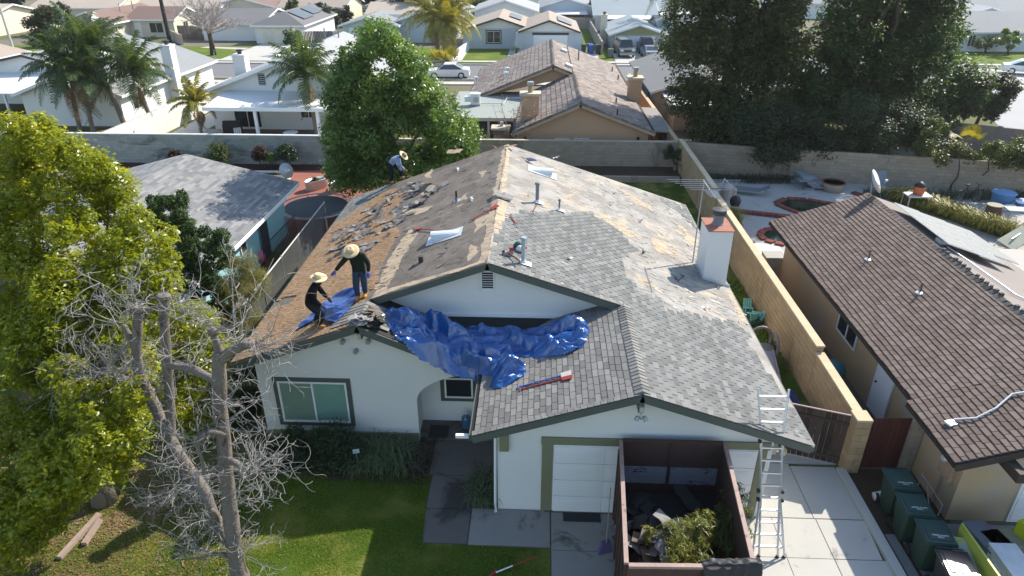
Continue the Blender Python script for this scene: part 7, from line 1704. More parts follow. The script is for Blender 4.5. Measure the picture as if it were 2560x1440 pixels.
lump('tarpaulin', 'crumpled dark blue tarpaulin lying in the side passage behind the gate', 'tarpaulin', (7.35, 16.9, .05), .75, 1.0, .55, blue_tarp2, 3); lump('rubble_bag', 'white bag behind the gate beside the tan wall', 'bag', (8.18, 15.5, .05), .18, .22, .55, mat('white_bag', (.55, .55, .57), .6, n2=(10, .1), bump=.4, bscale=10), 6)
t = thing('barrel', 'teal sheeted barrel in the gap between the tan wall and the ochre house', 'barrel', (9.15, 17.9, 0)); b = MB(); b.lathe([(.30, 0), (.36, .5), (.36, .95), (.30, 1.12), (.12, 1.18), (0, 1.2)], 16); local(b, 'barrel_body', mat('teal_sheet', (.02, .15, .17), .5, .4, n2=(8, .2), bump=.5, bscale=8, bdist=.05), t, True); local(MB().lathe([(.37, .78), (.385, .8), (.37, .82)], 16), 'band', black, t)
t = thing('bucket', 'white bucket lying on its side beside the green bins', 'bucket', (*gz(2195, 1250)[:2], .14)); b = MB(); b.lathe([(.10, -.14), (.13, .14), (.12, .14), (.09, -.12), (0, -.12)], 14, M=Matrix.Rotation(R(80), 3, 'Y')); local(b, 'pail', mat('white_bucket', (.6, .6, .6), .5), t); local(MB().tube([(0.02, .13, .0), (.15, .10, .13), (.15, -.10, .13), (.02, -.13, 0)], .006, 5), 'handle', steel, t)
# yellow green boards and boxes at the lower right corner
lime = mat('yellow_green_board', (.33, .36, .06), .5, .4, n=(2, .1), n2=(10, .15)); b = MB(); a, c = gz(2403, 1308, 1.25), gz(2500, 1445, 1.25); b.prism([(a[0], a[1], 1.25), (c[0], c[1], 1.25), (c[0], c[1], .05), (a[0], a[1], .05)], (.05, 0.02, 0)); solo('board', 'yellow green board standing on edge beside the black bin', 'board', b, lime)
b = MB(); a = gz(2410, 1370, .95); b.prism([(a[0] - .25, a[1] + .25, .98), (a[0] + .05, a[1] + .2, 1.0), (a[0] + .15, a[1] - 1.2, .55), (a[0] - .2, a[1] - 1.2, .5)], (.02, 0, .05)); solo('board', 'pale stained board leaning between the black bin and the yellow green board', 'board', b, mat('pale_stained_board', (.30, .34, .28), .6, n2=(5, .2), dirt=((.33, .34, .05), 1.2, .5, .6)))
def crate(name, label, cat, u, v, z, sx, sy, h, m, rz=0, lid=None):
    p = gz(u, v, z); t = thing(name, label, cat, (p[0], p[1], .025), rz); b = MB(); b.bb(-sx / 2, sx / 2, -sy / 2, sy / 2, 0, h); local(b, 'box', m, t)
    b = MB(); b.bb(-sx / 2 - .02, sx / 2 + .02, -sy / 2 - .02, sy / 2 + .02, h, h + .05); local(b, 'lid', lid or m, t)
    for s in (-1, 1): local(MB().bb(s * sx / 2 + (-.005 if s < 0 else 0) - (.02 if s < 0 else 0), s * sx / 2 + (.02 if s > 0 else 0) + .003, -.1, .1, h * .6, h * .68), 'handle', m, t)
    return t
crate('storage_box', 'white cool box in the lower right corner', 'box', 2535, 1400, .7, .55, .85, .65, mat('white_plastic', (.62, .63, .66), .5, n2=(6, .08), dirt=((.5, .42, .25), 1.5, .6, .8))); crate('storage_box', 'grey plastic box between the yellow green board and the white cool box', 'box', 2465, 1345, .5, .5, .9, .5, mat('grey_plastic', (.14, .15, .18), .5), .15); crate('storage_box', 'tan topped box behind the white cool box', 'box', 2530, 1345, .55, .6, .5, .5, mat('tan_box', (.25, .22, .17), .8), .1, mat('tan_lid', (.28, .26, .19), .8)); crate('storage_box', 'white tray behind the grey plastic box', 'box', 2490, 1345, .55, .4, .4, .5, white_paint, .2)
b = MB(); a = gz(2556, 1330, .8); b.box((a[0] + .32, a[1], .5), (.5, .6, .9), .3); solo('board', 'bright yellow green panel at the right edge of the picture', 'panel', b, mat('bright_lime', (.42, .45, .02), .5, .4))
t = thing('metal_stand', 'thin metal frame leaning on the ochre wall behind the green bins', 'metal frame', (9.7, 13.0, .025))
for p in ([(-.1, .35, .9), (.15, -.35, .55)], [(.15, -.35, .55), (.1, -.4, .25)], [(-.1, .35, .9), (-.08, .3, .1)], [(-.05, .1, .75), (.05, -.2, .1)]): local(MB().tube(p, .016, 6), 'bar', steel, t)
# ------------------------------------------------------------------ blue tarpaulins on the roof
tarp_m = mat('blue_tarpaulin', (.008, .075, .275), .25, 1.0, n=(1.5, .2), n2=(10, .15), bump=.12, bscale=30, bdist=.01)
tarp_m2 = mat('violet_blue_tarpaulin', (.032, .085, .30), .36, .5, n=(1.5, .15), n2=(10, .12), bump=.35, bscale=16, bdist=.03)
def tarp_base(x, y):
    if x <= -1.43 and y < YW:
        return zWR(max(x, XW)) - 1.5 * (YW - y)
    z = roof_z(x, min(y, 16.12)); e = edge_dist(x, y, bigp); k = max(0, min(1, e / .45)); br = 3.02 + .36 * max(0, min(1, (y - 14.8) / 1.3)) + .05 * (x + 1.0) ** 2 * .5
    return max(z, z + (br - z) * k * k * (3 - 2 * k))
def edge_dist(x, y, poly):
    d = 9.0; p = Vector((x, y)); n = len(poly)
    for i in range(n):
        a, b_ = Vector(poly[i]), Vector(poly[(i + 1) % n]); ab = b_ - a; t = max(0, min(1, (p - a).dot(ab) / ab.length_squared)); d = min(d, (p - a - ab * t).length)
    return d
TRI = []
_r = random.Random(19)
for wl in (.95, .75, .60, .48, .40, .33, .27, .22, .18, .15, .12, .10):
    a_ = _r.uniform(-.5, 1.2); TRI.append((math.sin(a_), math.cos(a_), wl, .75 if wl > .2 else .55))
def ridge(p, f): return 1 - abs(noise.noise(p * f))
def tarp(label, poly, hfun, step, m, name='tarpaulin', base=tarp_base, wr=.06, fold=(1, 0), edge=.16, seed=0.0):
    xs_ = [p[0] for p in poly]; ys_ = [p[1] for p in poly]; nx = int((max(xs_) - min(xs_)) / step); ny = int((max(ys_) - min(ys_)) / step); idx = {}; b = MB(); fx = Vector((*fold, 0)).normalized(); fy = Vector((-fx.y, fx.x, 0))
    def vert(i, j):
        if (i, j) in idx: return idx[(i, j)]
        x, y = min(xs_) + i * step, min(ys_) + j * step; d = min(1, edge_dist(x, y, poly) / edge)
        w = Vector((x, y, seed)); w2 = Vector((w.dot(fx) * .45, w.dot(fy) * 1.9, seed)); q = w2 + Vector((noise.noise(w * 1.7), noise.noise(w * 1.7 + Vector((5, 3, 1))), 0)) * .5
        wq = w + Vector((noise.noise(w * 1.3), noise.noise(w * 1.3 + Vector((4, 4, 4))), 0)) * .35 + Vector((noise.noise(w * 5), noise.noise(w * 5 + Vector((4, 1, 4))), 0)) * .05
        f = 0
        for (ax, ay, wl, am) in TRI:
            tt = (wq.x * ax + wq.y * ay) / wl + seed; f += am * wl * (abs((tt % 1) - .5) * 4 - 1) * (.35 + 1.3 * abs(noise.noise(w * 1.1 + Vector((ax * 9, ay * 9, wl * 20)))))
        f *= 1.6
        h = hfun(x, y); z = base(x, y) + .03 + (h + f * wr * (1 + 2.0 * min(h, .5))) * (d ** .5)
        idx[(i, j)] = len(b.v); b.v.append((x + .05 * noise.noise(w * 4 + Vector((0, 0, 4))), y + .05 * noise.noise(w * 4 + Vector((0, 0, 9))), max(z, base(x, y) + .03))); return idx[(i, j)]
    for j in range(ny):
        for i in range(nx):
            x, y = min(xs_) + (i + .5) * step, min(ys_) + (j + .5) * step
            if inpoly(x, y, poly): b.f.append((vert(i, j), vert(i + 1, j), vert(i + 1, j + 1), vert(i, j + 1))); b.mi.append(0)
    o = b.build(name, m); tag(o, label, 'tarpaulin'); return o
def R2(u, v, l=0.0): return onroof(u, v, l)[:2]
bigp = [(p_[0], min(p_[1], 16.42)) for p_ in [R2(*p) for p in ((955, 795), (975, 772), (1040, 768), (1085, 780), (1112, 812), (1180, 815), (1300, 805), (1390, 800), (1455, 806), (1476, 830), (1458, 872), (1410, 893), (1350, 897), (1290, 895), (1312, 915), (1316, 940), (1270, 968), (1236, 976), (1226, 966), (1236, 945))]]
bigp += [(-1.5, 14.60), (-2.2, 14.52), (-3.0, 14.60), (-3.55, 14.80), (-3.85, 15.2), (-4.0, 15.6)]
def gb(x, y, c, s, h): return h * math.exp(-((x - c[0]) ** 2 + (y - c[1]) ** 2) / (2 * s * s))
cA, cB, cC, cD = R2(1035, 815), R2(1415, 850), R2(1270, 935), R2(1075, 845)
def hb(x, y):
    roll = .17 * math.exp(-((y - (14.83 + .25 * max(0, x + 1.6) * 0)) ** 2) / .035) * (1 if x < -1.2 else max(0, 1 - (x + 1.2) * 1.5))
    return .06 + .75 * max(gb(x, y, cA, .34, .46), gb(x, y, (cA[0] + .40, cA[1] + .30), .22, .40), gb(x, y, (cA[0] - .25, cA[1] - .2), .2, .3)) + .8 * max(gb(x, y, cB, .32, .38), gb(x, y, (cB[0] + .28, cB[1] - .05), .17, .34), gb(x, y, (cB[0] - .25, cB[1] + .2), .2, .25)) + gb(x, y, cC, .2, .26) + gb(x, y, cD, .22, .15) + roll * .8
tarp('large glossy blue tarpaulin bunched in the valley below the gable', bigp, hb, .028, tarp_m, wr=.10, seed=2.3)
smp = [onLS(*p)[:2] for p in ((735, 832), (790, 780), (842, 742), (906, 722), (900, 745), (868, 785), (838, 812), (805, 803), (770, 815))]
tarp('smaller violet blue tarpaulin spread on the brown slope between two workers', smp, lambda x, y: .03, .03, tarp_m2, base=lambda x, y: zLS(x) + .05, wr=.045, edge=.1, fold=(.7, .7), seed=7.1)

# ------------------------------------------------------------------ loose shingle torn off the left slope
r = random.Random(6)
band = [onLS(*p)[:2] for p in ((1065, 452), (1105, 468), (1060, 505), (1010, 545), (975, 590), (930, 625), (880, 650), (835, 645), (835, 600), (870, 570), (905, 545), (940, 510), (975, 482), (1010, 465))]
gsc = 'torn shingle pieces on the left roof slope'
SC = []
for k in range(14):
    b = MB(); scrap_mesh(b, (0, 0, 0), r.uniform(.35, 1.0), r.uniform(.18, .40), 0, 0, r.uniform(.0, .12), 0); SC.append([b.mesh('shingle_scrap', m) for m in scr])
lab_s = ('flat grey torn shingle on the left slope', 'brownish torn shingle on the left slope', 'black torn shingle on the left slope')
n = 0
bx0, bx1, by0, by1 = min(p[0] for p in band), max(p[0] for p in band), min(p[1] for p in band), max(p[1] for p in band)
while n < 85:
    x, y = r.uniform(bx0, bx1), r.uniform(by0, by1)
    if not inpoly(x, y, band): continue
    mi = r.choice((0, 0, 0, 0, 1, 1, 2)); o = bpy.data.objects.new('shingle_scrap', r.choice(SC)[mi]); C.objects.link(o)
    o.location = (x, y, zLS(x) + .02 + r.uniform(0, .03)); o.rotation_euler = (r.gauss(0, .07), -math.atan(sL) + r.gauss(0, .06), r.gauss(.35, .6)); s = r.uniform(.4, .9); o.scale = (s * 1.2, s * .8, s)
    tag(o, lab_s[mi] + (' near the far worker' if y > 24.6 else ' beside the dormer vent' if y > 21.3 else ' behind the pointing worker'), 'shingle', gsc); n += 1
for k in range(7):
    u, v = r.choice(((1640, 600), (1700, 700), (1760, 770), (1580, 500), (1730, 690), (1480, 470), (1620, 560))); p = onRS(u + r.gauss(0, 40), v + r.gauss(0, 25)); o = bpy.data.objects.new('shingle_scrap', r.choice(SC)[r.choice((0, 0, 1))]); C.objects.link(o)
    s = r.uniform(.2, .4); o.location = (p[0], p[1], p[2] + .03); o.rotation_euler = (r.gauss(0, .1), math.atan(sR) + r.gauss(0, .1), r.uniform(0, 3)); o.scale = (s, s, 1); tag(o, 'small torn shingle scrap lying on the pale right roof slope', 'shingle', 'torn scraps on the right roof slope')
# strips hanging at the end of the left wing ridge
for k, (u, v, mi, lab) in enumerate(((925, 800, 1, 'brown torn shingle bundle at the end of the left wing ridge'), (945, 815, 2, 'black torn shingle bundle beside the big tarpaulin'), (905, 815, 0, 'grey torn shingle bundle near the left gable peak'))):
    q = onroof(u, v); b = MB()
    for j in range(6): scrap_mesh(b, (q[0] + r.gauss(0, .08), q[1] + r.gauss(0, .08), q[2] + .05 + j * .035), r.uniform(.3, .5), r.uniform(.18, .3), r.uniform(0, 3), r.gauss(.2, .2), r.uniform(0, .07), r.gauss(0, .3))
    solo('shingle_bundle', lab, 'shingle', b, scr[mi])
q = onRS(1258, 492); b = MB(); scrap_mesh(b, (q[0], q[1], zRS(q[0]) + .05), .62, .5, .1, math.atan(sR), .02, 0); scrap_mesh(b, (q[0] + .02, q[1] - .1, zRS(q[0]) + .035), .5, .4, .0, math.atan(sR), .03, .05); solo('shingle_bundle', 'grey ridge shingle sheet draped over the main ridge', 'shingle', b, scr[0])
# ------------------------------------------------------------------ tools left on the roof
def lifted(p, l=.05): return (p[0], p[1], p[2] + l)
long_tool('spade', 'red handled roofing spade on the dark felt left of the ridge', 'spade', lifted(onLS(1228, 526)), lifted(onLS(1180, 553)), red_paint, 'spade', red_paint, .017)
long_tool('fork', 'roofing fork with a short dark handle right of the ridge', 'fork', lifted(onRS(1290, 563)), lifted(onRS(1275, 541)), red_paint, 'fork', red_paint, .02)
long_tool('fork', 'roofing fork lying below the tall middle vent pipe', 'fork', lifted(onRS(1332, 533)), lifted(onRS(1342, 515)), mat('rusty_handle', (.16, .06, .05), .7), 'fork', red_paint, .02)
long_tool('spade', 'red handled spade lying beside the left dormer vent', 'spade', lifted(onLS(1050, 576)), lifted(onLS(1082, 578)), red_paint, 'spade', red_paint, .014)
long_tool('broom', 'long broom with a dark blue head near the far end of the ridge', 'broom', lifted(onRS(1322, 404), .08), lifted(onLS(1232, 372), .12), wood, 'broom', mat('navy_bristle', (.035, .035, .11), .8), .014)
long_tool('spade', 'copper coloured spade crossing the far end of the ridge', 'spade', lifted(onRS(1276, 372), .12), lifted(onLS(1238, 376), .10), mat('copper_handle', (.30, .13, .07), .5), 'spade', mat('copper_handle', (.30, .13, .07)), .016)
long_tool('spade', 'blue handled roofing spade on the lower garage roof', 'spade', lifted(onGL(1402, 944), .06), lifted(onGL(1296, 972), .05), blue_paint, 'spade', mat('pale_blade', (.5, .45, .42), .5), .017)
long_tool('spade', 'red handled roofing spade on the lower garage roof', 'spade', lifted(onGL(1404, 951), .05), lifted(onGL(1300, 978), .04), red_paint, 'spade', red_paint, .019)
t = thing('nail_gun', 'dark red and silver nail gun near the front vent pipe', 'tool', lifted(onRS(1270, 640), .03), .4)
local(MB().box((0, 0, .06), (.30, .07, .10)), 'body', mat('silver_red', (.33, .25, .25), .4, .5), t); local(MB().box((.10, 0, .14), (.10, .06, .14)), 'grip', red_paint, t); local(MB().box((-.13, 0, .05), (.06, .05, .22)), 'magazine', black, t); local(MB().tube([(0, 0, .05), (.10, -.25, .03), (.12, -.55, .03)], .022, 6), 'hose', mat('rusty_handle', (.16, .06, .05)), t)
t = thing('tool_bag', 'green and white tool belt heap beside the front vent pipe', 'tool bag', lifted(onRS(1296, 628), .02))
for k, (dx, dy, z, s, m) in enumerate(((0, .12, .10, .16, mat('green_bag', (.02, .10, .08), .6)), (.05, -.05, .07, .13, mat('white_cloth', (.6, .6, .6), .7)), (.12, .05, .08, .12, red_paint))): b = MB(); b.lathe([(0, -s * .6), (s * .9, -s * .3), (s, s * .1), (s * .5, s * .7), (0, s * .75)], 10, (dx, dy, z), sx=1.0, sy=.7); local(b, ('bag', 'cloth', 'pouch')[k], m, t, True)
for k, (u, v) in enumerate(((1063, 645), (1052, 662))): 
    q = onLS(u, v) if k == 0 else onLS(u - 2, v); 
q = onLS(1053, 655); b = MB(); b.box((q[0], q[1], q[2] + .09), (.13, .13, .2)); solo('vent_stub', 'small square dark vent stub on the brown slope below the dormer vent', 'vent', b, mat('dark_stub', (.06, .055, .05), .8))
for k, (u, v, on) in enumerate(((1145, 425, onLS), (1180, 500, onLS), (1425, 648, onRS), (1760, 770, onRS), (1390, 395, onRS))):
    q = on(u, v); b = MB(); scrap_mesh(b, lifted(q, .02), .28, .09, r.uniform(0, 3), math.atan(sR) * (1 if on is onRS else -1), .01); o = solo('paper_scrap', ('white paper strip high on the left roof slope', 'white strip below the left vent pipe', 'white strip on the shingles right of the front vent pipe', 'white strip on the torn lower right slope', 'white strip beside the right dormer vent')[k], 'scrap', b, mat('white_paper', (.65, .64, .61), .8))

# ------------------------------------------------------------------ the three roofers
skin_m = mat('skin', (.30, .17, .11), .6, .3, n2=(30, .05)); straw = mat('straw_hat', (.62, .48, .29), .8, .2, n2=(60, .15)); hair_m = mat('black_hair', (.012, .01, .009), .6)
def person(label, J, cols, hat_tilt, hat_m=straw, crown_m=None, loc=None):
    """J: joint name -> point. One skinned, subdivided body; clothing by nearest bone; hat and hair as parts"""
    names = list(J); V = [Vector(J[k]) for k in names]; E = [('pelvis', 'waist'), ('waist', 'chest'), ('chest', 'neck'), ('neck', 'head'), ('head', 'crown')]
    for s in 'LR': E += [('chest', s + 'sho'), (s + 'sho', s + 'elb'), (s + 'elb', s + 'wri'), ('pelvis', s + 'hip'), (s + 'hip', s + 'kne'), (s + 'kne', s + 'ank'), (s + 'ank', s + 'toe')]
    rad = dict(pelvis=(.19, .165), waist=(.175, .15), chest=(.21, .165), neck=(.07, .07), head=(.105, .115), crown=(.085, .09), sho=(.09, .09), elb=(.068, .068), wri=(.050, .050), hip=(.125, .13), kne=(.092, .095), ank=(.066, .07), toe=(.062, .05))
    me = bpy.data.meshes.new('body'); me.from_pydata([v - Vector(loc) for v in V], [(names.index(a), names.index(b_)) for a, b_ in E], []); o = bpy.data.objects.new('tmp', me); C.objects.link(o)
    sk_ = o.modifiers.new('s', 'SKIN'); sk_.use_smooth_shade = True; o.modifiers.new('d', 'SUBSURF').levels = 2
    for i, nme in enumerate(names): k = nme[1:] if nme[0] in 'LR' else nme; me.skin_vertices[0].data[i].radius = rad[k]; me.skin_vertices[0].data[i].use_root = (nme == 'pelvis')
    bpy.context.view_layer.update(); m2 = bpy.data.meshes.new_from_object(o.evaluated_get(bpy.context.evaluated_depsgraph_get())); bpy.data.objects.remove(o)
    bm = bmesh.new(); bm.from_mesh(m2)
    zone = {}
    for a, b_ in E:
        z = 'skin' if 'head' in (a, b_) or a == 'neck' else 'trousers' if (a[1:] in ('hip', 'kne') or b_[1:] in ('hip',)) else 'boot' if a[1:] == 'ank' else 'shirt'
        zone[(a, b_)] = z
    mats_ = ['shirt', 'trousers', 'boot', 'skin', 'glove']
    for f in bm.faces:
        c = f.calc_center_median() + Vector(loc); best = None
        for (a, b_), z in zone.items():
            p, q = Vector(J[a]), Vector(J[b_]); d = q - p; t_ = max(0, min(1, (c - p).dot(d) / d.length_squared)); dist = (c - p - d * t_).length - (.05 if z in ('shirt',) else 0)
            if best is None or dist < best[0]: best = (dist, z, a, t_)
        z = best[1]
        if best[2] == 'pelvis' and z == 'shirt' and best[3] < .25: z = 'trousers'
        if best[2][1:] == 'kne' and best[3] > .82: z = 'boot'
        if best[2] == 'chest' and best[1] == 'skin': z = 'shirt'
        f.material_index = mats_.index(z); f.smooth = True
    # hands: palm, four fingers of unequal length and a thumb from the side of the palm
    ex = MB()
    for s in 'LR':
        w = Vector(J[s + 'wri']); d = (w - Vector(J[s + 'elb'])).normalized(); side_ = d.cross(Vector((0, 1, .2))).normalized(); nn = side_.cross(d).normalized()
        ex.add([frame(w + d * .055 - Vector(loc), d, side_, nn, .10, .085, .03) @ Vector(v) for v in ((-.5,-.35,-.5),(.5,-.5,-.5),(.5,.5,-.5),(-.5,.35,-.5),(-.5,-.35,.5),(.5,-.5,.5),(.5,.5,.5),(-.5,.35,.5))], [(0,3,2,1),(4,5,6,7),(0,1,5,4),(1,2,6,5),(2,3,7,6),(3,0,4,7)])
        for i, l in enumerate((.070, .082, .076, .060)): p0 = w + d * .10 + side_ * (i - 1.5) * .021 - Vector(loc); ex.tube([p0, p0 + d * l * .55 + nn * .006, p0 + d * l * .85 + nn * .03], [.0105, .0095, .008], 6)
        p0 = w + d * .035 + side_ * .04 - Vector(loc); ex.tube([p0, p0 + d * .03 + side_ * .025, p0 + d * .06 + side_ * .03 + nn * .012], [.012, .0105, .009], 6)
    # face: nose, ears
    hd = Vector(J['head']); fwd = (Vector(J['Ltoe']) + Vector(J['Rtoe']) - Vector(J['Lank']) - Vector(J['Rank'])); fwd.z = 0; fwd.normalize(); upv = (Vector(J['crown']) - hd).normalized(); sd = fwd.cross(upv).normalized(); fc = upv.cross(sd).normalized() * (1 if upv.cross(sd).dot(fwd) > 0 else -1)
    ex2 = MB(); ex2.tube([hd + fc * .09 + upv * .03 - Vector(loc), hd + fc * .118 - upv * .005 - Vector(loc), hd + fc * .095 - upv * .012 - Vector(loc)], [.010, .016, .012], 6)
    for q in (-1, 1): ex2.lathe([(.0, -.012), (.028, -.008), (.03, .006), (.0, .012)], 8, hd + sd * q * .092 - Vector(loc), M=Matrix.Rotation(R(90), 3, 'Y'))
    for mb_, mi in ((ex, 4), (ex2, 3)):
        base_ = [bm.verts.new(v) for v in mb_.v]
        for f in mb_.f:
            try: nf = bm.faces.new([base_[i] for i in f]); nf.material_index = mi; nf.smooth = True
            except ValueError: pass
    m2.materials.clear()
    for k in mats_: m2.materials.append(cols.get(k, skin_m))
    bm.to_mesh(m2); bm.free()
    m2.name = 'person'; t = bpy.data.objects.new('person', m2); C.objects.link(t); t.location = loc; tag(t, label, 'person')
    ey = MB()
    for q in (-1, 1): ey.lathe([(0, -.01), (.012, 0), (0, .01)], 6, hd + fc * .096 + sd * q * .034 + upv * .022)
    ey.build('eyes', hair_m, t); MB().tube([hd + fc * .092 - sd * .028 - upv * .045, hd + fc * .098 - upv * .047, hd + fc * .092 + sd * .028 - upv * .045], .006, 5).build('mouth', mat('lips', (.22, .09, .07), .5), t)
    M = Matrix(); n_ = Vector(hat_tilt).normalized(); M = n_.to_track_quat('Z', 'Y').to_matrix(); hc = Vector(J['crown'])
    hb_ = MB(); hb_.lathe([(.105, .0), (.17, -.018), (.225, -.012), (.228, -.004), (.17, -.008), (.11, .012)], 24, hc, M=M); hat = hb_.build('hat_brim', hat_m, t, True)
    hb_ = MB(); hb_.lathe([(.112, -.03), (.108, .05), (.095, .10), (.06, .118), (.02, .108), (0, .10)], 20, hc, sx=1.0, sy=1.0, M=M); hb_.build('hat_crown', crown_m or hat_m, t, True); hb_ = MB(); hb_.lathe([(.1145, -.005), (.1135, .025)], 20, hc, M=M); hb_.build('hat_band', mat('hat_band', (.30, .20, .11), .8), t, True)
    hr = MB(); hr.lathe([(.092, -.09), (.104, -.03), (.104, .02), (.06, .06)], 14, hd + upv * .01 - fc * .012, M=M); hr.build('hair', hair_m, t, True); return t
def cloth(n, c): return mat(n, c, .9, .15, n=(5, .15), n2=(30, .12), bump=.4, bscale=14, bdist=.03)
# worker standing on the left wing ridge, pointing
f1, f2 = Vector(onroof(896, 750)), Vector(onroof(914, 742)); f1.y -= .0; g = (f1 + f2) / 2; zz = Vector((0, 0, 1))
J = dict(pelvis=g + Vector((.02, .02, .86)), waist=g + Vector((.02, -.02, 1.02)), chest=g + Vector((.01, -.12, 1.27)), neck=g + Vector((-.01, -.20, 1.42)), head=g + Vector((-.05, -.30, 1.49)), crown=g + Vector((-.06, -.345, 1.57)),
    Rsho=g + Vector((-.19, -.14, 1.35)), Relb=g + Vector((-.37, -.26, 1.17)), Rwri=g + Vector((-.52, -.36, 1.0)), Lsho=g + Vector((.20, -.13, 1.35)), Lelb=g + Vector((.31, -.10, 1.10)), Lwri=g + Vector((.30, -.17, .88)),
    Rhip=g + Vector((-.08, .02, .84)), Rkne=f1 + Vector((.0, -.07, .46)), Rank=f1 + Vector((0, .02, .09)), Rtoe=f1 + Vector((-.04, -.16, .035)), Lhip=g + Vector((.11, .02, .84)), Lkne=f2 + Vector((.02, -.07, .46)), Lank=f2 + Vector((0, .02, .09)), Ltoe=f2 + Vector((0, -.16, .035)))
blue_glove = mat('blue_glove', (.10, .13, .42), .7)
person('worker in a straw hat and dark green shirt pointing with one blue gloved hand', J, dict(shirt=cloth('dark_green_shirt', (.016, .024, .017)), trousers=cloth('blue_jeans', (.035, .055, .095)), boot=mat('yellow_boot', (.50, .24, .05), .6), skin=skin_m, glove=blue_glove), (-.05, -.55, 1), loc=g)
# worker crouching beside the smaller tarpaulin, turned to the right
f1, f2 = Vector(onLS(786, 817)), Vector(onLS(797, 822)); g = (f1 + f2) / 2
J = dict(pelvis=g + Vector((-.06, .0, .72)), waist=g + Vector((-.04, .0, .90)), chest=g + Vector((.06, -.01, 1.16)), neck=g + Vector((.15, -.02, 1.32)), head=g + Vector((.235, -.03, 1.40)), crown=g + Vector((.245, -.03, 1.50)),
    Rsho=g + Vector((.09, -.18, 1.22)), Relb=g + Vector((.13, -.22, .95)), Rwri=g + Vector((.27, -.16, .76)), Lsho=g + Vector((.09, .17, 1.22)), Lelb=g + Vector((.20, .20, .98)), Lwri=g + Vector((.36, .12, .84)),
    Rhip=g + Vector((-.06, -.09, .70)), Rkne=f2 + Vector((.17, -.02, .42)), Rank=f2 + Vector((0, 0, .09)), Rtoe=f2 + Vector((.18, -.02, .06)), Lhip=g + Vector((-.06, .10, .70)), Lkne=f1 + Vector((.17, .06, .44)), Lank=f1 + Vector((0, .06, .09)), Ltoe=f1 + Vector((.18, .06, .07)))
person('worker in a straw hat and black shirt bending over the smaller tarpaulin', J, dict(shirt=cloth('black_shirt', (.010, .010, .012)), trousers=cloth('charcoal_trousers', (.022, .024, .026)), boot=mat('orange_boot', (.42, .17, .06), .6), skin=skin_m, glove=mat('grey_glove', (.10, .10, .11), .8)), (.12, -.10, 1), loc=g)
# worker bent double at the far left edge of the roof
f1, f2 = Vector(onLS(977, 461)), Vector(onLS(1003, 449)); g = (f1 + f2) / 2
J = dict(pelvis=g + Vector((-.16, .0, .80)), waist=g + Vector((-.10, .0, .93)), chest=g + Vector((.10, -.04, 1.10)), neck=g + Vector((.25, -.06, 1.14)), head=g + Vector((.36, -.07, 1.15)), crown=g + Vector((.44, -.08, 1.19)),
    Rsho=g + Vector((.14, -.21, 1.05)), Relb=g + Vector((.30, -.26, .80)), Rwri=g + Vector((.44, -.16, .60)), Lsho=g + Vector((.15, .12, 1.05)), Lelb=g + Vector((.20, .10, .78)), Lwri=g + Vector((.30, .0, .62)),
    Rhip=g + Vector((-.16, -.10, .78)), Rkne=f1 + Vector((.08, 0, .44)), Rank=f1 + Vector((0, 0, .09)), Rtoe=f1 + Vector((.17, -.03, .09)), Lhip=g + Vector((-.14, .10, .78)), Lkne=f2 + Vector((.06, .0, .42)), Lank=f2 + Vector((0, 0, .09)), Ltoe=f2 + Vector((.17, 0, .10)))
person('worker in a pale blue shirt bent double at the far left edge of the roof', J, dict(shirt=cloth('pale_blue_shirt', (.25, .32, .46)), trousers=cloth('navy_trousers', (.012, .014, .024)), boot=mat('tan_boot', (.30, .20, .11), .7), skin=skin_m, glove=skin_m), (.62, -.15, .55), crown_m=mat('brown_hat_crown', (.30, .20, .13), .8), loc=g)
a = g + Vector((.46, -.10, .68)); q = onLS(1024, 441); long_tool('spade', 'dark scraping spade held by the worker at the far left edge', 'spade', (q[0], q[1], q[2] + .05), tuple(a), black, 'spade', steel, .016)

# ------------------------------------------------------------------ back garden on the right: pool and clutter
water = mat('dark_green_water', (.008, .03, .022), .06, .6, n=(2, .1), n2=(6, .1)); brick_m = mat('dark_red_brick', (.20, .065, .05), .9, .2, rand=.25, n2=(20, .2))
def ellipse(cx, cy, rx, ry, n, ph=0): return [(cx + rx * math.cos(6.283 * k / n + ph), cy + ry * math.sin(6.283 * k / n + ph)) for k in range(n)]
def pool_(label, pts, wtop, name='swimming_pool'):
    t = thing(name, label, 'pool', (sum(p[0] for p in pts) / len(pts), sum(p[1] for p in pts) / len(pts), 0)); b = MB(); b.poly([(x, y, .035) for x, y in pts]); b.build('water', water, t); ms = []
    for i in range(len(pts)):
        p, q = Vector((*pts[i], 0)), Vector((*pts[(i + 1) % len(pts)], 0)); d = q - p; L = d.length; d.normalize(); n = Vector((d.y, -d.x, 0)); k = max(1, int(round(L / .13)))
        for j in range(k): ms.append(frame(p + d * (j + .5) * L / k + n * .15 + Vector((0, 0, .05)), d, n, Vector((0, 0, 1)), L / k - .012, .32, .10))
    pieces('brick', 'bricks', brick_m, t, ms); return t
pool_('kidney shaped pool with dark green water and a red brick rim', [(12.9, 35.2), (13.3, 34.4), (13.9, 33.6), (15.2, 33.2), (17.2, 33.4), (18.2, 34.2), (18.0, 35.0), (16.9, 35.5), (16.2, 35.1), (15.5, 35.2), (14.6, 35.8), (13.6, 35.9)], .03)
pool_('small spa with dark green water and a red brick rim by the ochre house corner', ellipse(11.75, 30.6, .95, .85, 14), .03, 'spa_pool')
t = thing('brick_step', 'straight red brick border crossing the pool terrace', 'step', (11.5, 33.4, 0)); p, q = Vector((10.0, 34.0, .08)), Vector((12.9, 33.1, .08)); d = (q - p); L = d.length; d.normalize(); n = Vector((-d.y, d.x, 0)); pieces('brick', 'bricks', brick_m, t, [frame(p + d * (k + .5) * .1, d, n, Vector((0, 0, 1)), .09, .34, .16) for k in range(int(L / .1))])
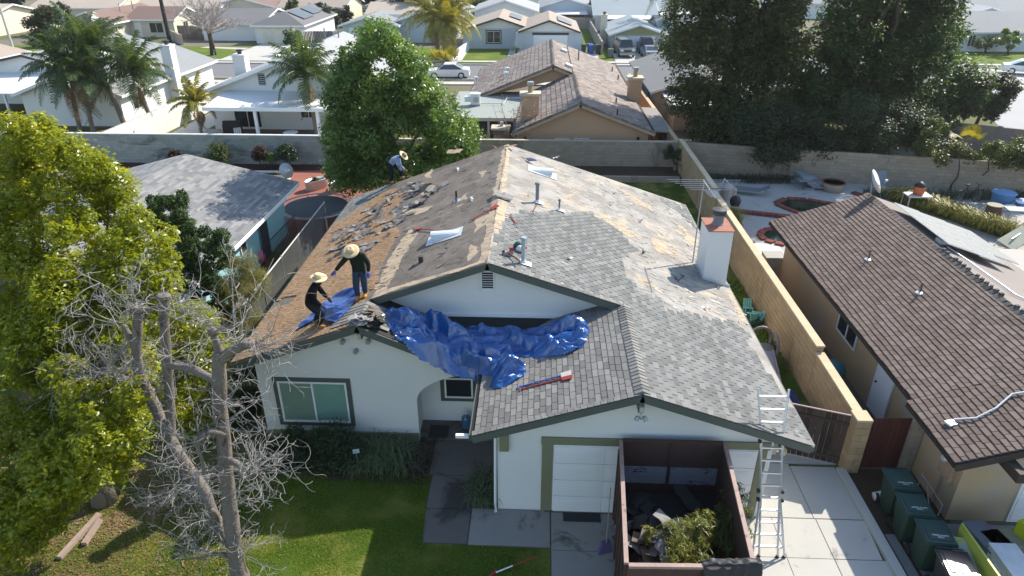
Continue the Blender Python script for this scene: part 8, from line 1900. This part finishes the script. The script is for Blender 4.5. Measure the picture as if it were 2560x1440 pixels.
t = thing('brick_step', 'red brick border running along the far left of the pool terrace', 'step', (18.5, 37, 0)); p, q = Vector((17.6, 37.2, .06)), Vector((19.0, 34.6, .06)); d = (q - p); L = d.length; d.normalize(); n = Vector((-d.y, d.x, 0)); pieces('brick', 'bricks', brick_m, t, [frame(p + d * (k + .5) * .1, d, n, Vector((0, 0, 1)), .09, .3, .12) for k in range(int(L / .1))])
t = thing('sun_lounger', 'low grey sun lounger lying on the pool terrace', 'lounger', (11.8, 36.8, 0), -.3); local(MB().bb(-.9, .5, -.3, .3, .28, .32), 'bed', mat('grey_sling', (.16, .18, .20), .8), t); b = MB(); b.prism([(.5, -.3, .3), (1.0, -.3, .55), (1.0, .3, .55), (.5, .3, .3)], (0, 0, .03)); local(b, 'backrest', mat('grey_sling', (.16, .18, .20)), t)
for x in (-.8, .8): local(MB().tube([(x, -.3, .3), (x, -.32, 0), (x, .32, 0), (x, .3, .3)], .018, 5), 'leg', steel, t)
t = thing('barbecue', 'round black barbecue beside the tan wall', 'barbecue', (10.1, 33.6, 0)); b = MB(); b.lathe([(.0, .45), (.22, .5), (.28, .68), (.28, .80), (.2, .95), (.05, 1.02), (0, 1.05)], 16); local(b, 'kettle', black, t, True)
for k in range(3): a = k * 2.1; local(MB().tube([(.15 * math.cos(a), .15 * math.sin(a), .5), (.28 * math.cos(a), .28 * math.sin(a), 0)], .018, 5), 'leg', steel, t)
t = thing('water_heater', 'cluster of pale pool pump tanks by the tan wall', 'pump', (10.3, 36.0, 0)); 
for k, (dx, dy, rr, h) in enumerate(((0, 0, .30, .85), (-.35, .2, .2, .6), (.4, .3, .22, .55))): local(MB().lathe([(rr, 0), (rr, h * .8), (rr * .6, h), (0, h * 1.05)], 12, (dx, dy, 0)), 'tank', mat('beige_tank', (.40, .37, .33), .6), t)
local(MB().tube([(-.35, .2, .6), (-.2, .1, 1.1), (0, 0, .9)], .04, 6), 'pipe', mat('white_pipe', (.6, .6, .6), .5), t)
t = thing('planter', 'square terracotta planter behind the tan wall', 'planter', (9.35, 31.6, 0)); b = MB(); b.bb(-.5, .5, -.65, .65, 0, .5); local(b, 'pot', mat('terracotta', (.33, .20, .15), .9), t); local(MB().bb(-.45, .45, -.6, .6, .5, .51), 'soil', soil, t)
t = thing('paver_stack', 'stack of grey concrete pavers by the garden wall', 'pavers', (15.4, 38.3, 0)); r = random.Random(9)
for k in range(18): local(MB().box((r.uniform(-.5, .5), (k % 3 - 1) * .5, .06 + (k // 3) * .12), (.55, .42, .10), r.uniform(-.2, .2)), 'paver', mat('blue_grey_paver', (.22, .24, .27), .9, rand=.2), t)
t = thing('round_tub', 'round pale tub with a rusty rim beside the paver stack', 'tub', (16.6, 37.6, 0)); b = MB(); b.lathe([(.5, 0), (.58, .42), (.62, .48), (.55, .48), (.5, .2), (0, .2)], 20); local(b, 'tub', mat('cream_tub', (.42, .37, .30), .8), t, True); local(MB().lathe([(.56, .49), (.64, .49), (.64, .54), (.56, .54), (.56, .49)], 20), 'rim', mat('rusty_rim', (.15, .07, .045), .8), t)
t = thing('garden_chair', 'grey garden chair against the garden wall', 'chair', (19.4, 37.4, 0), .3); local(MB().bb(-.3, .3, -.3, .3, .40, .44), 'seat', mat('grey_sling', (.16, .18, .20)), t); b = MB(); b.prism([(-.3, .28, .44), (.3, .28, .44), (.3, .5, 1.1), (-.3, .5, 1.1)], (0, .03, 0)); local(b, 'backrest', mat('blue_grey_sling', (.22, .26, .30), .8), t)
for sx in (-1, 1):
    for sy in (-1, 1): local(MB().tube([(sx * .28, sy * .28, .42), (sx * .3, sy * .3, 0)], .018, 5), 'leg', steel, t)
t = thing('vacuum_cleaner', 'orange drum vacuum cleaner with a black lid on the terrace', 'vacuum cleaner', (19.7, 34.6, .9)); b = MB(); b.lathe([(.24, 0), (.28, .1), (.28, .38), (.25, .42)], 16); local(b, 'drum', mat('orange_drum', (.50, .13, .05), .5), t, True); b = MB(); b.lathe([(.27, .42), (.26, .5), (.15, .6), (.06, .66), (0, .67)], 16); local(b, 'lid', black, t, True); local(MB().tube([(-.25, 0, .3), (-.5, -.1, .35), (-.8, 0, .1)], .03, 6), 'hose', black, t); 
t = thing('work_table', 'low table carrying the orange vacuum cleaner', 'table', (19.7, 34.6, 0)); local(MB().bb(-.6, .6, -.4, .4, .82, .88), 'table_top', mat('white_table', (.55, .54, .52), .6), t)
for sx in (-1, 1):
    for sy in (-1, 1): local(MB().bb(sx * .55 - .03, sx * .55 + .03, sy * .35 - .03, sy * .35 + .03, 0, .82), 'leg', steel, t)
t = thing('bicycle', 'dark bicycle leaning by the low brick wall in the back garden', 'bicycle', (23.2, 36.0, 0), .1)
for x in (-.52, .52):
    b = MB(); n = 20; b.tube([(x + .33 * math.cos(6.283 * k / n), 0, .34 + .33 * math.sin(6.283 * k / n)) for k in range(n + 1)], .022, 5, False); w = local(b, 'wheel', black, t); b = MB()
    for k in range(6): a = k * math.pi / 6; b = MB(); b.tube([(x - .32 * math.cos(a), 0, .34 - .32 * math.sin(a)), (x + .32 * math.cos(a), 0, .34 + .32 * math.sin(a))], .005, 4); local(b, 'spoke', steel, w)
b = MB(); b.tube([(-.52, 0, .34), (-.12, 0, .32), (.38, 0, .82), (-.2, 0, .85), (-.52, 0, .34)], .02, 6); b.tube([(-.12, 0, .32), (-.22, 0, .95)], .02, 6); b.tube([(.52, 0, .34), (.36, 0, .98)], .02, 6); local(b, 'frame', mat('dark_frame', (.03, .03, .04), .4), t, stuff=True); local(MB().tube([(.36, -.28, 1.0), (.36, .28, 1.0)], .016, 6), 'handlebar', black, t); local(MB().box((-.23, 0, .98), (.26, .12, .05)), 'saddle', black, t)
sky_blue = mat('sky_blue_plastic', (.12, .28, .55), .5, .4)
t = thing('plastic_tub', 'large sky blue plastic tub in the back garden clutter', 'tub', (24.6, 35.4, 0)); b = MB(); b.lathe([(.42, 0), (.55, .75), (.58, .77), (.5, .75), (.4, .1), (0, .1)], 16); local(b, 'tub', sky_blue, t, True); local(MB().lathe([(.57, .74), (.6, .77), (.57, .8)], 16), 'rim', sky_blue, t)
t = thing('plastic_tub', 'low sky blue plastic tub beside the large one', 'tub', (25.7, 35.0, 0)); b = MB(); b.lathe([(.5, 0), (.6, .35), (.62, .37), (.55, .35), (.4, .1), (0, .1)], 16); local(b, 'tub', sky_blue, t, True); local(MB().lathe([(.61, .34), (.64, .37), (.61, .4)], 16), 'rim', sky_blue, t)
t = thing('barrel', 'rusty brown barrel with a pale lid in the back garden', 'barrel', (22.7, 33.0, 0)); b = MB(); b.lathe([(.34, 0), (.37, .45), (.34, .9)], 16); local(b, 'barrel_body', mat('rusty_barrel', (.16, .075, .055), .8, n2=(12, .3)), t, True); local(MB().lathe([(.37, .9), (.37, .94), (0, .94)], 16), 'lid', mat('tan_lid', (.28, .26, .19)), t)
def trestle(name, label, cat, loc, rz, L, Wd, h, m):
    t = thing(name, label, cat, loc, rz); local(MB().bb(-L / 2, L / 2, -Wd / 2, Wd / 2, h, h + .05), 'top', m, t)
    for sx in (-1, 1):
        for sy in (-1, 1): local(MB().tube([(sx * (L / 2 - .1), sy * (Wd / 2 - .05), h), (sx * (L / 2), sy * Wd / 2, 0)], .02, 5), 'leg', steel, t)
    return t
trestle('work_bench', 'long pale bench with dark openings in the back garden clutter', 'bench', (24.6, 32.4, 0), -.15, 3.2, .7, .85, mat('pale_bench', (.40, .40, .38), .8)); trestle('ironing_board', 'yellow ironing board standing among the back garden clutter', 'ironing board', (24.6, 29.6, 0), -.2, 1.5, .38, .85, mat('yellow_cover', (.62, .42, .09), .8)); trestle('folding_table', 'white folding table under the yellow ironing board', 'table', (24.9, 29.0, 0), -.1, 1.6, .7, .6, white_paint)
trestle('camp_bed', 'greenish grey sling bed tipped among the back garden clutter', 'bed', (22.0, 30.0, 0), .5, 1.7, .8, .5, mat('greenish_sling', (.30, .31, .25), .8)).rotation_euler = (R(18), R(-14), .5)
r = random.Random(12); junk = [mat('junk_white', (.6, .6, .62), .6), mat('junk_grey', (.16, .17, .18), .7), mat('junk_brown', (.16, .10, .07), .8), mat('junk_blue', (.10, .20, .30), .6)]
jl = ('white bundle in the back garden clutter', 'grey bundle in the back garden clutter', 'brown bundle in the back garden clutter', 'bluish bundle in the back garden clutter')
for k in range(22):
    x, y = r.uniform(22, 27.5), r.uniform(28.5, 35); s = r.uniform(.18, .42); b = MB(); b.lathe([(0, 0), (s, s * .15), (s * 1.05, s * .6), (s * .6, s * 1.1), (0, s * 1.2)], 7, (x, y, 0), sx=r.uniform(.7, 1.5), sy=r.uniform(.6, 1.2)); solo('bundle', jl[k % 4], 'bundle', b, junk[k % 4], 'bundles in the back garden clutter')
t = thing('pole', 'long grey pole leaning across the back garden clutter', 'pole', (21.5, 29.4, .4)); MB().tube([(21.6, 29.6, .5), (26.5, 33.2, 1.3)], .035, 6).build('shaft', steel, t)
t = thing('bucket', 'white lidded bucket by the tall grass beside the solar panels', 'bucket', (17.4, 31.6, .0)); b = MB(); b.lathe([(.17, 0), (.2, .42)], 14); local(b, 'pail', mat('white_bucket', (.6, .6, .6)), t); local(MB().lathe([(.21, .42), (.21, .46), (0, .47)], 14), 'lid', mat('white_bucket', (.6, .6, .6)), t)
sheet('pale_terrace', [(16.4, 24), (21, 24), (21, 33), (18.8, 34.5), (17, 33)], .016, mat('bright_concrete', (.55, .53, .49), .9)); sheet('pale_side_terrace', rect(9.2, 11.2, 26.2, 29.8), .016, mat('bright_concrete', (.55, .53, .49), .9))
crate('storage_box', 'pale slatted box at the far corner of the ochre house', 'box', 1935, 640, .9, .8, .7, .9, mat('grey_crate', (.33, .32, .30), .8))
# ------------------------------------------------------------------ left back garden
t = thing('trampoline', 'round black trampoline with a springy edge between the turquoise house and the roof', 'trampoline', (-11.0, 31.6, 0)); b = MB(); b.lathe([(0, .87), (1.55, .88)], 36); local(b, 'bounce_mat', mat('trampoline_mat', (.075, .078, .082), .8), t); b = MB(); n = 36; b.tube([(1.85 * math.cos(6.283 * k / n), 1.85 * math.sin(6.283 * k / n), .9) for k in range(n + 1)], .03, 6, False); local(b, 'ring', steel, t); b = MB()
for k in range(72): a = 6.283 * k / 72; b = MB(); b.tube([(1.55 * math.cos(a), 1.55 * math.sin(a), .88), (1.84 * math.cos(a), 1.84 * math.sin(a), .9)], .012, 4, False); local(b, 'spring', galv, t)
for k in range(6): a = k * 1.047; local(MB().tube([(1.85 * math.cos(a), 1.85 * math.sin(a), .9), (1.9 * math.cos(a), 1.9 * math.sin(a), 0)], .025, 5), 'leg', steel, t)
for k, (u, v, lab) in enumerate(((792, 472, 'oval galvanised planter tank on the red paving, left of the pair'), (850, 476, 'oval galvanised planter tank on the red paving, right of the pair'))):
    q = gz(u, v); t = thing('planter_tank', lab, 'planter', (q[0], q[1], 0), .9, 'planter tanks on the red paving'); b = MB(); b.lathe([(.42, 0), (.44, .55), (.46, .57), (.42, .57), (.41, .45)], 18, sx=1.6, sy=.8); local(b, 'tank', galv, t, True); local(MB().lathe([(.41, .45), (0, .46)], 18, sx=1.6, sy=.8), 'soil', soil, t); P, N = clump_points([((0, 0, .5), .22)], 500, k + 3, .2); leaves('plants', P + np.array([q[0], q[1], 0]), N, .12, L_vine, t, .3)
fence_t = thing('chain_fence', 'wire fence with a pale top rail along the left side of the house', 'fence', (-9.6, 20, 0)); fx0, fy0, fx1, fy1 = -10.05, 20.0, -10.2, 30.5
MB().tube([(fx0, fy0, 1.5), (fx1, fy1, 1.5)], .03, 6).build('top_rail', mat('pale_rail', (.50, .47, .43), .6), fence_t)
for k in range(6): y = fy0 + (fy1 - fy0) * k / 5; x = fx0 + (fx1 - fx0) * k / 5; MB().tube([(x, y, 0), (x, y, 1.55)], .03, 6).build('post', steel, fence_t)
b = MB(); 
for k in range(160):
    y = fy0 + (fy1 - fy0) * k / 160
    for s in (-1, 1):
        y2 = y + s * 1.45
        if fy0 <= y2 <= fy1: b.tube([(fx0 - .01, y, .05), (fx0 - .08, y2, 1.48)], .006, 3, False)
b.build('wire_mesh', mat('dark_wire', (.10, .10, .10), .6), fence_t, stuff=True)
t = thing('iron_railing', 'black iron railing beside the turquoise wall', 'railing', (-11.4, 26.5, 0))
for z in (.15, 1.15): MB().tube([(-11.5, 25.8, z), (-11.4, 29.6, z)], .02, 5).build('rail', black, t)
for k in range(26): y = 25.8 + k * .152; MB().tube([(-11.5 + k * .004, y, .05), (-11.5 + k * .004, y, 1.2)], .012, 4).build('bar', black, t)
t = thing('toy_car', 'pink plastic ride on toy by the wire fence', 'toy', (*gz(652, 660)[:2], 0)); b = MB(); b.lathe([(0, .1), (.26, .15), (.30, .35), (.2, .6), (0, .68)], 12, sx=.8); local(b, 'body', mat('pink_plastic', (.60, .16, .25), .4, .5), t, True)
for s in (-1, 1): b = MB(); b.lathe([(.05, -.03), (.1, -.025), (.1, .025), (.05, .03)], 10, (s * .22, 0, .1), M=Matrix.Rotation(R(90), 3, 'Y')); local(b, 'wheel', mat('red_toy_wheel', (.4, .03, .04), .5), t)
# stone barbecue and reddish shrub behind the back wall
t = thing('stone_barbecue', 'stone block barbecue with a pale top behind the back wall', 'barbecue', (-2.45, 43.2, 0)); r = random.Random(4); st = []
for z in range(7):
    for x in range(4): 
        for y in range(2): st.append(Matrix.Translation((-2.45 + (x - 1.5) * .24 + (z % 2) * .03, 43.2 + (y - .5) * .4, .14 + z * .27)) @ Matrix.Diagonal((r.uniform(.2, .25), .36, .25, 1)))
pieces('stone', 'stones', mat('brown_stone', (.28, .21, .15), .9, rand=.35, n2=(12, .2)), t, st); MB().bb(-3.05, -1.85, 42.7, 43.7, 1.95, 2.08).build('top_slab', mat('cream_cap', (.52, .44, .34)), t); MB().lathe([(.12, 2.08), (.12, 2.35), (0, 2.36)], 8, (-2.4, 43.3, 0)).build('flue', steel, t)
t = thing('bare_shrub', 'thin leafless shrub with reddish tips in front of the peach house', 'shrub', (-1.7, 42.4, 0)); r = random.Random(8); b = MB(); tips = []
for k in range(9):
    p = Vector((-1.7 + r.gauss(0, .15), 42.4 + r.gauss(0, .1), .2)); d = Vector((r.gauss(0, .28), r.gauss(0, .2), 1)).normalized(); q = p + d * r.uniform(2.4, 4.6); p_, rr = limb(p, q, .03, .008, 6, .12, k); st_ = MB().tube(p_, rr, 5).build('stem', bark_pale, t)
    for j in range(5): a = p_[r.randint(3, 6)]; e = a + Vector((r.gauss(0, .4), r.gauss(0, .3), r.gauss(.3, .25))); b.tube([a, e], [.008, .004], 3, False); tips.append(tuple(e))
b.build('twigs', bark_pale, t, stuff=True); P = np.repeat(np.array(tips), 14, 0) + np.random.RandomState(3).normal(0, .10, (len(tips) * 14, 3)); leaves('dry_leaves', P, np.tile([0, 0, 1.0], (len(P), 1)), .09, leafmat('rust_leaf', ((.30, .10, .03), (.42, .20, .06)), .3), t, .4, 1)
# white patio furniture of the long white house
t = thing('garden_chair', 'white plastic chair under the white patio roof', 'chair', (-21.0, 46.6, .03), .6); local(MB().bb(-.25, .25, -.25, .25, .40, .44), 'seat', white_paint, t)
for k in range(4): local(MB().bb(-.24 + k * .13, -.15 + k * .13, .22, .26, .44, .9), 'back_slat', white_paint, t)
for sx in (-1, 1):
    for sy in (-1, 1): local(MB().bb(sx * .22 - .025, sx * .22 + .025, sy * .22 - .025, sy * .22 + .025, 0, .4), 'leg', white_paint, t)
t = thing('garden_table', 'white round table on a cone foot under the white patio roof', 'table', (-17.2, 46.3, .03)); local(MB().lathe([(.5, .72), (.5, .76), (0, .77)], 18), 'table_top', white_paint, t); local(MB().lathe([(.22, 0), (.05, .7)], 12), 'foot', white_paint, t)
t = thing('garden_table', 'pale round stone table by the whitewashed wall', 'table', (-28.0 + 1.6, 44.6, .01)); local(MB().lathe([(.7, .7), (.7, .78), (0, .79)], 20), 'table_top', mat('pale_stone', (.55, .5, .42), .9), t); local(MB().lathe([(.25, 0), (.2, .7)], 12), 'foot', mat('pale_stone', (.55, .5, .42)), t)
t = thing('gas_barbecue', 'dark covered barbecue under the white patio roof', 'barbecue', (-21.9, 47.8, .03)); local(MB().bb(-.6, .6, -.3, .3, 0, .8), 'cabinet', black, t); b = MB(); b.prism([(-.6, -.3, .8), (-.6, .3, .8), (-.6, .25, 1.1), (-.6, -.1, 1.15)], (1.2, 0, 0)); local(b, 'hood', black, t)

# ------------------------------------------------------------------ thin haze over the far streets
m, nt, N, L = _new('haze')
vol = N.new('ShaderNodeVolumePrincipled'); vol.inputs['Density'].default_value = 0.00022; vol.inputs['Color'].default_value = (.93, .96, 1, 1); vol.inputs['Anisotropy'].default_value = 0.5
o = N.new('ShaderNodeOutputMaterial'); L.new(vol.outputs[0], o.inputs['Volume'])
hz = MB().bb(-240, 240, -30, 260, -1.0, 26).build('haze', m, None); hz['kind'] = 'stuff'
